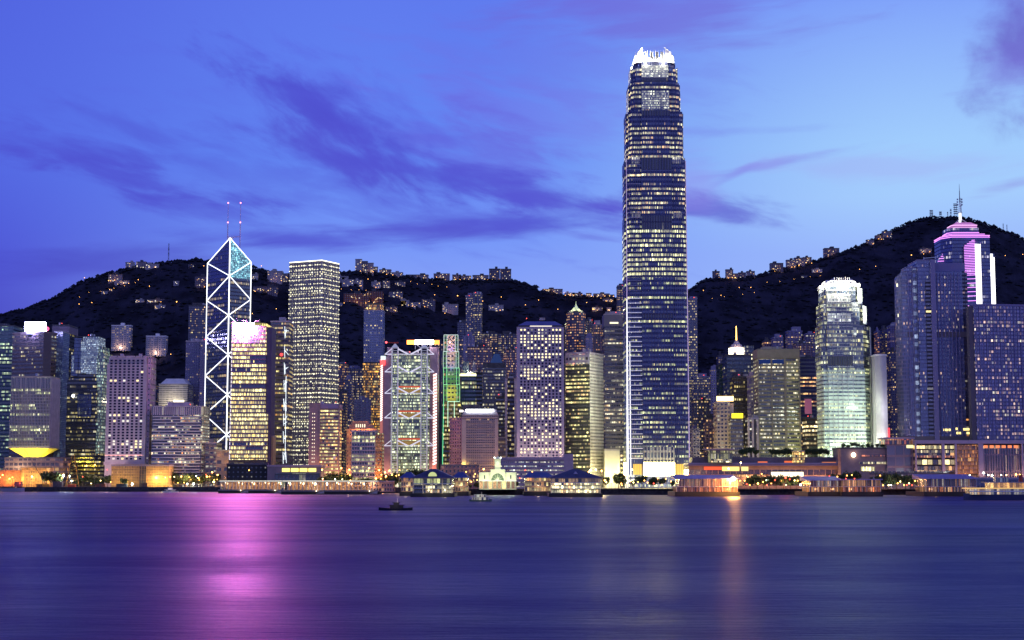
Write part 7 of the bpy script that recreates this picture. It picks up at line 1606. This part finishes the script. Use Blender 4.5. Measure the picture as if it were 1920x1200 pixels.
shedpier('violet-roofed ferry shed under the columned podium on the right shore', 1734, 1832, 1105, 893, ((1, .9, .7), (1, .6, .25)), 4)
sb = low('quay_building', 'low slate-blue quay building behind the big ferry at the right edge', 1826, 1960, 899, 1150, 20, fm(wall=(.14, .16, .28), cw=3, fh=4, wf=.8, hf=.4, lit=.12, c1=WHT, c2=COOL, st=1.0, glass=(.03, .04, .08)))

# ---------------------------------------------------------------- street lamps and promenade lights
sl_ = []
def street_lamp(px, py, kind, pw, Y=None, light=True):
    Y = Y or shoreY(px) + 6; x = Xp(px, Y, py); z = max(GZ + 3.5, Zp(py, Y)); base = GZ
    col, nm, st_ = {'o': ((1, .42, .08), 'orange', 12 if pw < 3 else 1300), 'w': ((.9, 1, .85), 'white', 16), 'y': ((1, .75, .3), 'amber', 12), 'r': ((1, .08, .04), 'red', 7)}[kind]
    r = thing('street_lamp', '', 'street lamp', (x, Y, base), 'lamps along the waterfront'); h = z - base
    MB().cyl(0, 0, 0, h, .14, .09, 6).obj('pole', DARK, r); MB().box(-.5, .5, -.25, .25, h, h + .18).obj('lamp_arm', DARK, r); MB().ball(0, -.2, h - .25, {0: .44, 1: .62, 2: .85, 3: 1.1}[pw], 8).obj('lamp_head', glow(col, st_ * (1 + pw * .4), True if pw == 3 else False), r)
    if light: lamp('lamp_light', (0, -1.4, h - .6), [1500, 5200, 9000, 18000][pw], col, .4, r)
    sl_.append((r, px, ('glaring ' if pw >= 2 else '') + nm + ' street lamp'))
for px, py, k, pw in [(5, 890, 'o', 1), (18, 897, 'o', 1), (60, 893, 'y', 1), (84, 893, 'w', 1), (119, 891, 'w', 2), (131, 892, 'w', 1), (162, 873, 'o', 1), (178, 871, 'o', 1), (201, 880, 'r', 0), (248, 909, 'w', 2), (351, 908, 'w', 1), (363, 909, 'w', 2), (401, 903, 'y', 2), (398, 885, 'o', 1), (408, 890, 'o', 1), (388, 893, 'o', 1), (372, 896, 'o', 1), (340, 893, 'o', 1), (310, 895, 'o', 1),
    (467, 881, 'o', 0), (604, 880, 'o', 1), (640, 877, 'o', 1), (605, 897, 'y', 0), (642, 898, 'y', 0), (655, 880, 'o', 1), (656, 890, 'o', 0), (692, 877, 'o', 1), (711, 881, 'o', 1), (722, 885, 'o', 1), (730, 882, 'o', 1), (724, 892, 'o', 1), (749, 881, 'o', 0), (735, 890, 'o', 0), (755, 893, 'y', 1), (765, 888, 'y', 0), (714, 897, 'o', 0), (755, 908, 'w', 1),
    (826, 884, 'o', 0), (874, 884, 'o', 0), (907, 879, 'o', 1), (891, 888, 'o', 0), (877, 897, 'y', 1), (985, 881, 'r', 0), (998, 884, 'o', 0), (1012, 895, 'o', 0), (1104, 884, 'o', 1), (1107, 881, 'y', 1), (1117, 880, 'y', 1), (1128, 882, 'o', 1), (1136, 886, 'y', 1), (1134, 900, 'o', 1), (1115, 902, 'w', 2), (1143, 908, 'r', 0), (1165, 906, 'o', 0), (1175, 908, 'r', 0), (1185, 880, 'y', 1), (1171, 890, 'o', 0),
    (1292, 890, 'r', 0), (1306, 892, 'r', 0), (1335, 893, 'y', 1), (1366, 878, 'y', 1), (1375, 897, 'o', 3), (1389, 867, 'y', 1), (1400, 907, 'r', 0), (1421, 906, 'o', 1), (1428, 888, 'o', 0), (1438, 912, 'r', 0), (1473, 895, 'r', 1), (1501, 908, 'w', 1), (1511, 901, 'w', 0), (1528, 909, 'o', 1), (1555, 892, 'r', 0), (1570, 893, 'o', 0), (1588, 891, 'o', 0), (1597, 890, 'o', 0), (1586, 897, 'r', 0), (1602, 897, 'r', 0), (1650, 891, 'o', 0),
    (1713, 892, 'o', 1), (1666, 914, 'y', 0), (1695, 914, 'o', 0), (1710, 914, 'r', 0), (1844, 886, 'w', 1), (1853, 890, 'w', 0), (1860, 891, 'w', 1), (1877, 890, 'w', 0), (1887, 890, 'y', 0), (1905, 889, 'o', 1), (1912, 890, 'o', 1), (1782, 890, 'w', 0), (1800, 890, 'w', 0), (1818, 890, 'w', 0)]:
    yy = shoreY(px) + 8 + rnd.uniform(0, 22)
    if 1265 < px < 1386 and pw == 3: yy = 1084
    street_lamp(px, py, k, pw, yy, light=(pw > 0))
for a, b, n, y0, y1 in [(2, 210, 12, 893, 908), (320, 408, 12, 888, 906), (604, 656, 5, 894, 902), (716, 766, 9, 888, 906), (876, 896, 3, 893, 905), (968, 984, 3, 893, 905), (1138, 1268, 16, 896, 910), (1388, 1512, 16, 898, 912), (1656, 1732, 10, 898, 914)]:
    for px in frange(a, b, n):
        py = rnd.uniform(y0, y1); street_lamp(px + rnd.uniform(-3, 3), py, rnd.choice('ooooyrw'), 0, shoreY(px) + rnd.uniform(3, 40), light=rnd.random() < .75)
autolabel(sl_, '{ph} below {l}')
autolabel(ti, '{ph} on the waterfront below {l}')

# ---------------------------------------------------------------- cranes on the left shore
def derrick(px, lab, ang, L, py=852):
    Y = 1508; x = Xp(px, Y, 890); r = thing('derrick_crane', lab, 'crane', (x, Y, GZ)); yp = YELP; h = Zp(py, Y) - GZ
    mb = MB()
    for dx in (-6.5, 6.5): mb.bar((dx, 0, 0), (dx * .12, 0, h), .35)
    mb.obj('a_frame', yp, r); mb = MB()
    for i in range(5): z = h * (i + .6) / 6; w = 6.5 * (1 - z / h * .88); mb.bar((-w, 0, z), (w * .85, 0, z + h / 6), .16).bar((-w, 0, z), (w, 0, z), .16)
    mb.obj('lattice', yp, r)
    MB().bar((0, 0, 2), (math.cos(ang) * L, 0, 2 + math.sin(ang) * L), .42, r2=.2).obj('boom', DARK, r); MB().box(-4, 3, -1.5, 2, 0, 3).obj('cab', RUST, r)
    MB().bar((0, 0, h), (math.cos(ang) * L, 0, 2 + math.sin(ang) * L), .08).obj('cable', DARK, r)
derrick(136, 'orange-lit A-frame derrick crane on the left shore', math.radians(104), 44)
r = thing('boom_crane', 'slim dark crane with long diagonal boom before the inverted-base block', 'crane', (Xp(88, 1506, 890), 1506, GZ))
MB().box(-3, 3, -2, 2, 0, 3.2).obj('cab', YELP, r); MB().bar((0, 0, 2), (-22, 0, 36), .35, r2=.2).obj('boom', DARK, r); MB().bar((-22, 0, 36), (-19, 0, 4), .07).obj('cable', DARK, r)

# ---------------------------------------------------------------- boats
def hull(L, B, H, sheer=.6):
    mb = MB(); n = 12; prev = None
    for i in range(n + 1):
        s_ = i / n; x = (s_ - .5) * L; w = B / 2 * (1 - abs(2 * s_ - 1) ** 3.2); h = H + sheer * (2 * s_ - 1) ** 2; cur = (x, max(w, .05), h)
        if prev:
            (xa, wa, ha), (xb, wb, hb) = prev, cur
            mb.face([(xa, -wa * .8, -.4), (xb, -wb * .8, -.4), (xb, -wb, hb), (xa, -wa, ha)]); mb.face([(xb, wb * .8, -.4), (xa, wa * .8, -.4), (xa, wa, ha), (xb, wb, hb)]); mb.face([(xa, -wa, ha - .2), (xb, -wb, hb - .2), (xb, wb, hb - .2), (xa, wa, ha - .2)])
        prev = cur
    return mb
def boat(lab, px, Y, L, decks, col, hc, name='small_boat', cat='boat', light=None):
    r = thing(name, lab, cat, (Xp(px, Y, 930), Y, 0)); B = L * .26; H = max(.8, L * .045)
    hull(L, B, H, H * .5).obj('hull', hc, r); z = H
    for i, (f0, f1, h, m) in enumerate(decks):
        MB().box(L * f0, L * f1, -B * .38, B * .38, z, z + h).obj('cabin' if i == 0 else 'upper_deck', m, r); MB().box(L * f0 - .4, L * f1 + .4, -B * .42, B * .42, z + h, z + h + .18).obj('deck_roof', col, r); z += h + .18
    MB().cyl(L * .05, 0, z, z + L * .12, .09, .05, 6).obj('mast', STEEL, r)
    if light: MB().ball(L * .05, -.3, z + L * .12, .3, 6).obj('mast_lamp', glow(light, 8, False), r)
    lamp('deck_light', (0, -B, z + .5), 260, (1, .8, .5), .4, r)
    return r
fwin = lambda c1, st_, l=.8, cw=1.2: fm(wall=(.5, .5, .46), cw=cw, fh=40, wf=.7, hf=1, lit=l, c1=c1, c2=WHT, st=st_, runs=.3, glass=(.05, .06, .07))
boat('small white and green ferry crossing below the floodlit clock hall', 901, 850, 12, [(-.36, .36, 1.4, fwin((1, .95, .6, 1), .8)), (-.26, .24, 1.2, fwin((.8, .9, .7, 1), .5))], principled("grey_green", (.30, .36, .34), .5), principled("ferry_green", (.10, .16, .10), .5), 'ferry', 'ferry')
boat('tiny white launch off the left shore with one orange mast light', 319, 1420, 15, [(-.3, .3, 1.6, fwin((1, .8, .5, 1), .6, .4)), (-.12, .12, 1.3, WHITEP)], WHITEP, WHITEP, light=(1, .4, .1))
def bigferry():
    Y = 905; L = 62; x0 = Xp(1806, Y, 920); r = thing('large_ferry', 'big two-decked ferry with glowing orange upper deck entering at the right edge', 'ferry', (x0 + L / 2, Y, 0)); B = 12
    Z = lambda py: Zp(py, Y)
    hull(L, B, Z(927), .6).obj('hull', principled("navy_hull", (.05, .06, .14), .4), r)
    MB().box(-L / 2 + 2, L / 2 - 2, -B / 2, -B / 2 + .25, Z(922), Z(920)).obj('white_stripe', principled("stripe", (.6, .6, .66), .5), r)
    MB().box(-L / 2 + 3, L / 2 - 4, -B * .46, B * .46, Z(927), Z(916.5)).obj('lower_cabin', fm(wall=(.30, .29, .36), cw=1.6, fh=40, wf=.8, hf=1, lit=.7, c1=(.9, .85, .7, 1), c2=WARM, st=.55, runs=.5, glass=(.05, .05, .08)), r)
    MB().box(-L / 2 + 1, L / 2 - 2, -B * .52, B * .52, Z(916.5), Z(914.5)).obj('deck_edge', glow((1, .62, .22), .8, False), r)
    MB().box(-L / 2 + 14, L / 2 - 6, -B * .44, B * .44, Z(914.5), Z(905)).obj('upper_cabin', fm(wall=(.5, .26, .10), cw=1.8, fh=40, wf=.9, hf=1, lit=.95, c1=(1, .48, .12, 1), c2=(1, .6, .2, 1), st=.85, runs=0, glass=(.1, .06, .03)), r)
    MB().box(-L / 2 + 12, L / 2 - 4, -B * .48, B * .48, Z(905), Z(903.5)).obj('roof', principled("grey_roof", (.2, .2, .28), .5), r)
    MB().box(-L / 2 + 18, -L / 2 + 25, -2.4, 2.4, Z(903.5), Z(896)).obj('wheelhouse', fwin((.6, .7, 1, 1), .3, .5), r); MB().cyl(2, 0, Z(903.5), Z(890), 1.3, 1.0, 10).obj('funnel', RUST, r)
    for x in frange(-L / 2 + 3, L / 2 - 5, 12): MB().cyl(x, -B * .5, Z(914.5), Z(905), .1, n=5).obj('stanchion', STEEL, r)
bigferry()
dhull = principled("black_hull", (.02, .02, .035), .8, spec=.1)
boat('dark unlit tug crossing the middle of the harbour', 742, 610, 13, [(-.16, .22, 1.1, dhull), (-.06, .10, .8, dhull)], dhull, dhull, 'tug_boat', 'tug boat')
# moored work barge at the far left
r = thing('work_barge', 'grey moored work barge at the left edge under the red hoarding', 'barge', (Xp(12, 1485, 915), 1485, 0)); hull(34, 8, 3.4, .5).obj('hull', principled("grey_hull", (.26, .27, .36), .6), r); MB().box(-13, 9, -3, 3, 3.2, 5.0).obj('deck_house', DARK, r)
